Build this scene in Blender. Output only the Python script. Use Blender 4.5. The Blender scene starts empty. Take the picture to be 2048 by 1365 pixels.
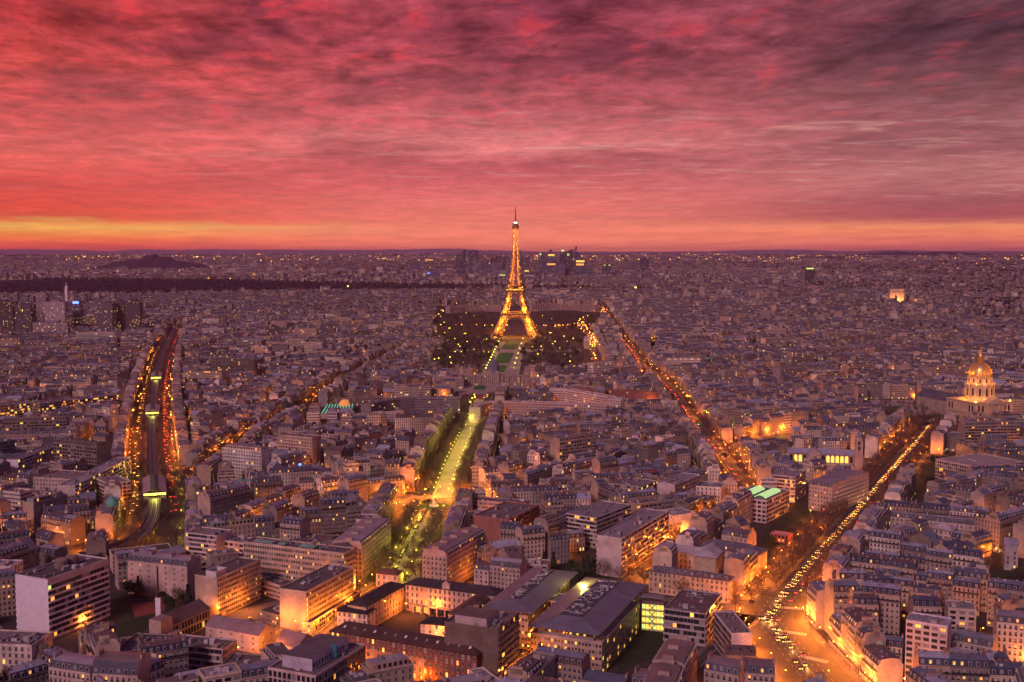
import bpy, math, random
from mathutils import Vector
R = math.radians
rnd = random.Random(11)
scene = bpy.context.scene
C = scene.collection

# ------------------------------------------------------------ camera
PITCH = R(4.53); FPX = 2214.0; CAMZ = 210.0
cam = bpy.data.objects.new('camera', bpy.data.cameras.new('camera'))
C.objects.link(cam); scene.camera = cam
cam.location = (0, 0, CAMZ); cam.rotation_euler = (R(90) - PITCH, 0, 0)
cam.data.sensor_width = 36; cam.data.lens = 36 * FPX / 2048
cam.data.clip_start = 1; cam.data.clip_end = 90000

scene.view_settings.view_transform = 'Standard'; scene.view_settings.look = 'None'
scene.view_settings.gamma = 1; scene.view_settings.exposure = 0.0
scene.cycles.max_bounces = 4; scene.cycles.diffuse_bounces = 2; scene.cycles.glossy_bounces = 1
scene.cycles.transmission_bounces = 1; scene.cycles.transparent_max_bounces = 4; scene.cycles.volume_bounces = 0
scene.cycles.use_denoising = True; scene.cycles.use_adaptive_sampling = False
scene.cycles.caustics_reflective = False; scene.cycles.caustics_refractive = False
scene.cycles.sample_clamp_indirect = 3.0; scene.cycles.sample_clamp_direct = 0
try: scene.cycles.denoising_prefilter = 'ACCURATE'
except Exception: pass

def s2l(c):
    c = c / 255.0
    return c / 12.92 if c <= 0.04045 else ((c + 0.055) / 1.055) ** 2.4
def srgb(r, g, b): return (s2l(r), s2l(g), s2l(b), 1)

# ------------------------------------------------------------ node helper
class NT:
    def __init__(s, tree): s.t = tree; s.n = tree.nodes; s.l = tree.links
    def new(s, typ, **kw):
        n = s.n.new(typ)
        for k, v in kw.items(): setattr(n, k, v)
        return n
    def inp(s, sock, v):
        if hasattr(v, 'is_output') or isinstance(v, bpy.types.NodeSocket): s.l.new(v, sock)
        elif v is not None: sock.default_value = v
    def m(s, op, a, b=None, c=None, clamp=False):
        n = s.new('ShaderNodeMath', operation=op, use_clamp=clamp)
        s.inp(n.inputs[0], a); s.inp(n.inputs[1], b)
        if c is not None: s.inp(n.inputs[2], c)
        return n.outputs[0]
    def mix(s, f, a, b, bt='MIX'):
        n = s.new('ShaderNodeMix', data_type='RGBA', blend_type=bt); n.clamp_factor = True
        s.inp(n.inputs[0], f); s.inp(n.inputs[6], a); s.inp(n.inputs[7], b)
        return n.outputs[2]
    def ramp(s, f, stops, interp='LINEAR'):
        n = s.new('ShaderNodeValToRGB'); n.color_ramp.interpolation = interp
        e = n.color_ramp.elements
        while len(e) < len(stops): e.new(0.5)
        for k, (p, c) in enumerate(stops):
            e[k].position = p; e[k].color = c
        s.inp(n.inputs[0], f)
        return n.outputs[0]
    def comb(s, x, y, z=0.0):
        n = s.new('ShaderNodeCombineXYZ')
        for i, v in enumerate((x, y, z)): s.inp(n.inputs[i], v)
        return n.outputs[0]
    def noise(s, vec, scale, detail=3, rough=0.55, dist=0.0):
        n = s.new('ShaderNodeTexNoise'); s.inp(n.inputs['Vector'], vec)
        n.inputs['Scale'].default_value = scale; n.inputs['Detail'].default_value = detail
        n.inputs['Roughness'].default_value = rough; n.inputs['Distortion'].default_value = dist
        return n.outputs[0]
    def mr(s, v, a, b, c, d, smooth=False):
        n = s.new('ShaderNodeMapRange'); n.interpolation_type = 'SMOOTHSTEP' if smooth else 'LINEAR'
        s.inp(n.inputs[0], v)
        for i, q in enumerate((a, b, c, d)): n.inputs[i + 1].default_value = q
        return n.outputs[0]

# ------------------------------------------------------------ dusk sky
world = bpy.data.worlds.new('World'); scene.world = world; world.use_nodes = True
w = NT(world.node_tree); w.n.clear()
tc = w.new('ShaderNodeTexCoord'); sp = w.new('ShaderNodeSeparateXYZ'); w.l.new(tc.outputs['Generated'], sp.inputs[0])
X, Y, Z = sp.outputs
zc = w.m('MAXIMUM', Z, 0.0001)
plane = w.m('ADD', zc, 0.05)
px = w.m('DIVIDE', X, plane); py = w.m('DIVIDE', Y, plane)
warp = w.noise(w.comb(px, py), 0.35, 2)
pv = w.comb(w.m('ADD', px, w.m('MULTIPLY', py, 0.12)), w.m('ADD', w.m('MULTIPLY', py, 0.72), w.m('MULTIPLY', warp, 0.7)), 0.0)
big = w.noise(pv, 1.05, 5, 0.6, 0.4)
med = w.noise(pv, 4.6, 8, 0.62, 0.35)
puf = w.noise(pv, 4.4, 4, 0.5, 0.3)
# band wobble so that the gradient never runs in straight lines
zz = w.m('SQRT', w.m('MAXIMUM', w.m('ADD', zc, w.m('MULTIPLY', w.m('SUBTRACT', big, 0.5), w.m('MULTIPLY', zc, 0.55))), 0.0))
Lr = w.ramp(zz, [(0.0, srgb(232, 78, 62)), (0.085, srgb(240, 92, 62)), (0.115, srgb(252, 128, 62)), (0.150, srgb(255, 190, 92)), (0.170, srgb(240, 98, 64)), (0.20, srgb(236, 78, 58)), (0.24, srgb(220, 60, 54)), (0.29, srgb(240, 98, 90)), (0.335, srgb(214, 76, 80)), (0.39, srgb(188, 66, 72)), (0.45, srgb(140, 52, 62)), (0.6, srgb(118, 60, 82)), (1.0, srgb(104, 88, 152))])
Cr = w.ramp(zz, [(0.0, srgb(246, 120, 100)), (0.10, srgb(252, 134, 106)), (0.17, srgb(253, 136, 116)), (0.22, srgb(242, 118, 110)), (0.252, srgb(216, 92, 100)), (0.283, srgb(182, 76, 90)), (0.313, srgb(234, 128, 130)), (0.345, srgb(200, 88, 102)), (0.40, srgb(152, 62, 80)), (0.44, srgb(160, 66, 84)), (0.5, srgb(125, 58, 80)), (0.65, srgb(112, 68, 96)), (1.0, srgb(104, 88, 152))])
Rr = w.ramp(zz, [(0.0, srgb(205, 98, 98)), (0.09, srgb(226, 112, 98)), (0.14, srgb(250, 142, 98)), (0.152, srgb(246, 150, 105)), (0.176, srgb(182, 90, 94)), (0.21, srgb(160, 82, 92)), (0.26, srgb(190, 118, 118)), (0.30, srgb(128, 74, 88)), (0.36, srgb(102, 68, 80)), (0.42, srgb(74, 58, 70)), (0.5, srgb(62, 52, 64)), (0.65, srgb(84, 66, 96)), (1.0, srgb(104, 88, 152))])
az = w.m('DIVIDE', X, w.m('MAXIMUM', w.m('ABSOLUTE', Y), 0.15))
az = w.m('ADD', az, w.m('MULTIPLY', w.m('SUBTRACT', warp, 0.5), 0.10))
base = w.mix(w.mr(az, -0.44, -0.02, 0, 1, True), Lr, Cr)
base = w.mix(w.mr(az, 0.02, 0.40, 0, 1, True), base, Rr)
# cloud light and shade
hi = w.mr(Z, 0.03, 0.19, 0.0, 1.0, True)
dk = w.mr(big, 0.36, 0.62, 0.0, 1.0, True)
rip = w.noise(pv, 15.0, 4, 0.6, 0.2)
dk2 = w.m('MULTIPLY', w.mr(med, 0.33, 0.66, 0.44, 1.50), w.mr(rip, 0.3, 0.7, 0.78, 1.22))
amt = w.m('ADD', w.m('MULTIPLY', hi, 0.68), 0.32)
base = w.mix(w.m('MULTIPLY', amt, 1.0), base, w.mix(dk, w.mix(0.58, base, srgb(84, 38, 56)), w.mix(w.mr(az, -0.40, 0.35, 0.42, 0.12), base, w.mix(w.mr(az, -0.40, 0.0, 0, 1), srgb(242, 78, 64), srgb(232, 100, 108)))))
base = w.mix(w.mr(Z, 0.015, 0.15, 0.10, 0.85), base, w.mix(1.0, base, w.comb(dk2, dk2, dk2), 'MULTIPLY'))
# red glints on the lower edges of the puffs (stronger to the left), pale ones lower down
redm = w.m('MULTIPLY', w.mr(w.m('MULTIPLY', puf, w.m('ADD', med, 0.5)), 0.54, 0.76, 0, 0.85, True), w.m('MULTIPLY', w.mr(Z, 0.06, 0.13, 0, 1, True), w.mr(az, -0.45, 0.42, 0.85, 0.25)))
base = w.mix(w.m('MULTIPLY', redm, w.mr(Y, 0.0, 0.5, 0, 1)), base, srgb(236, 66, 74))
st = w.noise(w.comb(w.m('MULTIPLY', px, 0.8), w.m('MULTIPLY', py, 1.7), 3.0), 2.2, 6, 0.62, 0.6)
palem = w.m('MULTIPLY', w.mr(st, 0.50, 0.80, 0, 0.5, True), w.m('MULTIPLY', w.mr(Z, 0.03, 0.06, 0, 1, True), w.m('MULTIPLY', w.mr(Z, 0.15, 0.105, 0, 1, True), w.mr(az, -0.40, 0.05, 0.15, 1.0))))
base = w.mix(palem, base, srgb(246, 190, 178))
base = w.mix(w.m('MULTIPLY', w.mr(Z, 0.02, 0.06, 0, 1, True), w.m('MULTIPLY', w.mr(Z, 0.20, 0.10, 0, 1, True), 0.16)), base, srgb(240, 150, 140))
# the part of the sky behind the camera is cool, dim dusk blue and violet
back = w.mr(Y, 0.55, -0.35, 0, 1, True)
base = w.mix(back, base, w.ramp(w.m('MAXIMUM', Z, 0.0), [(0.0, srgb(160, 100, 128)), (0.3, srgb(132, 100, 152)), (1.0, srgb(104, 88, 152))]))
gain = w.m('MULTIPLY', w.mr(Z, 0.22, 0.45, 1.0, 0.56, True), w.mr(Z, 0.0, 0.03, 1.5, 1.0))
base = w.mix(1.0, base, w.comb(gain, gain, gain), 'MULTIPLY')
# physical twilight under it all, very faint
sky = w.new('ShaderNodeTexSky', sky_type='NISHITA'); sky.sun_disc = False
sky.sun_elevation = R(0.5); sky.sun_rotation = R(-35)
bg1 = w.new('ShaderNodeBackground'); w.l.new(base, bg1.inputs[0]); bg1.inputs[1].default_value = 1.0
bg2 = w.new('ShaderNodeBackground'); w.l.new(sky.outputs[0], bg2.inputs[0]); bg2.inputs[1].default_value = 0.0
add = w.new('ShaderNodeAddShader'); w.l.new(bg1.outputs[0], add.inputs[0]); w.l.new(bg2.outputs[0], add.inputs[1])
out = w.new('ShaderNodeOutputWorld'); w.l.new(add.outputs[0], out.inputs[0])
world.cycles.sampling_method = 'MANUAL'; world.cycles.sample_map_resolution = 1024

# afterglow from the cloud deck: a broad, dim sun lamp
sun = bpy.data.objects.new('sun', bpy.data.lights.new('sun', 'SUN')); C.objects.link(sun)
sun.data.energy = 2.0; sun.data.angle = R(12); sun.data.color = (1.0, 0.55, 0.60)
sun.rotation_euler = (R(57), 0, R(-30))

# ------------------------------------------------------------ terrain and pixel -> place
PROF = [(0, 0), (3350, 0), (4000, 24), (5000, 42), (7000, 74), (9000, 112), (12000, 160), (16000, 186), (30000, 190)]
def prof(r):
    for (a, za), (b, zb) in zip(PROF, PROF[1:]):
        if r <= b: return za + (zb - za) * (r - a) / (b - a)
    return PROF[-1][1]
def H(x, y): return prof(y) if y > 0 else 0.0
def G(px_, py_, z=0.0):
    u = (px_ - 1024) / FPX; v = (682.5 - py_) / FPX
    dy = math.cos(PITCH) + v * math.sin(PITCH); dz = -math.sin(PITCH) + v * math.cos(PITCH)
    lo = 50.0; t = lo; 
    while t < 40000:
        if CAMZ + dz * t <= H(u * t, dy * t) + z: break
        lo = t; t *= 1.03
    hi_ = t
    for _ in range(30):
        mid = (lo + hi_) / 2
        if CAMZ + dz * mid <= H(u * mid, dy * mid) + z: hi_ = mid
        else: lo = mid
    return (u * hi_, dy * hi_)
def GG(pts, z=0.0): return [G(a, b, z) for a, b in pts]
def proj(x, y, z):
    yy = y * math.cos(PITCH) - (z - CAMZ) * math.sin(PITCH); up = y * math.sin(PITCH) + (z - CAMZ) * math.cos(PITCH)
    if yy < 1: return (-9999, 9999)
    return (1024 + FPX * x / yy, 682.5 - FPX * up / yy)

def tag(o, label=None, cat=None, group=None, kind=None):
    if label: o['label'] = label
    if cat: o['category'] = cat
    if group: o['group'] = group
    if kind: o['kind'] = kind
    return o
def empty(name, x, y, z=0.0, rz=0.0):
    o = bpy.data.objects.new(name, None); o.empty_display_size = 1
    o.location = (x, y, z); o.rotation_euler = (0, 0, rz); C.objects.link(o); return o

# ------------------------------------------------------------ materials
MATS = {}
def mat(name):
    m_ = bpy.data.materials.new(name); m_.use_nodes = True; MATS[name] = m_
    t = NT(m_.node_tree); b = t.n['Principled BSDF']; b.inputs['Specular IOR Level'].default_value = 0.3
    return m_, t, b
def simple(name, col, rough=0.8, metal=0.0, nscale=None, namt=0.3, spec=0.3):
    m_, t, b = mat(name)
    b.inputs['Roughness'].default_value = rough; b.inputs['Metallic'].default_value = metal
    b.inputs['Specular IOR Level'].default_value = spec
    if nscale:
        g = t.new('ShaderNodeNewGeometry').outputs['Position']
        n = t.noise(g, nscale, 5, 0.65)
        f = t.mr(n, 0.25, 0.75, 1 - namt, 1 + namt)
        c = t.mix(1.0, (*col, 1), t.comb(f, f, f), 'MULTIPLY'); t.l.new(c, b.inputs['Base Color'])
    else: b.inputs['Base Color'].default_value = (*col, 1)
    return m_
def emit(name, col, strength, sample=False):
    m_, t, b = mat(name)
    b.inputs['Base Color'].default_value = (*[min(1, c) * 0.5 for c in col], 1)
    b.inputs['Emission Color'].default_value = (*col, 1); b.inputs['Emission Strength'].default_value = strength
    m_.cycles.emission_sampling = 'FRONT_BACK' if sample else 'NONE'
    return m_
def colmat(name, rough, spec=0.3, metal=0.0, seams=False, brick=False):
    m_, t, b = mat(name)
    a = t.new('ShaderNodeAttribute', attribute_name='Col')
    g = t.new('ShaderNodeNewGeometry').outputs['Position']
    n = t.noise(g, 0.11, 6, 0.7); n2 = t.noise(g, 1.1, 4, 0.7)
    f = t.m('MULTIPLY', t.mr(n, 0.3, 0.7, 0.66, 1.28), t.mr(n2, 0.3, 0.7, 0.76, 1.18))
    if seams:
        uv = t.new('ShaderNodeUVMap'); s_ = t.new('ShaderNodeSeparateXYZ'); t.l.new(uv.outputs[0], s_.inputs[0])
        fr = t.m('FRACT', t.m('MULTIPLY', s_.outputs[0], 1.4))
        f = t.m('MULTIPLY', f, t.mr(fr, 0.0, 0.14, 0.72, 1.0))
    c = t.mix(1.0, a.outputs['Color'], t.comb(f, f, f), 'MULTIPLY'); t.l.new(c, b.inputs['Base Color'])
    b.inputs['Roughness'].default_value = rough; b.inputs['Specular IOR Level'].default_value = spec; b.inputs['Metallic'].default_value = metal
    return m_
colmat('wall_plain', 0.9); colmat('roof_metal', 0.42, 0.6, 0.15, seams=True); colmat('roof_dull', 0.85, 0.25)
# wall whose windows follow UVs counted in bays (u) and storeys (v); alpha of Col: 1 tall casements, 0.5 ribbon windows, 0.3 office grid
def window_wall(nm, thr0):
    m_, t, b = mat(nm)
    a = t.new('ShaderNodeAttribute', attribute_name='Col')
    uv = t.new('ShaderNodeUVMap'); s_ = t.new('ShaderNodeSeparateXYZ'); t.l.new(uv.outputs[0], s_.inputs[0])
    u, v = s_.outputs[0], s_.outputs[1]
    fu, fv = t.m('FRACT', u), t.m('FRACT', v)
    hw = t.mr(a.outputs['Alpha'], 0.5, 1.0, 0.43, 0.20); hv = t.mr(a.outputs['Alpha'], 0.5, 1.0, 0.21, 0.31)
    iu = t.m('LESS_THAN', t.m('ABSOLUTE', t.m('SUBTRACT', fu, 0.5)), hw)
    iv = t.m('LESS_THAN', t.m('ABSOLUTE', t.m('SUBTRACT', fv, 0.47)), hv)
    win = t.m('MULTIPLY', iu, iv)
    cell = t.comb(t.m('FLOOR', u), t.m('FLOOR', v), 0.5)
    wn = t.new('ShaderNodeTexWhiteNoise', noise_dimensions='3D'); t.l.new(cell, wn.inputs[0])
    wn2 = t.new('ShaderNodeTexWhiteNoise', noise_dimensions='3D'); t.l.new(t.comb(t.m('FLOOR', v), t.m('FLOOR', u), 7.5), wn2.inputs[0])
    gfl = t.m('LESS_THAN', t.m('FLOORED_MODULO', v, 100.0), 1.0)
    thr = t.m('SUBTRACT', thr0, t.m('MULTIPLY', gfl, 0.25))
    lit = t.m('MULTIPLY', win, t.m('GREATER_THAN', wn.outputs[0], thr))
    g = t.new('ShaderNodeNewGeometry').outputs['Position']
    n = t.noise(g, 0.09, 6, 0.7); n2 = t.noise(g, 1.3, 4, 0.7)
    f = t.m('MULTIPLY', t.mr(n, 0.3, 0.7, 0.8, 1.16), t.mr(n2, 0.3, 0.7, 0.86, 1.1))
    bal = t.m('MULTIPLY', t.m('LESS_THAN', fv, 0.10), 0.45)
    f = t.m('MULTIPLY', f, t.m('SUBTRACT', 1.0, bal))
    wc = t.mix(1.0, a.outputs['Color'], t.comb(f, f, f), 'MULTIPLY')
    gl = t.mix(wn2.outputs[0], (0.02, 0.022, 0.03, 1), (0.13, 0.12, 0.12, 1))
    t.l.new(t.mix(win, wc, gl), b.inputs['Base Color'])
    t.l.new(t.mr(win, 0, 1, 0.9, 0.25), b.inputs['Roughness'])
    t.l.new(t.mix(wn2.outputs[0], (1.0, 0.42, 0.07, 1), (1.0, 0.68, 0.22, 1)), b.inputs['Emission Color'])
    t.l.new(t.m('MULTIPLY', lit, t.mr(wn2.outputs[0], 0, 1, 0.35, 1.5)), b.inputs['Emission Strength'])
    m_.cycles.emission_sampling = 'NONE'
window_wall('wall_windows', 0.95); window_wall('wall_windows_lit', 0.90)

simple('ground', (0.045, 0.038, 0.038), 0.95, nscale=0.05)
simple('asphalt', (0.055, 0.052, 0.055), 0.7, nscale=0.12, namt=0.35, spec=0.4)
simple('pavement', (0.13, 0.115, 0.11), 0.85, nscale=0.2)
simple('gravel', (0.33, 0.26, 0.24), 0.95, nscale=0.05)
simple('paint', (0.6, 0.6, 0.58), 0.7)
simple('garden', (0.022, 0.034, 0.018), 0.95, nscale=0.15, namt=0.5); simple('park_dirt', (0.075, 0.055, 0.052), 0.95, nscale=0.04, namt=0.4); simple('grass', (0.024, 0.14, 0.035), 0.95, nscale=0.15, namt=0.4)
simple('red_clay', (0.22, 0.06, 0.05), 0.9, nscale=0.1)
simple('hazed_far_land', (0.30, 0.23, 0.32), 0.95, nscale=0.004, namt=0.5)  # pale lavender puts the distance haze into the land's own colour
simple('hill_wood', (0.040, 0.034, 0.046), 0.95, nscale=0.01, namt=0.5)
simple('bark', (0.05, 0.035, 0.03), 0.95)
simple('twig', (0.095, 0.064, 0.055), 0.95, nscale=0.4, namt=0.4)
simple('needle', (0.018, 0.030, 0.018), 0.95, nscale=0.5, namt=0.5)
simple('leaf', (0.035, 0.06, 0.022), 0.95, nscale=0.5, namt=0.5)
simple('yellow_leaf', (0.30, 0.16, 0.03), 0.95, nscale=0.5, namt=0.4)
simple('iron', (0.30, 0.17, 0.08), 0.6, 0.2)
simple('dark_metal', (0.03, 0.03, 0.035), 0.5, 0.3)
simple('steel', (0.35, 0.35, 0.38), 0.4, 0.6)
simple('white_trim', (0.62, 0.58, 0.56), 0.6)
simple('glass', (0.018, 0.022, 0.030), 0.15, 0.0, spec=0.6)
simple('blind', (0.26, 0.24, 0.24), 0.6)
simple('tile_white', (0.74, 0.70, 0.76), 0.5, nscale=0.3, namt=0.12)
simple('terracotta', (0.30, 0.13, 0.09), 0.9)
simple('gold', (0.75, 0.42, 0.10), 0.35, 0.6, nscale=0.5, namt=0.2)
simple('stone_warm', (0.46, 0.36, 0.25), 0.85, nscale=0.2, namt=0.2)
simple('teal_glass', (0.10, 0.17, 0.17), 0.4, 0.1, nscale=0.15, namt=0.5)
simple('tyre', (0.015, 0.015, 0.015), 0.9)
simple('verdigris', (0.09, 0.32, 0.25), 0.7, nscale=0.4)
for i_, c_ in enumerate([(0.35, 0.35, 0.37), (0.04, 0.04, 0.05), (0.45, 0.43, 0.42), (0.10, 0.02, 0.02), (0.05, 0.07, 0.14), (0.16, 0.16, 0.17)]):
    simple('paint_%d' % i_, c_, 0.3, 0.3, spec=0.6)
emit('win_warm', (1.0, 0.42, 0.07), 1.3); emit('win_yellow', (1.0, 0.66, 0.10), 1.35); emit('win_green', (0.75, 0.95, 0.22), 1.1)
emit('lamp_orange', (1.0, 0.36, 0.045), 16); emit('lamp_yellow', (0.95, 0.80, 0.06), 7); emit('lamp_white', (1.0, 0.88, 0.6), 14)
emit('far_orange', (1.0, 0.36, 0.06), 3.2); emit('far_yellow', (1.0, 0.6, 0.15), 3.2)
emit('head_light', (1.0, 0.42, 0.07), 11); emit('tail_light', (1.0, 0.03, 0.02), 12)
emit('tower_light', (1.0, 0.40, 0.035), 7.0); emit('beacon', (1.0, 0.92, 0.7), 14)
emit('signal_green', (0.05, 1.0, 0.35), 8); emit('signal_red', (1.0, 0.03, 0.03), 8); emit('screen_blue', (0.1, 0.2, 1.0), 4)
emit('lamp_dim', (1.0, 0.78, 0.10), 4); emit('globe', (1.0, 0.36, 0.10), 0.55); emit('green_strip', (0.15, 0.7, 0.42), 0.8); emit('glass_lit', (0.55, 0.85, 0.35), 0.8)

# ------------------------------------------------------------ mesh builder
class Fr:
    def __init__(s, x=0, y=0, z=0, a=0): s.x, s.y, s.z = x, y, z; s.c, s.s = math.cos(a), math.sin(a); s.a = a
    def __call__(s, p): return (s.x + s.c * p[0] - s.s * p[1], s.y + s.s * p[0] + s.c * p[1], s.z + p[2])
ID = Fr()
class MB:
    def __init__(s): s.v = []; s.f = []; s.m = []; s.uv = []; s.c = []; s.mats = []; s.mi = {}
    def mid(s, name):
        if name not in s.mi: s.mi[name] = len(s.mats); s.mats.append(MATS[name])
        return s.mi[name]
    def face(s, pts, mt, col=(0.3, 0.3, 0.3, 1), uv=None, fr=ID):
        k = len(s.v); n_ = len(pts)
        s.v.extend([fr(p) for p in pts]); s.f.append(tuple(range(k, k + n_)))
        s.m.append(s.mid(mt)); s.uv.extend(uv or [(0, 0)] * n_); s.c.append((*col, 1) if len(col) == 3 else col)
    def box(s, x0, x1, y0, y1, z0, z1, mt, col=(0.3, 0.3, 0.3), fr=ID, top=None, topcol=None, bottom=False):
        P = [(x0, y0), (x1, y0), (x1, y1), (x0, y1)]
        for i in range(4):
            a, b_ = P[i], P[(i + 1) % 4]
            L = math.hypot(a[0] - b_[0], a[1] - b_[1])
            s.face([(*a, z0), (*b_, z0), (*b_, z1), (*a, z1)], mt, col, [(0, z0), (L, z0), (L, z1), (0, z1)], fr)
        s.face([(*P[0], z1), (*P[1], z1), (*P[2], z1), (*P[3], z1)], top or mt, topcol or col, [(x0, y0), (x1, y0), (x1, y1), (x0, y1)], fr)
        if bottom: s.face([(*P[3], z0), (*P[2], z0), (*P[1], z0), (*P[0], z0)], mt, col, None, fr)
    def prism(s, x, y, z0, z1, r0, r1, n_, mt, col=(0.3, 0.3, 0.3), fr=ID, cap=True, a0=0.0, mats2=None):
        A = [(x + r0 * math.cos(a0 + 2 * math.pi * i / n_), y + r0 * math.sin(a0 + 2 * math.pi * i / n_), z0) for i in range(n_)]
        B = [(x + r1 * math.cos(a0 + 2 * math.pi * i / n_), y + r1 * math.sin(a0 + 2 * math.pi * i / n_), z1) for i in range(n_)]
        for i in range(n_):
            j = (i + 1) % n_
            s.face([A[i], A[j], B[j], B[i]], (mats2[i % len(mats2)] if mats2 else mt), col, None, fr)
        if cap and r1 > 0.01: s.face(B, mt, col, None, fr)
    def bar(s, p, q, r, mt, col=(0.3, 0.3, 0.3), fr=ID):
        p = Vector(p); q = Vector(q); d_ = q - p
        if d_.length < 1e-4: return
        d_.normalize(); a_ = d_.cross(Vector((0, 0, 1)))
        if a_.length < 0.05: a_ = Vector((1, 0, 0))
        a_.normalize(); b_ = d_.cross(a_); a_ *= r; b_ *= r
        K = [a_ + b_, a_ - b_, -a_ - b_, b_ - a_]
        for i in range(4):
            j = (i + 1) % 4
            s.face([tuple(p + K[i]), tuple(p + K[j]), tuple(q + K[j]), tuple(q + K[i])], mt, col, None, fr)
    def mesh(s, name, smooth=False):
        me = bpy.data.meshes.new(name); me.from_pydata(s.v, [], s.f)
        for m2 in s.mats: me.materials.append(m2)
        me.polygons.foreach_set('material_index', s.m)
        ul = me.uv_layers.new(name='UVMap'); flat = [c for q in s.uv for c in q]; ul.data.foreach_set('uv', flat)
        ca = me.color_attributes.new('Col', 'FLOAT_COLOR', 'CORNER'); cf = []
        for fc, cc in zip(s.f, s.c): cf.extend(list(cc) * len(fc))
        ca.data.foreach_set('color', cf)
        if smooth: me.polygons.foreach_set('use_smooth', [True] * len(s.f))
        me.update(); return me
    def obj(s, name, parent=None, smooth=False):
        o = bpy.data.objects.new(name, s.mesh(name, smooth)); C.objects.link(o)
        if parent is not None: o.parent = parent
        return o
def link(name, me, parent, loc=(0, 0, 0), rz=0.0, scale=None):
    o = bpy.data.objects.new(name, me); C.objects.link(o); o.parent = parent
    o.location = loc; o.rotation_euler = (0, 0, rz)
    if scale: o.scale = scale
    return o
# ------------------------------------------------------------ ground
def ground():
    mb = MB()
    ys = [-1500, -300, 300, 700, 1200, 1800, 2400, 2900, 3350, 4000, 5000, 6000, 7000, 9000, 12000, 16000, 20000, 30000]
    for y0, y1 in zip(ys, ys[1:]):
        nx = 16
        for i in range(nx):
            x0 = -16000 + 32000 * i / nx; x1 = -16000 + 32000 * (i + 1) / nx
            mb.face([(x0, y0, H(0, y0)), (x1, y0, H(0, y0)), (x1, y1, H(0, y1)), (x0, y1, H(0, y1))], 'ground' if y1 < 4500 else 'hazed_far_land')
    return tag(mb.obj('ground'), kind='structure')
ground()
def sheet(name, pts, mt, z, kind='structure'):
    mb = MB(); mb.face([(x, y, H(x, y) + z) for x, y in pts], mt)
    o = mb.obj(name)
    if o.data.polygons[0].normal.z < 0: o.data.flip_normals()
    return tag(o, kind=kind)

# ------------------------------------------------------------ occupancy
class Occ:
    def __init__(s): s.h = {}
    def cells(s, r):
        cx, cy, hw, hd, a = r; R_ = math.hypot(hw, hd)
        for i in range(int((cx - R_) // 60), int((cx + R_) // 60) + 1):
            for j in range(int((cy - R_) // 60), int((cy + R_) // 60) + 1): yield (i, j)
    def add(s, r):
        for k in s.cells(r): s.h.setdefault(k, []).append(r)
    def hit(s, r, shrink=0.6):
        seen = set()
        for k in s.cells(r):
            for q in s.h.get(k, ()):
                if id(q) in seen: continue
                seen.add(id(q))
                if sat(r, q, shrink): return True
        return False
def corners(r, sh=0.0):
    cx, cy, hw, hd, a = r; c, s_ = math.cos(a), math.sin(a); hw = max(0.5, hw - sh); hd = max(0.5, hd - sh)
    return [(cx + c * i * hw - s_ * j * hd, cy + s_ * i * hw + c * j * hd) for i, j in ((-1, -1), (1, -1), (1, 1), (-1, 1))]
def sat(r, q, sh):
    if math.hypot(r[0] - q[0], r[1] - q[1]) > math.hypot(r[2], r[3]) + math.hypot(q[2], q[3]): return False
    A, B = corners(r, sh), corners(q, sh)
    for a in (r[4], r[4] + math.pi / 2, q[4], q[4] + math.pi / 2):
        ux, uy = math.cos(a), math.sin(a)
        pa = [x * ux + y * uy for x, y in A]; pb = [x * ux + y * uy for x, y in B]
        if max(pa) <= min(pb) or max(pb) <= min(pa): return False
    return True
OCC = Occ()
def segd(px_, py_, a, b_):
    dx, dy = b_[0] - a[0], b_[1] - a[1]; L = dx * dx + dy * dy
    t_ = 0 if L == 0 else max(0, min(1, ((px_ - a[0]) * dx + (py_ - a[1]) * dy) / L))
    return math.hypot(px_ - a[0] - t_ * dx, py_ - a[1] - t_ * dy)
def inpoly(x, y, P):
    ins = False
    for i in range(len(P)):
        (x1, y1), (x2, y2) = P[i], P[i - 1]
        if (y1 > y) != (y2 > y) and x < (x2 - x1) * (y - y1) / (y2 - y1) + x1: ins = not ins
    return ins

# ------------------------------------------------------------ roads: centre line in places, corridor half width, carriageways
ROADS = {}
def road(key, pts, half, name='road'):
    ROADS[key] = dict(p=GG(pts), half=half, name=name)
road('viaduct', [(292, 1125), (300, 1075), (308, 1030), (309, 990), (305, 940), (303, 890), (305, 845), (308, 800), (314, 760), (325, 715), (338, 685), (350, 655)], 25)
road('axis', [(790, 1170), (812, 1120), (840, 1065), (862, 1020)], 25)
road('saxe', [(882, 996), (905, 935), (930, 880), (945, 850), (955, 815), (962, 800)], 25)
road('right', [(1790, 1500), (1720, 1440), (1665, 1390), (1622, 1345), (1575, 1288), (1535, 1240), (1570, 1188), (1640, 1105), (1690, 1050), (1748, 982), (1800, 922), (1838, 880), (1862, 850)], 22)
road('right_spur', [(1535, 1240), (1500, 1232), (1440, 1290), (1400, 1335)], 8)
road('diag', [(1478, 985), (1462, 950), (1430, 905), (1400, 870), (1370, 830), (1345, 790), (1315, 760), (1280, 735), (1262, 705), (1245, 685), (1228, 655), (1212, 628), (1203, 612)], 16)
road('diag_low', [(1478, 985), (1500, 1010), (1420, 1058), (1390, 1075), (1340, 1110), (1290, 1148), (1262, 1175)], 9)
road('place_right', [(1455, 915), (1490, 890), (1540, 876), (1600, 868)], 13)
road('cross', [(500, 1078), (560, 1052), (640, 1022), (740, 1005), (850, 992), (940, 1000), (1010, 992), (1090, 965)], 10)
road('suffren', [(360, 985), (400, 955), (470, 905), (540, 862), (600, 828), (660, 785), (720, 752), (770, 725), (810, 705)], 12)
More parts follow.
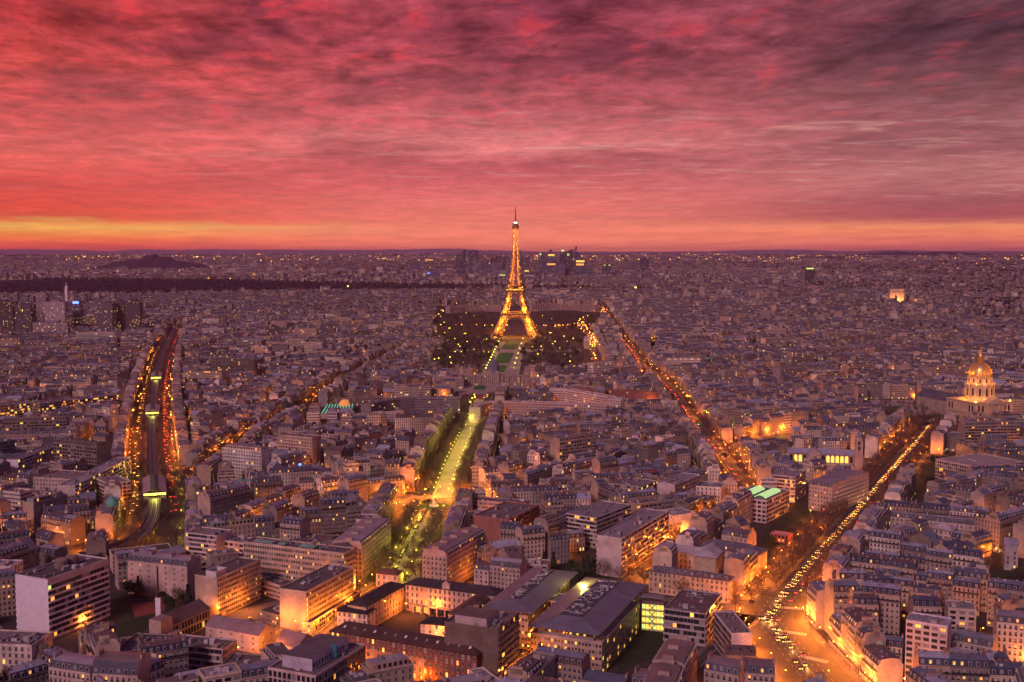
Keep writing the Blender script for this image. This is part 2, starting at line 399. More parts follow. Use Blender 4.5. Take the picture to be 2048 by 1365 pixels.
road('brick_street', [(560, 1300), (640, 1262), (700, 1212), (738, 1180), (760, 1168)], 6)
road('brick_street_low', [(700, 1372), (740, 1362), (860, 1400)], 7)
road('metal_street', [(1030, 1375), (1045, 1310), (1050, 1290)], 7)
road('far_right_street', [(2075, 1380), (2020, 1320), (1985, 1290), (1960, 1268)], 7)
road('curve_street', [(165, 1110), (230, 1095), (270, 1080), (300, 1075)], 11)
road('bosquet', [(1185, 690), (1175, 672), (1165, 655), (1160, 640)], 10)
road('bosquet2', [(1205, 745), (1195, 715), (1185, 690)], 9)
road('quai', [(880, 655), (960, 656), (1030, 657), (1100, 655), (1200, 657)], 10)
road('motte', [(730, 752), (860, 752), (1000, 762), (1130, 762), (1270, 752), (1330, 775)], 9)
road('right_quay', [(1250, 658), (1400, 664), (1560, 668), (1750, 675), (1850, 668)], 12)
road('garibaldi', [(0, 1090), (60, 1085), (120, 1098), (165, 1110)], 9)
road('seg', [(1862, 850), (1900, 845), (1990, 850), (2080, 845)], 16)
road('vauban', [(1862, 850), (1780, 838), (1700, 830), (1640, 815), (1600, 802)], 14)
def strip(P, off0, off1, z, mt, mb, col=(0.3, 0.3, 0.3), dash=None):
    # ribbon parallel to polyline P between two signed offsets (left positive)
    n_ = len(P); N = []
    for i in range(n_):
        a = P[max(0, i - 1)]; b_ = P[min(n_ - 1, i + 1)]
        dx, dy = b_[0] - a[0], b_[1] - a[1]; L = math.hypot(dx, dy) or 1
        N.append((-dy / L, dx / L))
    for i in range(n_ - 1):
        q = [(P[i][0] + N[i][0] * off1, P[i][1] + N[i][1] * off1), (P[i][0] + N[i][0] * off0, P[i][1] + N[i][1] * off0),
             (P[i + 1][0] + N[i + 1][0] * off0, P[i + 1][1] + N[i + 1][1] * off0), (P[i + 1][0] + N[i + 1][0] * off1, P[i + 1][1] + N[i + 1][1] * off1)]
        if dash is None:
            mb.face([(x, y, H(x, y) + z) for x, y in q], mt, col)
        else:
            L = math.hypot(P[i + 1][0] - P[i][0], P[i + 1][1] - P[i][1]); k = 0.0
            while k < L - dash[0]:
                f0, f1 = k / L, (k + dash[0]) / L
                lerp = lambda a, b_, f: (a[0] + (b_[0] - a[0]) * f, a[1] + (b_[1] - a[1]) * f)
                w0, w1, w2, w3 = lerp(q[0], q[3], f0), lerp(q[1], q[2], f0), lerp(q[1], q[2], f1), lerp(q[0], q[3], f1)
                mb.face([(x, y, H(x, y) + z) for x, y in (w0, w1, w2, w3)], mt, col); k += dash[0] + dash[1]
def raised(P, off0, off1, z, mt, mb):
    strip(P, off0, off1, z, mt, mb)
    for o in (off0, off1):   # kerb faces
        for i in range(len(P) - 1):
            a, b_ = P[i], P[i + 1]; dx, dy = b_[0] - a[0], b_[1] - a[1]; L = math.hypot(dx, dy) or 1
            nx, ny = -dy / L * o, dx / L * o
            mb.face([(a[0] + nx, a[1] + ny, H(*a)), (b_[0] + nx, b_[1] + ny, H(*b_)), (b_[0] + nx, b_[1] + ny, H(*b_) + z - .004), (a[0] + nx, a[1] + ny, H(*a) + z - .004)], mt)
for k_, r_ in ROADS.items():
    P, hf = r_['p'], r_['half']
    mb = MB(); strip(P, -hf, hf, 0.03, 'asphalt', mb); tag(mb.obj('road'), kind='structure')
    mb = MB(); sw = 5.0 if hf > 15 else 3.0
    raised(P, hf - sw, hf, 0.16, 'pavement', mb); raised(P, -hf, -hf + sw, 0.16, 'pavement', mb)
    tag(mb.obj('pavement'), kind='structure')
    mb = MB()
    if hf > 12 and k_ not in ('viaduct', 'axis', 'saxe'):
        for o in (-3.4, 3.4, -6.8, 6.8): strip(P, o - .1, o + .1, 0.045, 'paint', mb, dash=(3, 5))
    strip(P, -.12, .12, 0.045, 'paint', mb); tag(mb.obj('road_markings'), kind='structure')
# medians
mb = MB(); P = ROADS['saxe']['p']; raised(P, -8.5, 8.5, 0.18, 'gravel', mb); tag(mb.obj('median_path'), kind='structure')
mb = MB(); P = ROADS['axis']['p']; raised(P, -13, 13, 0.18, 'gravel', mb); tag(mb.obj('median_path'), kind='structure')
mb = MB(); P = ROADS['viaduct']['p']; raised(P, -8, 8, 0.18, 'pavement', mb); tag(mb.obj('median_path'), kind='structure')
mb = MB(); P = ROADS['right']['p'][6:]; raised(P, 6.5, 9.5, 0.18, 'pavement', mb); raised(P, -12.5, -9, 0.18, 'pavement', mb); tag(mb.obj('median_path'), kind='structure')
# zebra crossings near the right-hand junction
mb = MB()
for (x0, y0), (x1, y1) in (((1558, 1262), (1612, 1270)), ((1556, 1215), (1606, 1218)), ((1600, 1312), (1655, 1325)), ((1480, 1000), (1510, 1012))):
    a, b_ = G(x0, y0), G(x1, y1); L = math.hypot(b_[0] - a[0], b_[1] - a[1]); ang = math.atan2(b_[1] - a[1], b_[0] - a[0]); fr = Fr(a[0], a[1], 0, ang); k = 0
    while k < L:
        mb.face([fr(q) for q in ((k, -2.2, .06), (k + .6, -2.2, .06), (k + .6, 2.2, .06), (k, 2.2, .06))], 'paint'); k += 1.2
tag(mb.obj('road_markings'), kind='structure')

def disc(name, c, r0, r1, mt, z, n_=48):
    mb = MB()
    for i in range(n_):
        a, b_ = 2 * math.pi * i / n_, 2 * math.pi * (i + 1) / n_
        if r0 <= 0: mb.face([(c[0], c[1], z), (c[0] + r1 * math.cos(a), c[1] + r1 * math.sin(a), z), (c[0] + r1 * math.cos(b_), c[1] + r1 * math.sin(b_), z)], mt)
        else: mb.face([(c[0] + r0 * math.cos(a), c[1] + r0 * math.sin(a), z), (c[0] + r1 * math.cos(a), c[1] + r1 * math.sin(a), z), (c[0] + r1 * math.cos(b_), c[1] + r1 * math.sin(b_), z), (c[0] + r0 * math.cos(b_), c[1] + r0 * math.sin(b_), z)], mt)
    return tag(mb.obj(name), kind='structure')
RB = G(868, 1013)
disc('road', RB, 0, 38, 'asphalt', 0.038)
disc('pavement', RB, 36, 42, 'pavement', 0.15)
disc('lawn', RB, 0, 13, 'grass', 0.2)
disc('pavement', RB, 12.9, 15, 'pavement', 0.22)

ZONES = []   # polygons on the ground where nothing of the town is built
def zone(px_, name=None, mt=None, z=0.05):
    P = GG(px_); ZONES.append(P)
    if name: sheet(name, P, mt, z)
    return P
zone([(905, 737), (956, 652), (1118, 652), (1170, 700), (1185, 745), (1030, 757), (870, 750), (840, 750)], 'park_ground', 'park_dirt', 0.02)
sheet('path', GG([(1000, 684), (1050, 684), (1038, 750), (962, 750)]), 'gravel', 0.06)
sheet('path', GG([(1052, 728), (1110, 728), (1125, 752), (1045, 752)]), 'gravel', 0.06)
sheet('path', GG([(905, 728), (955, 728), (945, 750), (895, 750)]), 'gravel', 0.06)
zone([(868, 625), (1188, 625), (1190, 660), (1180, 690), (1100, 690), (960, 690), (860, 690), (850, 660)])
zone([(905, 757), (1062, 757), (1080, 772), (1062, 800), (925, 802), (912, 780)], 'square', 'gravel', 0.02)
zone([(690, 800), (930, 795), (940, 845), (700, 842), (600, 842)])
sheet('path', GG([(905, 699), (1160, 699), (1163, 704), (900, 704)]), 'gravel', 0.09)
sheet('path', GG([(890, 728), (1000, 728), (998, 732), (885, 732)]), 'gravel', 0.09)
CHAMP = [GG(q) for q in ([(1012, 684), (1041, 684), (1032, 699), (1002, 699)], [(999, 706), (1029, 706), (1018, 727), (986, 727)], [(983, 731), (1016, 731), (1008, 745), (975, 745)])]
for q in CHAMP: sheet('lawn', q, 'grass', 0.12)
sheet('lawn', GG([(950, 772), (972, 772), (970, 780), (947, 780)]), 'grass', 0.12)
sheet('lawn', GG([(996, 773), (1020, 773), (1020, 781), (992, 781)]), 'grass', 0.12)
sheet('sports_field', GG([(925, 790), (968, 789), (966, 802), (918, 803)]), 'red_clay', 0.12)
zone([(1490, 885), (1570, 872), (1575, 900), (1480, 912)], 'lawn', 'grass', 0.13)          # small square by the church
zone([(1590, 1010), (1690, 1000), (1560, 1120), (1540, 1165), (1500, 1150), (1530, 1060)], 'garden_ground', 'garden', 0.02)
zone([(1830, 940), (1900, 905), (1935, 975), (1850, 990), (1800, 985)], 'garden_ground', 'garden', 0.02)
zone([(1740, 800), (1900, 800), (2060, 850), (1900, 862), (1780, 842), (1700, 828)], 'garden_ground', 'gravel', 0.02)
sheet('lawn', GG([(1838, 833), (1872, 828), (1895, 832), (1850, 840)]), 'grass', 0.13)
sheet('lawn', GG([(1745, 815), (1810, 812), (1830, 826), (1760, 830)]), 'grass', 0.13)
zone([(218, 1190), (340, 1170), (400, 1215), (330, 1262), (235, 1300), (205, 1250)], 'garden_ground', 'garden', 0.02)
zone([(262, 1210), (330, 1200), (330, 1222), (270, 1236)], 'sports_field', 'red_clay', 0.06)
zone([(1060, 1140), (1230, 1110), (1260, 1165), (1140, 1170)], 'garden_ground', 'garden', 0.02)
zone([(1960, 1130), (2048, 1120), (2060, 1190), (1985, 1200)], 'courtyard_ground', 'garden', 0.02)
zone([(430, 1232), (560, 1200), (640, 1262), (560, 1300), (480, 1330), (430, 1300)], 'courtyard_ground', 'pavement', 0.02)
zone([(1215, 1270), (1330, 1215), (1340, 1300), (1240, 1345)], 'lawn', 'garden', 0.05)
zone([(1300, 1195), (1480, 1195), (1540, 1195), (1460, 1240)], 'courtyard_ground', 'pavement', 0.02)
zone([(1500, 1262), (1530, 1255), (1575, 1275), (1665, 1365), (1700, 1440), (1610, 1450), (1545, 1400), (1520, 1330)], 'junction', 'asphalt', 0.02)
zone([(1565, 918), (1738, 922), (1742, 962), (1600, 962)], 'church_forecourt', 'pavement', 0.02)
# forest belt
FOREST = GG([(-80, 596), (150, 597), (420, 593), (640, 590), (760, 589), (1000, 587), (1180, 587), (1330, 587), (1330, 581), (1180, 577), (1000, 573), (800, 571), (500, 564), (250, 561), (-80, 560)])
ZONES.append(FOREST)
TREEZ = []
for q in ([(905, 745), (958, 668), (1003, 668), (985, 720), (965, 748)], [(850, 740), (895, 690), (940, 668), (960, 690), (915, 750)], [(1055, 690), (1140, 690), (1175, 740), (1130, 758), (1045, 735)],
          [(870, 632), (985, 630), (985, 662), (868, 662)], [(1080, 630), (1190, 632), (1195, 662), (1085, 662)], [(875, 662), (1000, 662), (990, 690), (860, 690)], [(1075, 664), (1190, 664), (1180, 690), (1060, 690)]):
    TREEZ.append(GG(q)); ZONES.append(GG(q))
NOFILL = [GG(q) for q in ([(700, 834), (930, 834), (932, 856), (700, 858)], [(955, 830), (1220, 832), (1225, 852), (955, 854)], [(1095, 805), (1360, 812), (1365, 832), (1100, 830)], [(370, 1200), (520, 1150), (720, 1175), (762, 1165), (1010, 1190), (1290, 1150), (1335, 1200), (1485, 1270), (1400, 1335), (1240, 1372), (1040, 1400), (730, 1375), (560, 1345), (420, 1385), (200, 1335), (230, 1290), (380, 1240)],
    [(1285, 1165), (1395, 1090), (1545, 1110), (1485, 1220), (1300, 1200)], [(30, 1150), (240, 1140), (240, 1300), (60, 1330)], [(1560, 918), (1735, 922), (1740, 968), (1600, 968)], [(1770, 1040), (2010, 1058), (1990, 1090), (1760, 1075)])]
def blocked(x, y, m_=0.0):
    for P in ZONES:
        if inpoly(x, y, P): return True
    return False
def nearroad(x, y, m_=0.0, skip=None):
    for k_, r_ in ROADS.items():
        if k_ == skip: continue
        P = r_['p']
        for a, b_ in zip(P, P[1:]):
            if segd(x, y, a, b_) < r_['half'] + m_: return True
    return math.hypot(x - RB[0], y - RB[1]) < 41 + m_
def free_rect(r, skip=None, m_=0.0):
    pts = corners(r) + [(r[0], r[1])]
    cs = corners(r)
    pts += [((cs[i][0] + cs[i - 1][0]) / 2, (cs[i][1] + cs[i - 1][1]) / 2) for i in range(4)]
    for x, y in pts:
        if nearroad(x, y, m_, skip) or blocked(x, y): return False
    return True
# ------------------------------------------------------------ windows as objects
WIN = {}
def win_mesh(style, state):
    k = (style, state)
    if k in WIN: return WIN[k]
    mb = MB(); gm = {'dark': 'glass', 'blind': 'blind', 'warm': 'win_warm', 'yellow': 'win_yellow', 'green': 'win_green'}[state]
    fm = {'french': 'white_trim', 'office': 'steel', 'sash': 'white_trim', 'wide': 'dark_metal'}[style]
    t_ = 0.07 if style == 'french' else 0.05
    mb.face([(-.5, -.035, 0), (.5, -.035, 0), (.5, -.035, 1), (-.5, -.035, 1)], gm)
    for x0, x1, z0, z1 in ((-.5, -.5 + t_, 0, 1), (.5 - t_, .5, 0, 1), (-.5 + t_, .5 - t_, 1 - t_ * .7, 1), (-.5 + t_, .5 - t_, 0, t_ * .7), (-.03, .03, t_ * .7, 1 - t_ * .7)):
        mb.box(x0, x1, -.12, -.03, z0, z1, fm)
    if style == 'french':   # iron rail across the foot of the casement
        mb.face([(-.56, -.2, .02), (.56, -.2, .02), (.56, -.2, .36), (-.56, -.2, .36)], 'dark_metal')
        mb.box(-.58, .58, -.22, -.0, -.05, .0, 'white_trim')
    WIN[k] = (mb, mb.mesh('window')); return WIN[k]
def append_mb(dst, src, fr, sx, sz):
    for f_, m_i in zip(src.f, src.m):
        dst.face([fr((src.v[i][0] * sx, src.v[i][1], src.v[i][2] * sz)) for i in f_], src.mats[m_i].name)
STOREY = 3.1
STY = {  # bay width, window width, window height, sill, frame style
    'french': (2.3, 1.15, 2.1, 0.55, 'french'), 'sash': (2.9, 1.3, 2.2, 0.6, 'sash'), 'office': (1.7, 1.15, 1.5, 0.9, 'office'),
    'wide': (3.4, 2.7, 1.7, 0.8, 'wide'), 'slit': (6.0, 0.9, 1.0, 1.2, 'office'), 'grid': (2.2, 1.6, 2.3, 0.45, 'wide'), 'tealwin': (3.6, 2.0, 1.9, 0.7, 'office')}
def pick(lit, rr, pal=('warm', 'yellow')):
    q = rr.random()
    if q < lit: return pal[0] if rr.random() < .6 else pal[1]
    return 'blind' if q < lit + .18 else 'dark'

def visible(fx, fy, nx, ny): return (0 - fx) * nx + (0 - fy) * ny > -0.15 * math.hypot(fx, fy)

def facade(root, facs, floors, lit, rr, budget=100, hf=None, pal=('warm', 'yellow'), z0=0.0, noobj=False):
    """facs: list of (x0,y0,ang,length,style) in the root's frame; windows become children, the overflow one stuff child."""
    todo = []
    for (x0, y0, ang, L, sty) in facs:
        if sty in ('blank', 'tile', 'ribbon', None): continue
        bw, ww, wh, sill, fs = STY[sty]
        n_ = max(1, int((L - 1.0) / bw)); st_ = L / n_ if n_ else L
        hh = hf or STOREY
        for fl in range(floors):
            for b_ in range(n_):
                todo.append((x0, y0, ang, (b_ + .5) * st_, z0 + fl * hh + sill * (hh / 3.1), ww, wh * (hh / 3.1), fs))
    todo.sort(key=lambda q: -q[4])
    over = MB()
    for i, (x0, y0, ang, s_, z, ww, wh, fs) in enumerate(todo):
        stt = pick(lit, rr, pal); src, me = win_mesh(fs, stt)
        lx, ly = x0 + math.cos(ang) * s_, y0 + math.sin(ang) * s_
        if i < budget and not noobj: link('window', me, root, (lx, ly, z), ang, (ww, 1, wh))
        else: append_mb(over, src, Fr(lx, ly, z, ang), ww, wh)
    if over.f: tag(over.obj('window', root), kind='stuff')

# ------------------------------------------------------------ roofs
def mansard(mw, mr, w_, d_, h, rr, slate, zinc, wallc, fr=ID, steep=3.0, inset=1.5):
    rise = rr.uniform(.5, 1.1)
    prof_ = [(0, h), (inset, h + steep), (d_ / 2, h + steep + rise), (d_ - inset, h + steep), (d_, h)]
    for i, ((y0, z0), (y1, z1)) in enumerate(zip(prof_, prof_[1:])):
        steepf = i in (0, 3)
        p_ = [(0, y0, z0), (w_, y0, z0), (w_, y1, z1), (0, y1, z1)]
        mr.face(p_, 'roof_dull' if steepf else 'roof_metal', slate if steepf else zinc, [(0, 0), (w_, 0), (w_, 2), (0, 2)], fr)
    for x in (0, w_):
        mw.face([(x, y, z) for y, z in prof_], 'wall_plain', wallc, None, fr)
    return h + steep, rise
def chimney(mb, x, y, L, z0, z1, col, rr, fr=ID):
    mb.box(x - .35, x + .35, y, y + L, z0, z1, 'wall_plain', col, fr)
    n_ = int(L / .75)
    for i in range(n_):
        if rr.random() < .8: mb.box(x - .14, x + .14, y + .3 + i * .75, y + .58 + i * .75, z1, z1 + rr.uniform(.5, .9), 'terracotta', (.3, .13, .09), fr)
def dormer(mb, x, inset, h, sgn, d_, slate, lit, rr, fr=ID):
    w2 = .75; z0 = h + .35; z1 = h + 2.4; y0 = .25 if sgn > 0 else d_ - .25; y1 = y0 + sgn * 1.5
    a, b_ = (y0, y1) if sgn > 0 else (y1, y0)
    mb.box(x - w2, x + w2, a, b_, z0, z1, 'wall_plain', (.34, .31, .31), fr, top='roof_metal', topcol=(.24, .24, .28))
    yy = y0 - sgn * .04
    q = [(x - .48, yy, z0 + .3), (x + .48, yy, z0 + .3), (x + .48, yy, z1 - .25), (x - .48, yy, z1 - .25)]
    mb.face(q if sgn > 0 else q[::-1], 'win_warm' if rr.random() < lit else ('glass' if rr.random() < .7 else 'blind'), (0, 0, 0), None, fr)

STONE = [((.50, .40, .31), 'cream'), ((.38, .30, .24), 'beige'), ((.30, .24, .20), 'tan'), ((.58, .50, .43), 'pale'), ((.27, .24, .23), 'grey'), ((.43, .31, .23), 'sandy'), ((.20, .165, .145), 'sooty')]
ZINC = [((.17, .19, .26), 'zinc'), ((.34, .36, .45), 'light zinc'), ((.09, .10, .145), 'dull zinc'), ((.14, .105, .10), 'brownish')]
SLATE = [((.030, .040, .068), 'slate'), ((.048, .060, .090), 'grey slate'), ((.10, .10, .13), 'zinc-clad'), ((.075, .045, .042), 'brown tiled')]
CNT = ['no', 'one', 'two', 'three', 'four', 'five', 'six', 'seven', 'eight', 'nine', 'ten', 'eleven', 'twelve']

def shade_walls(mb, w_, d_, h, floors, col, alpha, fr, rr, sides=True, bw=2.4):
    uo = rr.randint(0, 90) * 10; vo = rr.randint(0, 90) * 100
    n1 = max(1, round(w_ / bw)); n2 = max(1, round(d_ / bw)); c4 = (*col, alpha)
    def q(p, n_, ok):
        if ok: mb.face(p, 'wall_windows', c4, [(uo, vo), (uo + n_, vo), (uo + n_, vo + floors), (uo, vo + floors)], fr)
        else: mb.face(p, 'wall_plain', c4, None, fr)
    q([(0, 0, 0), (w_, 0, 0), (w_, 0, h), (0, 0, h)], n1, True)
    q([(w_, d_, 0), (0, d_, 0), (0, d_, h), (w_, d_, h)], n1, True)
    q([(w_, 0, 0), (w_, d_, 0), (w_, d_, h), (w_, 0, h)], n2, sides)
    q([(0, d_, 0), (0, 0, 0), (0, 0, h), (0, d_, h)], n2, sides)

def apartment(lot, lod, root=None, mb=None):
    """lot: dict x,y,w,d,a,fl,kind,seed. lod 0: window objects; 1: parts, shader windows; 2: into one mesh; 3: far box"""
    rr = random.Random(lot['seed']); w_, d_, fl = lot['w'] - .06, lot['d'] - .06, lot['fl']
    sc, sn = STONE[lot['sc']]; zc_, zn = ZINC[lot['zc']]; sl, sln = SLATE[lot['sl']]; kind = lot['kind']
    kj = rr.uniform(.88, 1.12); sc = tuple(c * kj for c in sc); kj = rr.uniform(.85, 1.15); zc_ = tuple(c * kj for c in zc_)
    h = fl * STOREY + .8; things = root is not None
    fr = ID if things else Fr(lot['x'], lot['y'], H(lot['x'], lot['y']), lot['a'])
    mw = MB() if things else mb; mr_ = MB() if things else mb
    if lod == 0:
        for p_ in ([(0, 0, 0), (w_, 0, 0), (w_, 0, h), (0, 0, h)], [(w_, d_, 0), (0, d_, 0), (0, d_, h), (w_, d_, h)], [(w_, 0, 0), (w_, d_, 0), (w_, d_, h), (w_, 0, h)], [(0, d_, 0), (0, 0, 0), (0, 0, h), (0, d_, h)]):
            mw.face(p_, 'wall_plain', sc)
        mw.box(.02, w_ - .02, -.45, -.003, h - .35, h - .05, 'wall_plain', tuple(c * 1.05 for c in sc))
        mw.box(.02, w_ - .02, d_ + .003, d_ + .45, h - .35, h - .05, 'wall_plain', sc)
    else:
        shade_walls(mw, w_, d_, h, fl, sc, 1.0 if kind in 'mg' else rr.choice((.5, .5, .75)), fr, rr, sides=rr.random() < .35 if kind != 'f' else rr.random() < .7, bw=2.4 if kind != 'f' else 2.9)
    parts = []
    if kind == 'm':
        zt, rise = mansard(mw, mr_, w_, d_, h, rr, sl, zc_, tuple(c * .95 for c in sc), fr)
        if lod <= 2:
            for x in (0.35, w_ - .35) if (lod < 2 or rr.random() < .6) else (0.35,):
                if rr.random() < .82:
                    L = rr.uniform(2.5, d_ * .55); y = rr.uniform(1.0, d_ - L - 1.0); cm = MB() if things else mb
                    chimney(cm, x, y, L, h + 1, zt + rise + rr.uniform(.8, 2.0), tuple(c * rr.uniform(.75, 1.05) for c in sc), rr, fr)
                    if things: parts.append(('chimney', cm))
            for _ in range(int(w_ / 2.2) if lod < 2 else 3):   # vents, hatches and skylights on the zinc
                vx, vy = rr.uniform(1.2, w_ - 2), rr.uniform(2.2, d_ - 3.2); vz = zt + rise * (1 - abs(vy - d_ / 2) / (d_ / 2 - 1.5)) - .1
                a_, b2, c3 = rr.uniform(.4, 1.3), rr.uniform(.4, 1.1), rr.uniform(.25, 1.1)
                mr_.box(vx, vx + a_, vy, vy + b2, vz, vz + c3, 'wall_plain', rr.choice(((.5, .47, .47), (.08, .08, .10), (.28, .2, .17), (.35, .34, .38))), fr)
            n_ = max(1, int(w_ / 3.0))
            for sgn in ((1, -1) if lod < 2 else (1, -1)):
                for i in range(n_):
                    dm = MB() if things else mb
                    dormer(dm, (i + .5) * w_ / n_, 1.5, h, sgn, d_, sl, .07, rr, fr)
                    if things: parts.append(('dormer', dm))
    elif kind == 'g':
        rise = d_ * .28
        mr_.face([(-.2, -.3, h - .1), (w_ + .2, -.3, h - .1), (w_ + .2, d_ / 2, h + rise), (-.2, d_ / 2, h + rise)], 'roof_metal', zc_, [(0, 0), (w_, 0), (w_, 2), (0, 2)], fr)
        mr_.face([(w_ + .2, d_ + .3, h - .1), (-.2, d_ + .3, h - .1), (-.2, d_ / 2, h + rise), (w_ + .2, d_ / 2, h + rise)], 'roof_metal', zc_, [(0, 0), (w_, 0), (w_, 2), (0, 2)], fr)
        for x in (0, w_): mw.face([(x, 0, h), (x, d_, h), (x, d_ / 2, h + rise - .15)], 'wall_plain', sc, None, fr)
        if lod <= 2:
            for x in (0.4, w_ - .4):
                if rr.random() < .7:
                    cm = MB() if things else mb; L = rr.uniform(1.5, 3.5)
                    chimney(cm, x, d_ / 2 - L / 2, L, h + 1, h + rise + rr.uniform(.6, 1.6), tuple(c * .9 for c in sc), rr, fr)
                    if things: parts.append(('chimney', cm))
            for i in range(rr.randint(1, 4)):   # skylights
                x = rr.uniform(1.5, w_ - 2); y = d_ * rr.uniform(.12, .3); z = h + rise * (y / (d_ / 2)) + .12
                mr_.face([(x, y, z), (x + .9, y, z), (x + .9, y + 1.2, z + 1.2 * rise / (d_ / 2)), (x, y + 1.2, z + 1.2 * rise / (d_ / 2))], 'glass', (0, 0, 0), None, fr)
    else:
        rc = rr.choice(((.16, .14, .14), (.24, .21, .21), (.11, .10, .11), (.30, .28, .30), (.20, .16, .14)))
        mr_.box(.3, w_ - .3, .3, d_ - .3, h - .3, h - .25, 'roof_dull', rc, fr)
        for x0, x1, y0, y1 in ((0, w_, 0, .3), (0, w_, d_ - .3, d_), (0, .3, .3, d_ - .3), (w_ - .3, w_, .3, d_ - .3)):
            mw.box(x0, x1, y0, y1, h - .02, h + .7, 'wall_plain', tuple(c * 1.1 for c in sc), fr)
        if fl >= 4 and rr.random() < .55:   # set-back top storey
            pw = MB() if things else mb; i1 = rr.uniform(1.6, 2.6)
            pw.box(i1, w_ - i1, i1, d_ - i1, h - .2, h + 2.9, 'wall_plain', tuple(c * rr.uniform(.8, 1.15) for c in sc), fr, top='roof_dull', topcol=rc)
            for i in range(int((w_ - 2 * i1) / 2.6)):
                x = i1 + .7 + i * 2.6
                for yy in (i1 - .03, d_ - i1 + .03):
                    q = [(x, yy, h + .4), (x + 1.5, yy, h + .4), (x + 1.5, yy, h + 2.3), (x, yy, h + 2.3)]
                    pw.face(q if yy < d_ / 2 else q[::-1], 'win_warm' if rr.random() < .12 else 'glass', (0, 0, 0), None, fr)
            if things: parts.append(('penthouse', pw))
            ht = h + 2.9
        else: ht = h - .25
        if lod <= 2:
            for i in range(rr.randint(2, 5)):
                um = MB() if things else mb; a_, b2, c3 = rr.uniform(.8, 2.6), rr.uniform(.8, 2.2), rr.uniform(.7, 2.0)
                x = rr.uniform(3, max(3.1, w_ - 5)); y = rr.uniform(3, max(3.1, d_ - 5))
                um.box(x, x + a_, y, y + b2, ht, ht + c3, 'wall_plain', rr.choice(((.4, .37, .36), (.25, .24, .26), (.5, .47, .47), (.3, .2, .17))), fr)
                if rr.random() < .5: um.prism(x + a_ / 2, y + b2 / 2, ht + c3, ht + c3 + .8, .25, .25, 6, 'steel', fr=fr)
                if things: parts.append(('roof_unit', um))
        if rr.random() < .6 and lod <= 1:   # continuous balconies
            bm = MB() if things else mb
            for k in range(1, fl):
                z = k * STOREY + .2
                bm.box(.6, w_ - .6, -1.1, -.003, z - .15, z, 'wall_plain', tuple(min(.6, c * 1.2) for c in sc), fr)
                bm.box(.6, w_ - .6, -1.1, -1.0, z, z + .95, 'wall_plain', tuple(min(.6, c * 1.25) for c in sc), fr)
                if things: parts.append(('balcony', bm)); bm = MB()
    if not things: return
    mw.obj('wall', root); ro = mr_.obj('roof', root)
    for nm, pm in parts: pm.obj(nm, ro if nm in ('chimney', 'dormer', 'roof_unit') else root)
    if lod <= 1 and kind == 'm':
        for k in ([1, fl - 1] if fl > 3 else [fl - 1]):
            bm = MB(); z = k * STOREY + .35
            bm.box(.3, w_ - .3, -.9, -.003, z - .14, z, 'wall_plain', sc)
            bm.face([(.3, -.9, z), (w_ - .3, -.9, z), (w_ - .3, -.9, z + .9), (.3, -.9, z + .9)], 'dark_metal'); bm.obj('balcony', root)
    if lod == 0:
        sty = 'french' if kind in 'mg' else rr.choice(('wide', 'sash'))
        fs = [(0, 0, 0, w_, sty), (w_, d_, math.pi, w_, sty)]
        if lot.get('ends'): fs += [(w_, 0, math.pi / 2, d_, sty), (0, d_, -math.pi / 2, d_, sty)]
        fr2 = Fr(lot['x'], lot['y'], 0, lot['a']); vis = []
        for f_ in fs:
            cx_, cy_, _ = fr2((f_[0], f_[1], 0)); an = f_[2] + lot['a']
            if visible(cx_, cy_, math.sin(an), -math.cos(an)): vis.append(f_)
        facade(root, vis, fl, .055, rr)

# ------------------------------------------------------------ hero blocks (each a thing, measured from its roof corners)
def footprint(A, B, Cc, h):
    a = G(*A, h); b_ = G(*B, h)
    dx, dy = b_[0] - a[0], b_[1] - a[1]; w_ = math.hypot(dx, dy); ang = math.atan2(dy, dx)
    nx, ny = -math.sin(ang), math.cos(ang)
    if isinstance(Cc, (int, float)):
        d_ = abs(Cc); s_ = 1 if nx * a[0] + ny * a[1] > 0 else -1
    else:
        c_ = G(*Cc, h); q = (c_[0] - a[0]) * nx + (c_[1] - a[1]) * ny; d_ = max(4, abs(q)); s_ = 1 if q > 0 else -1
    if s_ < 0: return b_[0], b_[1], w_, d_, ang + math.pi, True
    return a[0], a[1], w_, d_, ang, False
def rect_of(x, y, w_, d_, a):
    return (x + math.cos(a) * w_ / 2 - math.sin(a) * d_ / 2, y + math.sin(a) * w_ / 2 + math.cos(a) * d_ / 2, w_ / 2, d_ / 2, a)
HEROES = []
def roof_gear(root, w_, d_, z, rr, n_, x0=1.5, y0=1.5, pipes=True):
    for i in range(n_):
        um = MB(); a_, b2, c3 = rr.uniform(1, 4.5), rr.uniform(1, 3.2), rr.uniform(.6, 2.4)
        x = rr.uniform(x0, max(x0 + .1, w_ - x0 - a_)); y = rr.uniform(y0, max(y0 + .1, d_ - y0 - b2)); t_ = rr.random()
        if t_ < .5: um.box(x, x + a_, y, y + b2, z, z + c3, 'wall_plain', rr.choice(((.4, .37, .37), (.2, .2, .22), (.5, .48, .48), (.32, .22, .18))))
        elif t_ < .8 and pipes:
            L = rr.uniform(4, min(14, w_ * .5)); x = rr.uniform(1, max(1.1, w_ - L - 1))
            um.bar((x, y, z + .45), (x + L, y, z + .45), .28, 'steel'); um.bar((x + L, y, z + .45), (x + L, y + b2, z + .45), .28, 'steel'); um.box(x - .5, x + .8, y - .6, y + .6, z, z + 1.2, 'steel')
        else: um.prism(x, y, z, z + c3, .7, .7, 8, 'steel'); um.prism(x, y, z + c3, z + c3 + .3, .5, .4, 8, 'dark_metal')
        um.obj('roof_unit', root)
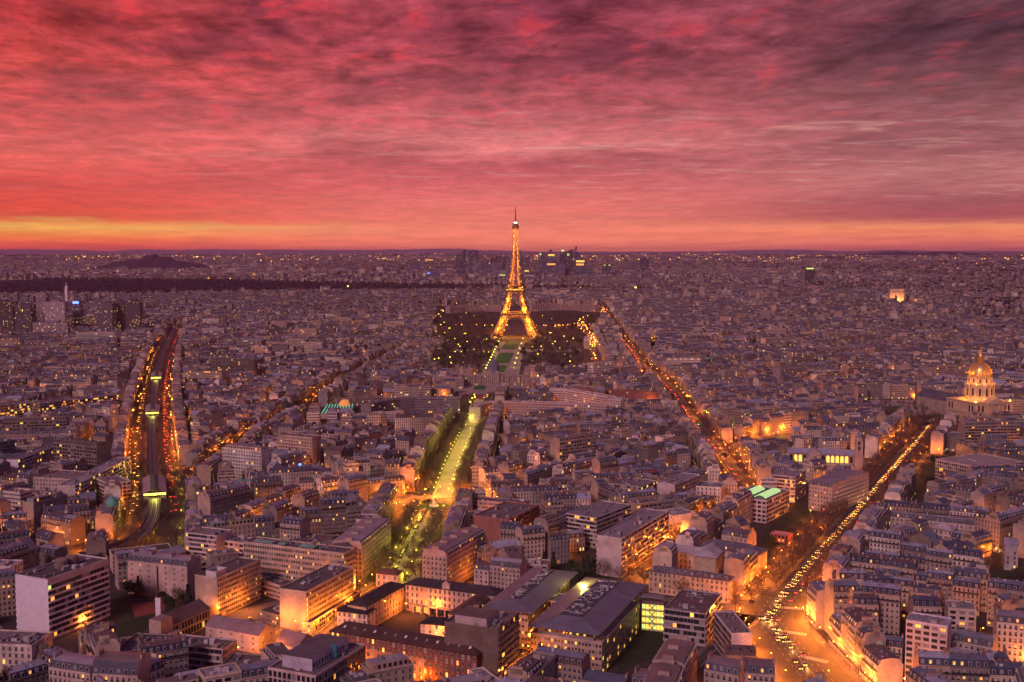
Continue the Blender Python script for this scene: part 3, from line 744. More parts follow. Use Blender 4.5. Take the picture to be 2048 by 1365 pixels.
def block(name, label, cat, A, B, Cc, h, fl, sty=('office', 'office'), col=(.45, .38, .32), roof='flat', rcol=(.16, .14, .14), lit=.1, group=None, gear=6,
          z0=0.0, pal=('warm', 'yellow'), root=None, partname=None, swap=False, budget=100, trim=None, steep=3.0, occ=True, seed=None, dist_lod=False, hipin=None):
    x, y, w_, d_, a, fl_ = footprint(A, B, Cc, h)
    if occ: OCC.add(rect_of(x, y, w_, d_, a))
    rr = random.Random(seed or int(A[0] * 7 + A[1]))
    if root is None:
        root = empty(name, x, y, H(x, y), a); tag(root, label, cat, group); fr = ID; own = True
    else:
        ra = root.rotation_euler[2]; c, s_ = math.cos(-ra), math.sin(-ra); dx, dy = x - root.location[0], y - root.location[1]
        fr = Fr(c * dx - s_ * dy, s_ * dx + c * dy, 0, a - ra); own = False
    hf = (h - .8) / fl if fl else 3
    mw = MB(); mr_ = MB()
    P = [(0, 0), (w_, 0), (w_, d_), (0, d_)]; stys = [sty[0], sty[1], sty[0], sty[1]]
    if len(sty) > 2: stys = list(sty)
    mt = {'tile': 'tile_white', 'teal': 'teal_glass', 'tealwin': 'teal_glass'}
    facs = []
    for i in range(4):
        p, q = P[i], P[(i + 1) % 4]; L = math.hypot(p[0] - q[0], p[1] - q[1])
        wm = mt.get(stys[i], 'wall_plain'); cc = col
        pts = [(*p, 0), (*q, 0), (*q, h), (*p, h)]
        if stys[i] in ('shade', 'shaderib'):
            n_ = max(1, round(L / 2.6)); uo, vo = rr.randint(0, 90) * 10, rr.randint(0, 90) * 100
            mw.face(pts, 'wall_windows', (*col, 1.0 if stys[i] == 'shade' else .5), [(uo, vo), (uo + n_, vo), (uo + n_, vo + fl), (uo, vo + fl)], fr)
        else: mw.face(pts, wm, cc, None, fr)
        an = [0, math.pi / 2, math.pi, -math.pi / 2][i]
        wx, wy, _ = Fr(x, y, 0, a)((*p, 0))
        if stys[i] in STY and visible(wx, wy, math.sin(an + a), -math.cos(an + a)):
            f3 = fr((p[0], p[1], 0)); facs.append((f3[0], f3[1], an + fr.a, L, stys[i]))
        if stys[i] == 'tile':   # joint lines
            for k in range(1, int(L / 1.5)):
                t_ = k * 1.5 / L; e = .03; nx, ny = math.sin(an), -math.cos(an)
                cx_, cy_ = p[0] + (q[0] - p[0]) * t_ + nx * e, p[1] + (q[1] - p[1]) * t_ + ny * e; ux, uy = (q[0] - p[0]) / L * .04, (q[1] - p[1]) / L * .04
                mw.face([(cx_ - ux, cy_ - uy, 0), (cx_ + ux, cy_ + uy, 0), (cx_ + ux, cy_ + uy, h), (cx_ - ux, cy_ - uy, h)], 'roof_dull', (.3, .27, .3), None, fr)
            for k in range(1, int(h / 1.1)):
                nx, ny = math.sin(an) * .035, -math.cos(an) * .035
                mw.face([(p[0] + nx, p[1] + ny, k * 1.1), (q[0] + nx, q[1] + ny, k * 1.1), (q[0] + nx, q[1] + ny, k * 1.1 + .08), (p[0] + nx, p[1] + ny, k * 1.1 + .08)], 'roof_dull', (.3, .27, .3), None, fr)
        if stys[i] == 'ribbon':
            nx, ny = math.sin(an), -math.cos(an); ux, uy = math.cos(an), math.sin(an)
            f3 = fr((p[0], p[1], 0)); rf = Fr(f3[0], f3[1], 0, an + fr.a)
            top = fl if trim != 'slab' else fl - 1
            for k in range(top):
                zz_ = .8 + k * hf; gm = MB(); x_ = .3; segs = []
                while x_ < L - .3:
                    L2 = min(rr.uniform(1.4, 3.2), L - .3 - x_)
                    gm.face([(x_, -.04, zz_ + .95), (x_ + L2 - .12, -.04, zz_ + .95), (x_ + L2 - .12, -.04, zz_ + hf - .25), (x_, -.04, zz_ + hf - .25)],
                            {'w': 'win_warm', 'y': 'win_yellow', 'g': 'glass', 'b': 'blind', 'G': 'win_green'}[('y' if trim != 'slab' else 'G') if rr.random() < lit * .4 else ('w' if rr.random() < lit else ('g' if rr.random() < .75 else 'b'))], (0, 0, 0), None, rf)
                    x_ += L2
                gm.obj('window_band', root)
                gaps = []
                if trim == 'slab':
                    g0 = rr.uniform(.15, .8) * L; gaps = [(g0, g0 + 4)] if rr.random() < .6 else []
                xs = [0.0]
                for g0, g1 in gaps: xs += [g0, g1]
                xs.append(L)
                for j in range(0, len(xs), 2):
                    sm = MB(); sm.box(xs[j] + .05, xs[j + 1] - .05, -.55, -.005, zz_ - .1, zz_ + .85, 'tile_white' if trim == 'slab' else 'wall_plain', tuple(min(.6, c * 1.12) for c in col), rf, bottom=True)
                    sm.obj('spandrel', root)
    ht = h
    rn = partname or 'roof'
    if roof == 'flat':
        mr_.box(.35, w_ - .35, .35, d_ - .35, h - .6, h - .45, 'roof_dull', rcol, fr)
        for x0, x1, y0, y1 in ((-.05, w_ + .05, -.05, .35), (-.05, w_ + .05, d_ - .35, d_ + .05), (-.05, .35, .35, d_ - .35), (w_ - .35, w_ + .05, .35, d_ - .35)):
            mr_.box(x0, x1, y0, y1, h - .3, h + .35, 'wall_plain', tuple(min(.6, c * 1.15) for c in col), fr)
        ht = h - .45
    elif roof in ('hip', 'metalhip'):
        ins = hipin or min(d_, w_) * .5 - .05; rise = ins * (.5 if roof == 'hip' else .42); e = .6 if roof == 'hip' else 4.0
        o_ = [(-e, -e), (w_ + e, -e), (w_ + e, d_ + e), (-e, d_ + e)]; i_ = [(ins, ins), (w_ - ins, ins), (w_ - ins, d_ - ins), (ins, d_ - ins)]
        mtn = 'roof_dull' if roof == 'hip' else 'roof_metal'
        for k in range(4):
            k2 = (k + 1) % 4; L = math.hypot(o_[k][0] - o_[k2][0], o_[k][1] - o_[k2][1])
            mr_.face([(*o_[k], h), (*o_[k2], h), (*i_[k2], h + rise), (*i_[k], h + rise)], mtn, rcol, [(0, 0), (L, 0), (L - ins, 2), (ins, 2)], fr)
            mr_.face([(*o_[k], h - .45), (*o_[k2], h - .45), (*o_[k2], h), (*o_[k], h)], 'roof_dull', tuple(c * .6 for c in rcol), None, fr)
        mr_.face([(*q, h - .45) for q in o_[::-1]], 'roof_dull', rcol, None, fr)
        mr_.face([(*q, h + rise) for q in i_], 'roof_dull', tuple(c * .5 for c in rcol) if roof == 'metalhip' else rcol, None, fr)
        ht = h + rise
        if roof == 'metalhip':
            k3 = int((w_ - 2 * ins) * (d_ - 2 * ins) / 7)
            for q in range(min(70, k3)):
                um = MB(); X_ = rr.uniform(ins + .5, w_ - ins - 2.5); Y_ = rr.uniform(ins + .5, max(ins + .6, d_ - ins - 2.5)); t_ = rr.random()
                if t_ < .45: um.box(X_, X_ + rr.uniform(.8, 2), Y_, Y_ + rr.uniform(.8, 2), ht, ht + rr.uniform(.5, 1.4), 'wall_plain', rr.choice(((.3, .3, .32), (.10, .10, .11), (.42, .42, .43))), fr)
                else:
                    L = rr.uniform(2, 6); vert = rr.random() < .5
                    q2 = (X_, min(Y_ + L, d_ - ins - .5), ht + .6) if vert else (min(X_ + L, w_ - ins - .5), Y_, ht + .6)
                    um.bar((X_, Y_, ht + .6), q2, .22, 'wall_plain', (.40, .40, .42), fr); um.bar(q2, (q2[0], q2[1], ht), .22, 'wall_plain', (.40, .40, .42), fr)
                um.obj('roof_unit', root)
    elif roof == 'gable':
        rise = d_ * .3; e = .4
        for (ya, yb) in ((-e, d_ / 2), (d_ + e, d_ / 2)):
            q = [(-e, ya, h - .05), (w_ + e, ya, h - .05), (w_ + e, yb, h + rise), (-e, yb, h + rise)]
            mr_.face(q if ya < yb else q[::-1], 'roof_metal', rcol, [(0, 0), (w_, 0), (w_, 2), (0, 2)], fr)
        for X_ in (0, w_): mw.face([(X_, 0, h), (X_, d_, h), (X_, d_ / 2, h + rise - .2)], 'wall_plain', col, None, fr)
    elif roof == 'mansard':
        zt, rise = mansard(mw, mr_, w_, d_, h, rr, (.085, .09, .12), rcol, col, fr, steep)
        n_ = int(w_ / 3.1)
        for sgn in (1, -1):
            for i in range(n_):
                dm = MB(); dormer(dm, (i + .5) * w_ / n_, 1.5, h, sgn, d_, None, .1, rr, fr); dm.obj('dormer', root)
        for X_ in [0.5 + i * (w_ - 1) / max(1, round(w_ / 16)) for i in range(max(1, round(w_ / 16)) + 1)]:
            cm = MB(); L = min(d_ * .45, 5); chimney(cm, X_, d_ / 2 - L / 2 + rr.uniform(-1, 1), L, h + 1, zt + rise + 1.5, tuple(c * .9 for c in col), rr, fr); cm.obj('chimney', root)
        gear = 0
    if roof in ('hip',) and trim == 'dormers':
        n_ = int(w_ / 4)
        for i in range(n_):
            dm = MB(); dormer(dm, (i + .5) * w_ / n_, 1.5, h - .3, 1, d_, None, .12, rr, fr); dm.obj('dormer', root)
        for i in range(3):
            cm = MB(); chimney(cm, w_ * (i + .5) / 3, d_ / 2 - 1, 2, h + 1, ht + 1.2, tuple(c * .8 for c in col), rr, fr); cm.obj('chimney', root)
    mw.obj('wall', root); ro = mr_.obj('roof', root)
    for c_ in list(root.children):
        if c_.name.split('.')[0] in ('dormer', 'chimney', 'roof_unit') : c_.parent = ro
    if trim == 'bands':   # string courses
        for k in range(1, fl + 1):
            bm = MB(); z = .5 + k * hf - .25
            bm.box(-.12, w_ + .12, -.12, -.004, z, z + .25, 'wall_plain', tuple(min(.6, c * 1.1) for c in col), fr); bm.box(w_ + .004, w_ + .12, 0, d_, z, z + .25, 'wall_plain', tuple(min(.6, c * 1.1) for c in col), fr)
            bm.box(-.12, -.004, 0, d_, z, z + .25, 'wall_plain', tuple(min(.6, c * 1.1) for c in col), fr)
            bm.obj('string_course', root)
    used = sum(1 for c_ in root.children if c_.name.startswith('window') and c_.get('kind') != 'stuff') if not own else 0
    if facs: facade(root, facs, fl, lit, rr, max(0, budget - used), hf=hf, pal=pal, z0=.3)
    if gear and own and roof == 'flat': roof_gear(ro, w_, d_, ht, rr, gear + 4)
    HEROES.append((root, proj(x, y, 0)))
    return root, w_, d_, fr
# ------------------------------------------------------------ landmarks that reserve ground before the town is filled in
def polyblock(name, label, cat, pts, h, depth, col, alpha=1.0, rcol=(.2, .18, .19), bays=2.8, away=True, group=None, parap=.9, cols=None, fl=None):
    P = [G(a, b, h) for a, b in pts]; z = H(*P[0])
    ox, oy = P[0]; root = empty(name, ox, oy, z); tag(root, label, cat, group)
    fl = fl or max(1, round(h / 3.2)); mw, mr_ = MB(), MB(); nn = []
    for i in range(len(P)):
        a, b_ = P[max(0, i - 1)], P[min(len(P) - 1, i + 1)]; dx, dy = b_[0] - a[0], b_[1] - a[1]; L = math.hypot(dx, dy)
        n_ = (-dy / L, dx / L); 
        if (n_[0] * P[i][0] + n_[1] * P[i][1] < 0) == away: n_ = (-n_[0], -n_[1])
        nn.append(n_)
    F = [(x - ox, y - oy) for x, y in P]; B = [(x - ox + n_[0] * depth, y - oy + n_[1] * depth) for (x, y), n_ in zip(P, nn)]
    u = rnd.randint(0, 50) * 10; vo = rnd.randint(0, 50) * 100
    for i in range(len(F) - 1):
        L = math.dist(F[i], F[i + 1]); nb = max(1, round(L / bays))
        q = [F[i], F[i + 1], B[i + 1], B[i]]
        ccw = (F[i + 1][0] - F[i][0]) * (B[i][1] - F[i][1]) - (F[i + 1][1] - F[i][1]) * (B[i][0] - F[i][0]) > 0
        for (p, r_) in ((F[i], F[i + 1]), (B[i + 1], B[i])):
            f4 = [(*p, 0), (*r_, 0), (*r_, h), (*p, h)]; uvs = [(u, vo), (u + nb, vo), (u + nb, vo + fl), (u, vo + fl)]
            mw.face(f4 if ccw else f4[::-1], 'wall_windows', (*col, alpha), uvs if ccw else uvs[::-1])
        u += nb
        mr_.face([(*p, h - .3) for p in (q if ccw else q[::-1])], 'roof_dull', rcol)
        OCC.add(rect_of(ox + q[0][0], oy + q[0][1], L, depth, math.atan2(F[i + 1][1] - F[i][1], F[i + 1][0] - F[i][0])) if ccw else rect_of(ox + q[1][0], oy + q[1][1], L, depth, math.atan2(F[i][1] - F[i + 1][1], F[i][0] - F[i + 1][0])))
        for (p, r_) in ((F[i], F[i + 1]), (B[i], B[i + 1])):
            ang = math.atan2(r_[1] - p[1], r_[0] - p[0]); mw.box(0, L, -.25, .25, h - .32, h + parap, 'wall_plain', tuple(min(.6, c * 1.12) for c in col), Fr(*p, 0, ang))
        if cols:
            k = 0.0
            while k < L:
                t_ = k / L; px_, py_ = F[i][0] + (F[i + 1][0] - F[i][0]) * t_, F[i][1] + (F[i + 1][1] - F[i][1]) * t_
                mw.box(px_ - nn[i][0] * 1.6 - cols[1], px_ - nn[i][0] * 1.6 + cols[1], py_ - nn[i][1] * 1.6 - cols[1], py_ - nn[i][1] * 1.6 + cols[1], 0, h, 'wall_plain', tuple(min(.6, c * 1.2) for c in col)); k += cols[0]
    for e in (0, len(F) - 1):
        f4 = [(*F[e], 0), (*B[e], 0), (*B[e], h), (*F[e], h)]; mw.face(f4, 'wall_plain', col)
    mw.obj('wall', root); mr_.obj('roof', root)
    L = math.dist(F[0], F[-1]); k = 0
    for i in range(len(F) - 1):
        for t_ in (.3, .7):
            um = MB(); cx_, cy_ = (F[i][0] * (1 - t_) + F[i + 1][0] * t_ + B[i][0] * (1 - t_) + B[i + 1][0] * t_) / 2, (F[i][1] * (1 - t_) + F[i + 1][1] * t_ + B[i][1] * (1 - t_) + B[i + 1][1] * t_) / 2
            um.box(cx_ - 3, cx_ + 3, cy_ - 1.5, cy_ + 1.5, h - .3, h + 2.2, 'wall_plain', tuple(c * .85 for c in col)); um.obj('roof_unit', root)
    return root
polyblock('ministry_building', 'dark gridded concave office building with pale ends, left beyond the yellow avenue', 'office building', [(742, 809), (770, 803), (800, 799), (830, 797), (870, 797), (920, 797)], 26, 15, (.22, .18, .19), .5, (.20, .17, .19))
polyblock('ministry_building', 'pale curved office range with square windows, right of the yellow avenue head', 'office building', [(961, 815), (968, 809), (985, 806), (1040, 806), (1120, 808), (1214, 812)], 20, 14, (.46, .36, .33), .8, (.3, .25, .25))
polyblock('ministry_building', 'white stepped office range with brightly lit top floors, near the red-roofed block', 'office building', [(1098, 780), (1130, 781), (1170, 787), (1216, 796)], 22, 14, (.56, .46, .42), .6, (.36, .3, .3))
polyblock('ministry_building', 'white windowed office range, continuing right to the diagonal avenue', 'office building', [(1217, 799), (1262, 803), (1310, 805), (1354, 806)], 22, 14, (.56, .46, .42), .8, (.3, .26, .27))
polyblock('barracks', 'dark red brick barracks behind the white office ranges', 'barracks', [(1150, 779), (1230, 782), (1342, 788)], 16, 14, (.26, .10, .08), 1.0, (.14, .08, .08))
polyblock('barracks', 'long slate-roofed stable range on the left side of the parade square', 'barracks', [(790, 777), (850, 777), (905, 778)], 11, 11, (.32, .22, .20), 1.0, (.10, .07, .07))
polyblock('barracks', 'low red-brown stable range left of centre above the concave office building', 'barracks', [(675, 800), (720, 797), (770, 794)], 10, 11, (.30, .21, .19), 1.0, (.10, .075, .08))
polyblock('office_building', 'white small office block in front of the concave dark building', 'office building', [(746, 828), (802, 827)], 18, 12, (.50, .40, .37), .5, (.3, .26, .27))
polyblock('museum_wing', 'left curved colonnaded palace wing behind the iron tower', 'palace', [(899, 613), (930, 610), (965, 609), (1003, 610)], 24, 18, (.32, .23, .21), 1.0, (.3, .25, .27), cols=(7, 1.1), group='palace wings')
polyblock('museum_wing', 'right curved colonnaded palace wing behind the iron tower', 'palace', [(1064, 609), (1100, 607), (1145, 607), (1190, 612)], 24, 18, (.32, .23, .21), 1.0, (.3, .25, .27), cols=(7, 1.1), group='palace wings')
polyblock('round_theatre', 'pink-lit curved exhibition palace on the right river bank', 'palace', [(1425, 650), (1450, 642), (1490, 641), (1550, 645)], 20, 30, (.40, .30, .28), .8, (.28, .24, .27), cols=(8, 1.0))
polyblock('housing_range', 'long white horizontal-banded housing block beyond the left towers', 'housing block', [(283, 628), (320, 627), (366, 629), (400, 640)], 26, 16, (.48, .40, .42), .5, (.26, .24, .28))
polyblock('housing_range', 'long housing range left of the dark park, dotted with lit windows', 'housing block', [(430, 672), (450, 668), (510, 664)], 24, 14, (.46, .36, .36), .5, (.26, .24, .28))
# military school
r_ = polyblock('military_school', 'long slate-roofed military school with a square dome at its centre, facing the park', 'palace', [(868, 757), (925, 757), (926, 751), (1046, 751), (1047, 757), (1130, 757)], 16, 15, (.34, .26, .23), 1.0, (.10, .10, .13), cols=(9, .5))
cx, cy = G(986, 751, 16); cx -= r_.location[0]; cy -= r_.location[1]
mb = MB(); mb.box(cx - 10, cx + 10, cy - 2, cy + 16, 0, 22, 'wall_plain', (.38, .29, .25)); mb.face([(cx - 10, cy - 2, 22), (cx + 10, cy - 2, 22), (cx, cy - 2, 26)], 'wall_plain', (.40, .31, .27))
for k in range(6): mb.prism(cx - 8.5 + k * 3.4, cy - 3, 0, 21, .8, .7, 8, 'wall_plain', (.42, .33, .28))
mb.obj('central_pavilion', r_)
mb = MB(); fr = Fr(cx, cy + 7, 22, 0); pr = [(0, 10), (3, 10)] + [(3 + 15 * math.sin(R(a_)), 10 * math.cos(R(a_)) ** .8) for a_ in (15, 30, 45, 60, 75)] + [(18.5, 1.5), (23, 1.2), (25, .2)]
for (z0, r0), (z1, r1) in zip(pr, pr[1:]):
    for i in range(16):
        a0, a1 = 2 * math.pi * i / 16, 2 * math.pi * (i + 1) / 16
        mb.face([(r0 * math.cos(a0), r0 * math.sin(a0), z0), (r0 * math.cos(a1), r0 * math.sin(a1), z0), (r1 * math.cos(a1), r1 * math.sin(a1), z1), (r1 * math.cos(a0), r1 * math.sin(a0), z1)], 'roof_dull', (.15, .16, .21), None, fr)
mb.obj('dome', r_)
for i_, (pts, lab) in enumerate((([(728, 758), (790, 757), (853, 758)], 'left'), ([(1122, 763), (1185, 762), (1250, 763)], 'right'))):
    q = polyblock('barracks', 'slate-roofed barracks with a small central dome, %s of the military school' % lab, 'barracks', pts, 14, 13, (.36, .27, .23), 1.0, (.11, .10, .13))
    cx, cy = G(pts[1][0], pts[1][1], 14); cx -= q.location[0]; cy -= q.location[1]
    mb = MB(); mb.box(cx - 8, cx + 8, cy - 1, cy + 13, 0, 17, 'wall_plain', (.38, .29, .25)); mb.prism(cx, cy + 6, 17, 21, 9, 7, 8, 'roof_dull', (.13, .13, .17)); mb.prism(cx, cy + 6, 21, 25, 7, 1, 8, 'roof_dull', (.13, .13, .17)); mb.obj('central_pavilion', q)
# church with lit arches
x0, y0 = G(1577, 912, 14); x1, y1 = G(1708, 917, 14); a = math.atan2(y1 - y0, x1 - x0); L = math.dist((x0, y0), (x1, y1))
r_ = empty('church', x0, y0, 0, a); tag(r_, 'long stone church with glowing arched clerestory windows and grey roof', 'church'); OCC.add(rect_of(x0 - 2, y0 - 8, L + 10, 32, a))
SC = (.36, .28, .24)
mb = MB(); mb.box(0, L, 0, 14, 0, 17, 'wall_plain', SC); mb.obj('nave_wall', r_)
mb = MB(); mb.face([(-1, -1, 16.8), (L + 1, -1, 16.8), (L + 1, 7, 21), (-1, 7, 21)], 'roof_metal', (.36, .36, .42), [(0, 0), (L, 0), (L, 2), (0, 2)]); mb.face([(L + 1, 15, 16.8), (-1, 15, 16.8), (-1, 7, 21), (L + 1, 7, 21)], 'roof_metal', (.36, .36, .42), [(0, 0), (L, 0), (L, 2), (0, 2)]); mb.obj('roof', r_)
mb = MB(); mb.box(0, L, -7, -.05, 0, 8, 'wall_plain', (.30, .24, .21), top='roof_metal', topcol=(.3, .3, .35)); mb.obj('aisle', r_)
for i in range(14):
    X_ = 2.5 + i * (L - 5) / 13
    if 4 <= i <= 6: continue
    mb = MB(); mb.face([(X_ - 1.5, -.08, 9.0), (X_ + 1.5, -.08, 9.0), (X_ + 1.5, -.08, 14.2), (X_ + .8, -.08, 15.6), (X_ - .8, -.08, 15.6), (X_ - 1.5, -.08, 14.2)], 'win_yellow' if i in (1, 2, 8, 9, 10, 11, 12) else 'glass'); mb.obj('arched_window', r_)
mb = MB(); X_ = L * .4; mb.box(X_ - 6, X_ + 6, -3, -.1, 0, 18, 'wall_plain', (.42, .33, .28)); mb.face([(X_ - 6, -3, 18), (X_ + 6, -3, 18), (X_, -3, 22.5)], 'wall_plain', (.42, .33, .28))
mb.face([(X_ - 6.5, -3.3, 17.8), (X_, -3.3, 22.8), (X_, 8, 22.8), (X_ - 6.5, 8, 17.8)], 'roof_metal', (.38, .38, .44), [(0, 0), (8, 0), (8, 2), (0, 2)]); mb.face([(X_, -3.3, 22.8), (X_ + 6.5, -3.3, 17.8), (X_ + 6.5, 8, 17.8), (X_, 8, 22.8)], 'roof_metal', (.38, .38, .44), [(0, 0), (8, 0), (8, 2), (0, 2)])
for k in range(10): mb.face([(X_ + (2.2 if j % 2 == 0 else 1.5) * math.cos(2 * math.pi * (k + j * .5) / 10), -3.06, 13 + 2.0 * math.sin(2 * math.pi * (k + j * .5) / 10)) for j in (0, 1)] + [(X_, -3.06, 13)], 'glass')
mb.obj('transept', r_)
for s_ in (0,):
    mb = MB(); X_ = L + 4; mb.box(X_ - 3.5, X_ + 3.5, -6, 1, 0, 33, 'wall_plain', SC)
    for z in (23, 28): mb.face([(X_ - 1, -6.06, z), (X_ + 1, -6.06, z), (X_ + 1, -6.06, z + 3.4), (X_ - 1, -6.06, z + 3.4)], 'glass')
    mb.prism(X_, -2.5, 33, 35, 3.6, 3.2, 8, 'wall_plain', SC); mb.prism(X_, -2.5, 35, 40, 3.0, .4, 8, 'roof_dull', (.2, .2, .25)); mb.obj('bell_tower', r_)
# lit globe and striped court of the conference hall
x, y = G(689, 822); r_ = empty('globe_sculpture', x, y); tag(r_, 'large orange-lit globe in the court left of the concave office building', 'globe'); OCC.add((x, y, 9, 9, 0))
mb = MB(); nlat = 12
for i in range(nlat):
    for j in range(20):
        a0, a1 = -math.pi / 2 + math.pi * i / nlat, -math.pi / 2 + math.pi * (i + 1) / nlat; b0, b1 = 2 * math.pi * j / 20, 2 * math.pi * (j + 1) / 20
        mb.face([(7 * math.cos(p) * math.cos(q), 7 * math.cos(p) * math.sin(q), 8.5 + 7 * math.sin(p)) for p, q in ((a0, b0), (a0, b1), (a1, b1), (a1, b0))], 'globe')
mb.obj('sphere', r_); mb = MB(); mb.prism(0, 0, 0, 2.2, 2.4, 1.4, 8, 'steel'); mb.obj('pedestal', r_)
P = GG([(641, 838), (653, 819), (708, 818), (706, 838)]); ZONES.append(P); r_ = empty('striped_canopy', P[0][0], P[0][1]); tag(r_, 'low roof with fanning green glowing strips beside the orange globe', 'canopy')
ox, oy = P[0]; lerp = lambda a, b_, t_: (a[0] + (b_[0] - a[0]) * t_ - ox, a[1] + (b_[1] - a[1]) * t_ - oy)
mb = MB(); mb.face([(p[0] - ox, p[1] - oy, 7) for p in (P[0], P[3], P[2], P[1])], 'roof_dull', (.08, .09, .1)); 
for i in range(4): p, q = P[i], P[(i + 1) % 4]; mb.face([(p[0] - ox, p[1] - oy, 0), (q[0] - ox, q[1] - oy, 0), (q[0] - ox, q[1] - oy, 6.99), (p[0] - ox, p[1] - oy, 6.99)], 'wall_plain', (.3, .28, .28))
mb.obj('roof', r_)
for k in range(10):
    mb = MB(); a_, b_ = lerp(P[0], P[3], (k + .3) / 10), lerp(P[1], P[2], (k + .3) / 10); c_, d2 = lerp(P[1], P[2], (k + .62) / 10), lerp(P[0], P[3], (k + .62) / 10)
    mb.face([(*a_, 7.1), (*d2, 7.1), (*c_, 7.1), (*b_, 7.1)], 'green_strip'); mb.obj('light_strip', r_)
# towers
def tower(name, label, cat, x0, x1, yt, yb, depth, col, alpha=1.0, shape='box', group=None, lights=None, bays=3.2, dist=None, rc=(.1, .1, .12)):
    gx, gy = G((x0 + x1) / 2, yb); k = gy / FPX / math.cos(math.atan(0)); w_ = (x1 - x0) * gy / FPX * 1.0; h = (yb - yt) * gy / FPX
    z = H(gx, gy); root = empty(name, gx - w_ / 2, gy, z, math.atan2(-gx, gy) * .0); tag(root, label, cat, group)
    OCC.add((gx, gy + depth / 2, w_ / 2, depth / 2, 0)); FARKEEP0.append((gx, gy + depth / 2, max(w_, depth) * .62))
    mw = MB(); fl = max(1, round(h / 3.3)); rr = random.Random(int(x0 * 3 + yt)); uo, vo = rr.randint(0, 90) * 10, rr.randint(0, 90) * 100
    def vol(xa, xb, ya, yb_, za, zb, ztops=None):
        P = [(xa, ya), (xb, ya), (xb, yb_), (xa, yb_)]; zt = ztops or [zb] * 4
        for i in range(4):
            j = (i + 1) % 4; L = math.dist(P[i], P[j]); n_ = max(1, round(L / bays)); f0 = round((zb - za) / 3.3)
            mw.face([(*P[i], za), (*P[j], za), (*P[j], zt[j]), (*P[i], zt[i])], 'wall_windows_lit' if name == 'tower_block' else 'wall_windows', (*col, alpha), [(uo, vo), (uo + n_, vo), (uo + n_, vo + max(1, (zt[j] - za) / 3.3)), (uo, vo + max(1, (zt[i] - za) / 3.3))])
        mw.face([(*P[i], zt[i]) for i in range(4)], 'roof_dull', rc)
    if shape == 'box':
        vol(0, w_, 0, depth, -3, h); 
    elif shape == 'slant': vol(0, w_, 0, depth, -3, h, [h * .84, h, h, h * .84]); 
    elif shape == 'slantl': vol(0, w_, 0, depth, -3, h, [h, h * .86, h * .86, h])
    elif shape == 'step':
        vol(0, w_, 0, depth, -3, h * .72); vol(w_ * .15, w_ * .8, 2, depth - 2, h * .72, h * .9); vol(w_ * .3, w_ * .6, 4, depth - 4, h * .9, h)
    elif shape == 'fin':
        vol(0, w_, 0, depth, -3, h * .62, [h * .70, h * .58, h * .58, h * .70]); vol(0, w_ * .45, 2, depth - 2, h * .60, h * .9, [h * .92, h * .72, h * .72, h * .92]); vol(w_ * .05, w_ * .16, 4, depth - 4, h * .88, h)
    elif shape == 'arch':
        vol(0, w_ * .2, 0, depth, -3, h); vol(w_ * .8, w_, 0, depth, -3, h); vol(w_ * .2, w_ * .8, 0, depth, h * .8, h * .98)
    elif shape == 'twin': vol(0, w_ * .46, 0, depth, -3, h * .98); vol(w_ * .54, w_, 0, depth, -3, h)
    mw.obj('wall', root)
    um = MB(); um.box(w_ * .3, w_ * .7, depth * .3, depth * .7, (h if shape in ('box', 'twin') else h * .5), (h + 4 if shape in ('box', 'twin') else h * .6), 'wall_plain', tuple(c * .7 for c in col)); um.obj('plant_room', root)
    for (fx0, fx1, fz, mt_) in (lights or []):
        lm = MB(); lm.face([(w_ * fx0, -.3, h * fz), (w_ * fx1, -.3, h * fz), (w_ * fx1, -.3, h * fz + h * .05 + 1.5), (w_ * fx0, -.3, h * fz + h * .05 + 1.5)], mt_); lm.obj('lit_sign', root)
    return root
FARKEEP0 = []
DG = 'office towers of the business district'; DC = (.10, .09, .12)
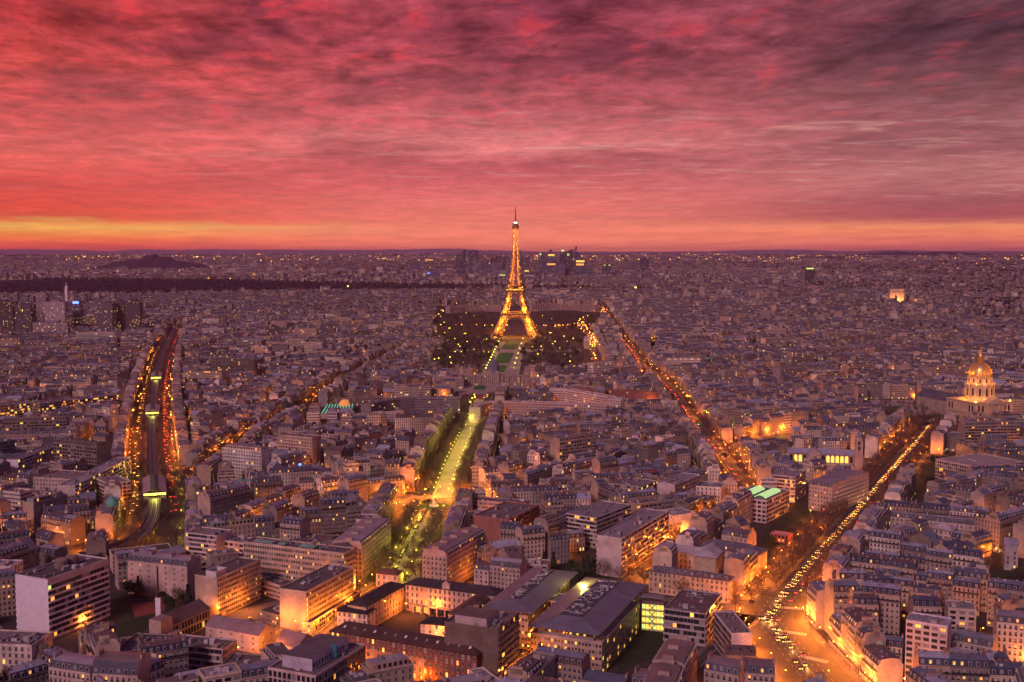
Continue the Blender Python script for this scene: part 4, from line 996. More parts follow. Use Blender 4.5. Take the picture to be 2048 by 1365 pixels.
for (x0, x1, yt, yb, dp, col, al, sh, lt, lab) in (
    (913, 920.5, 510, 556, 30, DC, .5, 'box', None, 'narrow dark tower at the left end of the business district'),
    (921, 932, 498, 556, 30, (.09, .10, .14), .5, 'slant', None, 'dark tower with pointed slanted top, second from the left of the district'),
    (935, 957, 502, 556, 30, (.13, .12, .15), .5, 'twin', None, 'pair of rounded dark slabs, third from the left of the district'),
    (948, 961, 522, 560, 30, (.30, .22, .24), .8, 'box', None, 'lower pinkish tower in front of the rounded slabs'),
    (962, 978, 521, 556, 30, (.2, .17, .2), .8, 'box', None, 'plain mauve tower between rounded slabs and black slab'),
    (981, 1012, 515, 556, 35, (.06, .055, .07), .5, 'box', None, 'widest black slab of the business district'),
    (983, 997, 526, 561, 30, (.32, .24, .25), .8, 'box', None, 'pale pink tower in front of the widest black slab'),
    (997, 1012, 541, 562, 30, (.4, .45, .3), .5, 'box', [(.1, .9, .5, 'win_green')], 'low greenish lit block below the widest black slab'),
    (1012, 1021, 514, 556, 30, (.35, .24, .24), .8, 'box', None, 'orange-pink tower just left of the iron tower'),
    (1038, 1047, 501, 556, 30, (.10, .10, .13), .5, 'step', None, 'round-topped dark tower just right of the iron tower'),
    (1048, 1060, 511, 558, 30, (.14, .13, .16), .5, 'slant', [(.1, .8, .3, 'win_yellow')], 'grey tower with one glowing storey right of the iron tower'),
    (1061, 1075, 545, 562, 30, (.12, .11, .14), .8, 'box', None, 'low dark block right of the grey glowing-storey tower'),
    (1079, 1091, 507, 557, 30, (.16, .16, .18), .5, 'box', [(0, .3, .93, 'win_green')], 'grey tower with a bright lamp at its left top corner'),
    (1092, 1113, 500, 557, 32, (.17, .15, .18), .5, 'step', [(.2, .8, .78, 'win_yellow'), (.1, .9, .46, 'win_warm')], 'broad tower with two glowing storeys'),
    (1111, 1130, 528, 562, 30, (.28, .20, .22), .8, 'box', None, 'pinkish block in front of the broad glowing tower'),
    (1120, 1146, 499, 556, 32, (.06, .08, .10), .5, 'slant', [(.1, .3, .92, 'win_green'), (.55, .7, .78, 'win_green')], 'dark green angular tower with lit corners'),
    (1126, 1142, 532, 561, 28, (.10, .11, .13), .5, 'box', None, 'short dark tower below the angular green tower'),
    (1150, 1172, 493, 557, 32, (.14, .15, .20), .5, 'fin', [(.1, .85, .5, 'win_yellow'), (.1, .8, .4, 'win_warm')], 'pale blue tower with a tall curved fin, right end of the district'),
    (1172, 1186, 540, 560, 30, (.2, .17, .2), .8, 'box', None, 'low mauve block right of the finned tower'),
    (1206, 1222, 530, 556, 30, (.09, .10, .13), .5, 'box', [(.1, .3, .93, 'win_green'), (.7, .9, .93, 'win_green')], 'dark square tower with two roof lamps, right of the district'),
    (1281, 1298, 518, 546, 40, (.09, .08, .10), .8, 'box', None, 'lone dark slab far right of the business district'),
    (1315, 1330, 545, 557, 40, (.07, .07, .09), .8, 'box', None, 'low dark cube right of the lone slab'),
    (1292, 1306, 547, 558, 40, (.16, .13, .15), .8, 'box', None, 'low mauve cube under the lone slab'),
    (842, 874, 516, 542, 60, (.30, .20, .22), .8, 'arch', [(.25, .75, .80, 'win_warm')], 'hollow square gate building with an orange glowing lintel'),
    (855, 880, 541, 563, 40, (.20, .18, .24), .8, 'box', [(.0, .2, .7, 'screen_blue')], 'bluish office cube below the hollow gate'),
    (820, 838, 527, 548, 40, (.26, .19, .22), .8, 'box', None, 'pinkish block left of the hollow gate')):
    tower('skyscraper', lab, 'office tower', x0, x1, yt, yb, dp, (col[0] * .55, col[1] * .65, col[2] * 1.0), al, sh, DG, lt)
m0x, m0y = G(1148, 557); r_ = empty('mast', m0x, m0y, H(m0x, m0y)); tag(r_, 'thin radio mast between the angular green tower and the finned tower', 'mast'); mb = MB(); mb.prism(0, 0, 0, 175, 2.2, 1.0, 6, 'dark_metal'); mb.prism(0, 0, 175, 182, .5, .3, 6, 'dark_metal'); mb.obj('pole', r_)
FG = 'riverside towers at the left'
for (x0, x1, yt, yb, dp, col, al, sh, lt, lab) in (
    (-22, 28, 604, 676, 30, (.10, .075, .06), 1.0, 'box', None, 'brown riverside tower cut by the left edge'),
    (31, 64, 610, 678, 30, (.10, .09, .10), 1.0, 'box', [(.45, .5, .8, 'win_yellow')], 'dark riverside tower with greenish lit windows, second from left'),
    (75, 94, 586, 672, 26, (.30, .24, .26), 1.0, 'box', None, 'slim pinkish tower behind the white lattice tower'),
    (87, 131, 604, 676, 30, (.46, .38, .40), 1.0, 'box', None, 'wide pale tower with warm lit windows beside the white chimney'),
    (66, 136, 645, 680, 34, (.38, .30, .30), .5, 'box', None, 'low pale podium below the wide pale tower'),
    (146, 161, 602, 672, 26, (.16, .16, .24), .5, 'twin', [(.1, .9, .92, 'screen_blue')], 'blue-topped slim tower right of the white chimney'),
    (138, 195, 636, 664, 30, (.30, .27, .16), .5, 'box', [(.05, .6, .3, 'win_yellow')], 'yellow glowing office podium between the riverside towers'),
    (197, 226, 606, 678, 28, (.14, .12, .15), 1.0, 'box', None, 'grey tower with a white edge, left of the three dark towers'),
    (227, 250, 602, 676, 28, (.09, .075, .085), 1.0, 'box', None, 'dark brown tower, middle of the three'),
    (252, 281, 602, 676, 28, (.10, .08, .09), 1.0, 'box', None, 'dark brown tower with many lit windows, right of the three'),
    (-6, 30, 672, 690, 40, (.2, .16, .17), .5, 'box', None, 'low block at the left edge under the brown tower'),
    (295, 323, 640, 672, 22, (.46, .42, .50), .5, 'slant', None, 'white banded building with sloping roof right of the dark towers'),
    (230, 296, 668, 684, 40, (.24, .24, .28), .5, 'box', None, 'long low grey-blue block under the three dark towers'),
    (404, 448, 656, 682, 20, (.45, .38, .38), 1.0, 'box', None, 'pale block with glowing stair strips right of the boulevard end'),
    (534, 562, 655, 686, 20, (.10, .08, .09), .5, 'box', None, 'dark slab block in the left middle distance'),
    (640, 670, 652, 684, 20, (.14, .12, .14), .5, 'box', None, 'dark office slab near the slanted hotel'),
    (676, 700, 656, 682, 20, (.34, .28, .33), .5, 'box', None, 'lavender office slab left of the leaning dark hotel'),
    (765, 778, 660, 682, 18, (.5, .42, .40), 1.0, 'box', None, 'white slab beside the dark leaning hotel'),
    (782, 806, 658, 684, 22, (.14, .12, .14), .5, 'slantl', None, 'dark leaning hotel slab left of the park')):
    tower('tower_block', lab, 'tower block', x0, x1, yt, yb, dp, col, al, sh, FG, lt)
tower('skyscraper', 'lone tall dark hotel tower with a green-white lit crown, right half', 'hotel tower', 1612, 1628, 536, 579, 30, (.075, .06, .07), .8, 'box', None, [(0, .9, .93, 'win_green')])
gx, gy = G(136, 672); r_ = empty('incinerator_chimney', gx, gy); tag(r_, 'very tall slender white chimney rising above the riverside towers', 'chimney'); mb = MB(); hh = 100 * gy / FPX; mb.prism(0, 0, 0, hh, 4.0, 3.4, 16, 'tile_white'); mb.obj('shaft', r_); mb = MB(); mb.prism(0, 0, hh, hh + 8, 2.4, 2.4, 12, 'wall_plain', (.4, .3, .3)); mb.obj('flue', r_); FARKEEP0.append((gx, gy, 20)); OCC.add((gx, gy, 6, 6, 0))
# triumphal arch
gx, gy = G(1792, 608); S_ = 27 * gy / FPX; hh = 30 * gy / FPX; r_ = empty('triumphal_arch', gx, gy, H(gx, gy), R(-8)); tag(r_, 'massive floodlit stone arch standing among dark roofs, right', 'triumphal arch'); FARKEEP0.append((gx, gy, 70))
mb = MB(); dp = S_ * .5; ow = S_ * .30
for s_ in (-1, 1): mb.box(min(s_ * S_ / 2, s_ * ow / 2), max(s_ * S_ / 2, s_ * ow / 2), -dp / 2, dp / 2, 0, hh * .72, 'stone_warm')
mb.obj('pier', r_); mb = MB(); n_ = 10
for i in range(n_):
    a0, a1 = math.pi * i / n_, math.pi * (i + 1) / n_; p = lambda a_: (ow / 2 * math.cos(a_), hh * .46 + ow / 2 * math.sin(a_))
    for yy in (-dp / 2 - .05, dp / 2 + .05): mb.face([(p(a0)[0], yy, p(a0)[1]), (p(a0)[0], yy, hh * .73), (p(a1)[0], yy, hh * .73), (p(a1)[0], yy, p(a1)[1])], 'stone_warm')
    mb.face([(p(a0)[0], -dp / 2, p(a0)[1]), (p(a1)[0], -dp / 2, p(a1)[1]), (p(a1)[0], dp / 2, p(a1)[1]), (p(a0)[0], dp / 2, p(a0)[1])], 'stone_warm')
mb.obj('vault', r_); mb = MB(); mb.box(-S_ / 2 - 1, S_ / 2 + 1, -dp / 2 - 1, dp / 2 + 1, hh * .73, hh * .78, 'stone_warm', bottom=True); mb.box(-S_ / 2 + .5, S_ / 2 - .5, -dp / 2 + .5, dp / 2 - .5, hh * .78, hh, 'stone_warm'); mb.box(-S_ / 2 - .6, S_ / 2 + .6, -dp / 2 - .6, dp / 2 + .6, hh * .95, hh * .98, 'stone_warm'); mb.obj('attic', r_)
for p_, e in (((-S_ * .5, -dp * 1.1, 3), 1), ((S_ * .5, -dp * 1.1, 3), 1), ((0, 0, 8), 1.2), ((0, -dp * 1.2, 3), .8)):
    L_ = bpy.data.lights.new('floodlight', 'POINT'); L_.energy = 90000 * e; L_.color = (1, .34, .06); L_.shadow_soft_size = 1
    lo = bpy.data.objects.new('floodlight_lamp', L_); C.objects.link(lo); lo.parent = r_; lo.location = p_
# roundabout fountain
x, y = RB; r_ = empty('fountain_monument', x, y, .22); tag(r_, 'pale stone monument on the grass island of the roundabout', 'monument')
mb = MB(); mb.prism(0, 0, 0, 1.2, 4, 4, 12, 'white_trim'); mb.prism(0, 0, 1.2, 4.5, 1.6, 1.2, 4, 'white_trim'); mb.obj('pedestal', r_); mb = MB(); mb.prism(0, 0, 4.5, 6.5, .9, .5, 8, 'white_trim'); mb.prism(0, 0, 6.5, 7.6, .45, .2, 8, 'white_trim'); mb.obj('statue', r_)
# ------------------------------------------------------------ foreground heroes
BE = (.46, .37, .29)
# white tiled slab, lower left
r_, w_, d_, fr_ = block('office_tower', 'white tiled office slab with dark ribbon windows, standing in the lower left corner', 'office building', (95, 1160), (217, 1118), (24, 1152), 34, 10,
      ('ribbon', 'tile', 'ribbon', 'tile'), (.50, .45, .48), rcol=(.10, .09, .10), lit=0.0165, gear=10, trim='slab')
tk = MB(); tk.prism(w_ * .5, d_ * .55, 33.5, 38, 3.6, 3.6, 16, 'wall_plain', (.20, .15, .13)); tk.prism(w_ * .5, d_ * .55, 38, 38.8, 3.6, 2.2, 16, 'wall_plain', (.24, .17, .14)); tk.obj('water_tank', r_)
tk = MB(); tk.prism(w_ * .5 + 8, d_ * .55, 33.5, 38, 3.6, 3.6, 16, 'wall_plain', (.18, .14, .13)); tk.prism(w_ * .5 + 8, d_ * .55, 38, 38.8, 3.6, 2.2, 16, 'wall_plain', (.24, .17, .14)); tk.obj('water_tank', r_)
# long beige complex
r_, w_, d_, fr_ = block('office_building', 'beige office wing with a pale open box on its roof, left of the courtyard', 'office building', (434, 1157), (521, 1120), (389, 1151), 24, 8,
      ('office', 'blank', 'office', 'blank'), BE, rcol=(.12, .10, .10), lit=0.088, gear=3, trim=None, group='beige office wings around the courtyard')
pb = MB()
for q in ((2, 12, 2, 2.4), (2, 12, 9, 9.4), (2, 2.4, 2.4, 9), (11.6, 12, 2.4, 9)): pb.box(*q, 23.6, 27, 'wall_plain', (.6, .56, .54))
pb.obj('roof_screen', r_)
r_, w_, d_, fr_ = block('office_building', 'longest beige office wing with green roof panels, closing the courtyard at the back', 'office building', (688, 1108), (487, 1084), (710, 1097), 28, 8,
      ('office', 'office', 'office', 'blank'), BE, rcol=(.13, .11, .11), lit=0.066, gear=14, group='beige office wings around the courtyard')
for q in ((6, 20, 2, 7), (24, 29, 3, 7), (40, 50, 3, 9)):
    gp = MB(); gp.box(*q, 28.2, 28.8, 'wall_plain', (.22, .42, .34)); gp.obj('green_roof_panel', r_)
r_, w_, d_, fr_ = block('office_building', 'beige stone office wing with a lit stair strip at its corner, right of the courtyard', 'office building', (612, 1185), (707, 1135), (561, 1177), 22, 7,
      ('office', 'blank', 'office', 'blank'), BE, rcol=(.12, .10, .10), lit=0.066, gear=7, group='beige office wings around the courtyard')
ls = MB()
for k in range(6): ls.face([(.5, -.06, 1.2 + k * 3), (1.8, -.06, 1.2 + k * 3), (1.8, -.06, 3.4 + k * 3), (.5, -.06, 3.4 + k * 3)], 'win_yellow')
ls.obj('stair_window', r_)
block('annex', 'low brightly lit podium along the foot of the right beige office wing', 'building', (622, 1247), (720, 1184), (612, 1240), 6, 2, ('grid', 'office'), (.50, .36, .26), rcol=(.10, .09, .09), lit=0.275, gear=0)
block('annex', 'low grey two-step building between the beige wings, in the courtyard', 'building', (560, 1172), (517, 1160), (580, 1160), 9, 3, ('office', 'office'), (.36, .29, .26), rcol=(.13, .11, .11), lit=0.033, gear=3)
block('annex', 'small dark flat hall inside the courtyard, with a round roof fan', 'building', (558, 1232), (520, 1222), (575, 1215), 6, 2, ('office', 'office'), (.22, .18, .17), rcol=(.10, .09, .10), gear=3)
block('sports_hall', 'long low hall with pink striped metal roof and a row of small square windows', 'hall', (517, 1272), (411, 1252), (557, 1257), 10, 3, ('slit', 'slit'), (.52, .42, .38), roof='gable', rcol=(.30, .22, .23), lit=0.0275, gear=0)
block('sports_hall', 'lower pink striped metal roofed hall with a lit canopy, beside the long hall', 'hall', (593, 1296), (549, 1286), (628, 1276), 7, 2, ('slit', 'slit'), (.52, .42, .38), roof='gable', rcol=(.30, .22, .23), lit=0.11, gear=0)
r_, w_, d_, fr_ = block('office_building', 'pinkish beige gridded office block with a lavender penthouse, cut by the bottom edge', 'office building', (631, 1353), (731, 1290), (538, 1335), 28, 8,
      ('grid', 'grid', 'grid', 'grid'), (.46, .36, .32), rcol=(.15, .12, .12), lit=0.0165, gear=5)
ph = MB(); ph.box(5, w_ - 7, 5, d_ - 4, 27.5, 33, 'wall_plain', (.44, .40, .46), top='roof_dull', topcol=(.13, .11, .12))
for k in range(12):
    ph.face([(6 + k * 2.2, 4.96, 28.6), (7.2 + k * 2.2, 4.96, 28.6), (7.2 + k * 2.2, 4.96, 31), (6 + k * 2.2, 4.96, 31)], 'glass')
ph.obj('penthouse', r_); bl = MB(); bl.prism(w_ * .55, 5, 28, 33.2, 1.6, 1.6, 12, 'wall_plain', (.05, .25, .33)); bl.obj('blue_cowl', r_)
block('workshop', 'low dark-roofed building with a stepped flat roof, between two office blocks at bottom', 'building', (500, 1372), (560, 1312), (425, 1345), 11, 3, ('office', 'office'), (.30, .23, .20), rcol=(.13, .11, .11), gear=5)
block('workshop', 'wide low roof terrace building with dark skylights, behind the bottom mansard house', 'building', (250, 1308), (372, 1290), (150, 1290), 7, 2, ('office', 'office'), (.34, .26, .22), rcol=(.14, .12, .12), gear=12)
block('office_building', 'low pink-banded school block with a dark gravel roof, near the bottom', 'school', (445, 1300), (474, 1281), (336, 1284), 14, 4, ('office', 'ribbon', 'office', 'ribbon'), (.42, .33, .31), rcol=(.14, .12, .11), lit=0.0275, gear=8)
block('office_building', 'brown box with black roof, joined behind the pink-banded school block', 'building', (318, 1292), (345, 1270), (255, 1281), 16, 4, ('blank', 'blank'), (.26, .20, .18), rcol=(.08, .07, .08), gear=2)
r_, w_, d_, fr_ = block('chapel_hall', 'gabled brown-roofed hall with tall lit wall panels and a square tower', 'hall', (345, 1251), (420, 1217), (322, 1234), 10, 2, ('grid', 'blank'), (.40, .34, .20), roof='gable', rcol=(.12, .085, .08), lit=0.193, gear=0, pal=('yellow', 'yellow'))
tw = MB(); tw.box(-9, -.1, 0, 8, 0, 15, 'wall_plain', (.44, .33, .27), top='roof_dull', topcol=(.25, .18, .16)); tw.obj('tower', r_)
x, y = G(318, 1262); OCC.add((x, y, 1.5, 1.5, 0))
t0 = empty('chimney_stack', x, y); tag(t0, 'tall pale square flue with a thin dark pipe on top, in the garden', 'chimney')
cm = MB(); cm.box(-1.4, 1.4, -1, 1, 0, 19, 'tile_white'); cm.obj('shaft', t0); cm = MB(); cm.prism(0, 0, 19, 36, .55, .5, 10, 'dark_metal'); cm.prism(0, 0, 19, 19.8, .9, .9, 10, 'dark_metal'); cm.obj('pipe', t0)
block('apartment_house', 'wide blank beige back walls of an apartment block with stepped zinc roof edges', 'apartment building', (374, 1134), (255, 1121), -14, 21, 6, ('slit', 'blank'), (.46, .37, .33), roof='mansard', rcol=(.34, .33, .38), lit=0.055)
block('apartment_house', 'curving pale building with planted green roof terraces beyond the garden', 'building', (345, 1098), (225, 1112), -16, 12, 4, ('grid', 'blank'), (.48, .40, .34), rcol=(.06, .08, .05), lit=0.022, gear=4)
block('apartment_house', 'lavender sloped-roof building just right of the planted terraces', 'building', (372, 1102), (318, 1122), -12, 14, 4, ('sash', 'blank'), (.48, .39, .34), roof='gable', rcol=(.30, .30, .36), lit=0.0275)
block('modern_apartments', 'dark balconied apartment slab with a blank white end wall, above the beige office wing', 'apartment building', (433, 1073), (371, 1066), (465, 1061), 25, 8, ('ribbon', 'blank'), (.50, .43, .42), rcol=(.24, .19, .17), lit=0.077, gear=3)
block('modern_apartments', 'terraced apartment block with lit set-back windows between slab and long office wing', 'apartment building', (487, 1087), (438, 1080), -13, 20, 6, ('wide', 'blank'), (.46, .38, .36), rcol=(.20, .18, .20), lit=0.165, gear=5)
block('modern_apartments', 'small apartment block with orange-lit balconies, left of the beige office wing', 'apartment building', (413, 1122), (366, 1128), (395, 1110), 14, 4, ('wide', 'wide'), (.44, .36, .31), rcol=(.24, .20, .19), lit=0.165, gear=2)
block('modern_apartments', 'cream apartment block with square windows and a blank side, bottom left edge', 'apartment building', (63, 1292), (105, 1265), (-30, 1276), 26, 8, ('slit', 'sash', 'blank', 'sash'), (.52, .44, .37), rcol=(.2, .17, .17), lit=0.033, gear=10)
block('office_building', 'dark glass and black metal office, squeezed in front of the cream block bottom left', 'office building', (62, 1335), (125, 1308), (45, 1325), 11, 3, ('ribbon', 'blank'), (.10, .10, .11), rcol=(.12, .11, .12), lit=0.0275, gear=3)
block('apartment_house', 'mansard house with a row of round-topped dormers and lavender zinc, bottom edge left', 'apartment building', (180, 1347), (97, 1334), -13, 22, 6, ('french', 'blank'), (.50, .38, .31), roof='mansard', rcol=(.36, .35, .40), lit=0.066)
block('apartment_house', 'ornate mansard house with tall masonry chimneys and steep black slate, bottom edge', 'apartment building', (275, 1352), (184, 1347), -15, 22, 6, ('french', 'blank'), (.48, .36, .29), roof='mansard', rcol=(.22, .18, .17), lit=0.088, steep=5.5)
block('apartment_house', 'pale house with tall shuttered windows, right of the ornate mansard house', 'apartment building', (283, 1352), (330, 1335), -13, 19, 5, ('french', 'blank'), (.52, .44, .40), roof='mansard', rcol=(.34, .33, .38), lit=0.033)
# far-left mid blocks
block('station_hall', 'long hall with dark ribbed sloping roof at the left edge', 'hall', (-40, 1128), (77, 1096), -20, 13, 3, ('sash', 'blank'), (.34, .25, .22), roof='gable', rcol=(.15, .14, .17), lit=0.022)
block('modern_apartments', 'narrow white apartment tower with small square windows at the left edge', 'apartment building', (22, 1134), (46, 1121), (-25, 1128), 22, 7, ('sash', 'blank'), (.55, .48, .47), rcol=(.32, .32, .38), lit=0.022, gear=4)
# old school round a court
r_, w_, d_, fr_ = block('school', 'stone school of three dark-roofed wings around a lawn court with lit arcade', 'school', (811, 1168), (990, 1191), -12, 16, 4, ('sash', 'blank'), (.50, .38, .31), roof='hip', rcol=(.055, .045, .05), lit=0.0275, gear=0, trim='bands')
ar = MB()
for k in range(9):
    x = 6 + k * 5.2
    ar.box(x - .5, x + .5, -2.5, -.02, 0, 4.2, 'wall_plain', (.45, .33, .25)); ar.face([(x + .8, -.05, 0), (x + 4.2, -.05, 0), (x + 4.2, -.05, 3.2), (x + 2.5, -.05, 4.1), (x + .8, -.05, 3.2)], 'win_warm' if k < 2 else 'glass')
ar.box(2, 54, -2.6, -.02, 4.2, 4.8, 'wall_plain', (.35, .26, .22)); ar.obj('arcade', r_)
cl = MB(); cl.box(w_ * .42, w_ * .42 + 5, -.4, 2, 15.5, 19, 'wall_plain', (.45, .35, .3)); cl.face([(w_ * .42, -.4, 19), (w_ * .42 + 5, -.4, 19), (w_ * .42 + 2.5, -.4, 21)], 'wall_plain', (.45, .35, .3)); cl.obj('pediment', r_)
block('x', None, None, (811, 1170), (732, 1213), -12, 14.5, 4, ('sash', 'blank'), (.50, .38, .31), roof='hip', rcol=(.055, .045, .05), lit=0.022, root=r_, trim='bands')
block('x', None, None, (985, 1192), (930, 1232), -10, 14, 4, ('sash', 'blank'), (.48, .38, .27), roof='hip', rcol=(.13, .07, .06), lit=0.0275, root=r_)
block('school_pavilion', 'small white pavilion with black hipped roof, left end of the stone school', 'building', (734, 1228), (674, 1221), (753, 1218), 11, 3, ('sash', 'sash'), (.58, .50, .47), roof='hip', rcol=(.03, .03, .035), lit=0.011)
block('school_pavilion', 'small white pavilion with black hipped roof, between the court lawn and brown office tower', 'building', (893, 1251), (841, 1246), -10, 9, 3, ('sash', 'sash'), (.58, .50, .47), roof='hip', rcol=(.03, .03, .035), lit=0.011)
block('annex', 'low house with pale walls and tiled roof behind the left wing of the stone school', 'house', (795, 1150), (752, 1146), -9, 9, 2, ('sash', 'blank'), (.50, .42, .38), roof='hip', rcol=(.12, .07, .06), lit=0.0275)
r_, w_, d_, fr_ = block('brick_building', 'red brick hospital range with orange window bays and long brown tiled roof', 'brick building', (954, 1311), (661, 1261), (981, 1292), 21, 6, ('sash', 'blank'), (.20, .075, .06), roof='hip', rcol=(.085, .045, .04), lit=0.055, gear=0)
pn = MB(); pn.face([(w_ * .13, -.018, 2.0), (w_ * .66, -.018, 2.0), (w_ * .66, -.018, 15.2), (w_ * .13, -.018, 15.2)], 'wall_plain', (.42, .22, .11))
pn.obj('ochre_panel', r_)
for k in range(13):
    sk = MB(); X_ = 6 + k * w_ / 14; sk.face([(X_, 2.4, 22.55), (X_ + 1.1, 2.4, 22.55), (X_ + 1.1, 3.9, 23.3), (X_, 3.9, 23.3)], 'blind' if k % 3 else 'tile_white'); sk.obj('skylight', r_)
r_, w_, d_, fr_ = block('office_tower', 'brown glass and concrete office tower with white pipes on its flat roof', 'office building', (996, 1260), (1038, 1226), (891, 1244), 33, 10, ('ribbon', 'blank', 'ribbon', 'blank'), (.17, .12, .10), rcol=(.20, .15, .13), lit=0.055, gear=20)
cp = MB(); cp.box(w_ * .1, w_ * .62, d_ * .25, d_ * .85, 32.5, 36.5, 'wall_plain', (.42, .34, .31), top='roof_dull', topcol=(.16, .11, .10)); cp.obj('plant_room', r_)
# metal-roofed institute
MT = (.17, .175, .22)
r_, w_, d_, fr_ = block('research_building', 'large modern grey institute with wide faceted metal roofs, glowing yellow windows and roof machinery', 'institute', (1204, 1286), (1278, 1206), (1060, 1267), 17, 5, ('tealwin', 'office', 'tealwin', 'office'), (.36, .31, .30), roof='flat', rcol=(.42, .34, .33), lit=0.198, gear=0)
LX = w_
block('x', None, None, (1187, 1264), (1279, 1171), (1078, 1247), 21.5, 6, ('office', 'office'), (.30, .26, .25), roof='metalhip', rcol=MT, lit=0.275, root=r_, hipin=8.5, pal=('yellow', 'yellow'), budget=0, occ=True)
block('x', None, None, (1056, 1221), (1140, 1147), (984, 1211), 21.5, 6, ('office', 'office'), (.36, .30, .27), roof='metalhip', rcol=MT, lit=0.22, root=r_, hipin=7, pal=('yellow', 'warm'), budget=0)
block('x', None, None, (1161, 1212), (1095, 1201), -14, 20, 6, ('grid', 'grid'), (.36, .30, .27), roof='flat', rcol=(.16, .15, .19), lit=0.22, root=r_, budget=0)
x, y = G(1160, 1185, 21); c_ = math.cos(-r_.rotation_euler[2]); s_ = math.sin(-r_.rotation_euler[2]); dx, dy = x - r_.location[0], y - r_.location[1]; fq = Fr(c_ * dx - s_ * dy, s_ * dx + c_ * dy, 0, 0)
for k in range(5):
    lb = MB(); lb.box(-12, 6, -2 + k * 1.6, -1.2 + k * 1.6, 20.5, 21.2, 'dark_metal', fr=fq); lb.obj('louvre', r_)
for (X_, Y_) in ((-12, -5), (0, -6), (7, 0), (12, 4)):
    lb = MB(); lb.prism(X_, Y_, 21, 22.0, .5, .5, 8, 'lamp_yellow', fr=fq); lb.obj('floodlight', r_)
    L_ = bpy.data.lights.new('floodlight', 'POINT'); L_.energy = 7000; L_.color = (1, .72, .10); L_.shadow_soft_size = .5
    lo = bpy.data.objects.new('floodlight_lamp', L_); C.objects.link(lo); lo.parent = r_; lo.location = fq((X_, Y_, 24.5))
br_a, br_b = G(1282, 1262), G(1326, 1266)
ang = math.atan2(br_b[1] - br_a[1], br_b[0] - br_a[0]); L = math.dist(br_a, br_b)
r_ = empty('glass_bridge', br_a[0], br_a[1], 0, ang); tag(r_, 'four-storey glass link building glowing yellow, joining the grey institute wings', 'glass building'); OCC.add(rect_of(br_a[0], br_a[1], L, 6, ang))
for k in range(5):
    fm = MB(); fm.box(0, L, 0, 5, k * 3.8 + .3, k * 3.8 + .7, 'steel'); fm.obj('floor', r_)
    if k < 4:
        gm = MB(); 
        for q in range(6): gm.face([(L * q / 6 + .1, 2.5, k * 3.8 + .7), (L * (q + 1) / 6 - .1, 2.5, k * 3.8 + .7), (L * (q + 1) / 6 - .1, 2.5, k * 3.8 + 3.2), (L * q / 6 + .1, 2.5, k * 3.8 + 3.2)], 'win_yellow' if (q + k) % 3 else 'win_green')
        gm.obj('glazing', r_)
        bm = MB(); bm.bar((L * .35, -.1, k * 3.8 + .5), (L * .65, -.1, k * 3.8 + 4), .2, 'steel'); bm.bar((L * .65, -.1, k * 3.8 + .5), (L * .35, -.1, k * 3.8 + 4), .2, 'steel'); bm.obj('brace', r_)
rf = MB(); rf.box(-.3, L + .3, -.4, 5.4, 19.2, 19.8, 'steel'); rf.obj('roof', r_)
block('research_building', 'grey banded institute block with a green glass light well in its roof', 'office building', (1411, 1229), (1328, 1218), (1441, 1188), 18, 5, ('ribbon', 'ribbon'), (.34, .31, .33), rcol=(.15, .10, .10), lit=0.0165, gear=8)
block('research_building', 'wedge-shaped office with slanted white fins and a blank end, by the bright junction', 'office building', (1463, 1268), (1428, 1224), (1500, 1262), 18, 5, ('grid', 'blank'), (.56, .48, .48), rcol=(.22, .17, .17), lit=0.011, gear=7)
# bottom-right foreground roofs
block('apartment_house', 'rounded mansard house with grey zinc, at the bottom edge right of centre', 'apartment building', (1478, 1352), (1408, 1338), -13, 22, 6, ('french', 'blank'), (.40, .32, .27), roof='mansard', rcol=(.24, .19, .19), lit=0.0275)
block('apartment_house', 'dark slate mansard house with a white-arched dormer row, facing the bright junction', 'apartment building', (1550, 1350), (1482, 1345), -13, 21, 6, ('french', 'blank'), (.42, .33, .28), roof='mansard', rcol=(.22, .18, .18), lit=0.0385)
block('apartment_house', 'brown ribbed zinc roofed house with many small skylights, below the grey institute', 'apartment building', (1372, 1340), (1395, 1298), -16, 21, 6, ('french', 'blank'), (.42, .32, .27), roof='mansard', rcol=(.23, .17, .16), lit=0.0275)
block('apartment_house', 'brown zinc roofed corner house beside a small white flat extension', 'apartment building', (1350, 1398), (1370, 1345), -16, 21, 6, ('french', 'blank'), (.42, .32, .27), roof='mansard', rcol=(.22, .17, .16), lit=0.0275)
block('apartment_house', 'lowest brown zinc roof with dormers at the bottom edge, below the institute lawn', 'apartment building', (1330, 1378), (1262, 1366), -13, 20, 6, ('french', 'blank'), (.42, .32, .27), roof='mansard', rcol=(.24, .18, .17), lit=0.0275)
# ochre classical buildings
OC = (.46, .36, .25)
block('classical_building', 'long ochre classical building with slate roof and a dormer row, front one of the pair', 'institution', (1458, 1162), (1298, 1141), (1470, 1154), 14, 4, ('sash', 'sash'), OC, roof='hip', rcol=(.12, .115, .15), lit=0.0055, trim='dormers')
r_, w_, d_, fr_ = block('classical_building', 'ochre classical building with slate wing and pale zinc wings, rear one of the pair', 'institution', (1517, 1110), (1400, 1092), (1529, 1098), 14, 4, ('sash', 'sash'), OC, roof='hip', rcol=(.12, .115, .15), lit=0.0055, trim='dormers')
block('x', None, None, (1430, 1114), (1322, 1099), -13, 12, 3, ('sash', 'blank'), OC, roof='hip', rcol=(.42, .38, .38), lit=0.011, root=r_)
block('x', None, None, (1432, 1116), (1455, 1090), (1388, 1110), 13, 3, ('sash', 'blank'), OC, roof='hip', rcol=(.42, .40, .45), lit=0.011, root=r_)
block('modern_house', 'small modern pavilion with red and white panels among the garden trees', 'building', (1577, 1072), (1541, 1066), -8, 6, 2, ('grid', 'blank'), (.45, .12, .10), rcol=(.5, .42, .4), lit=0.055, gear=0)
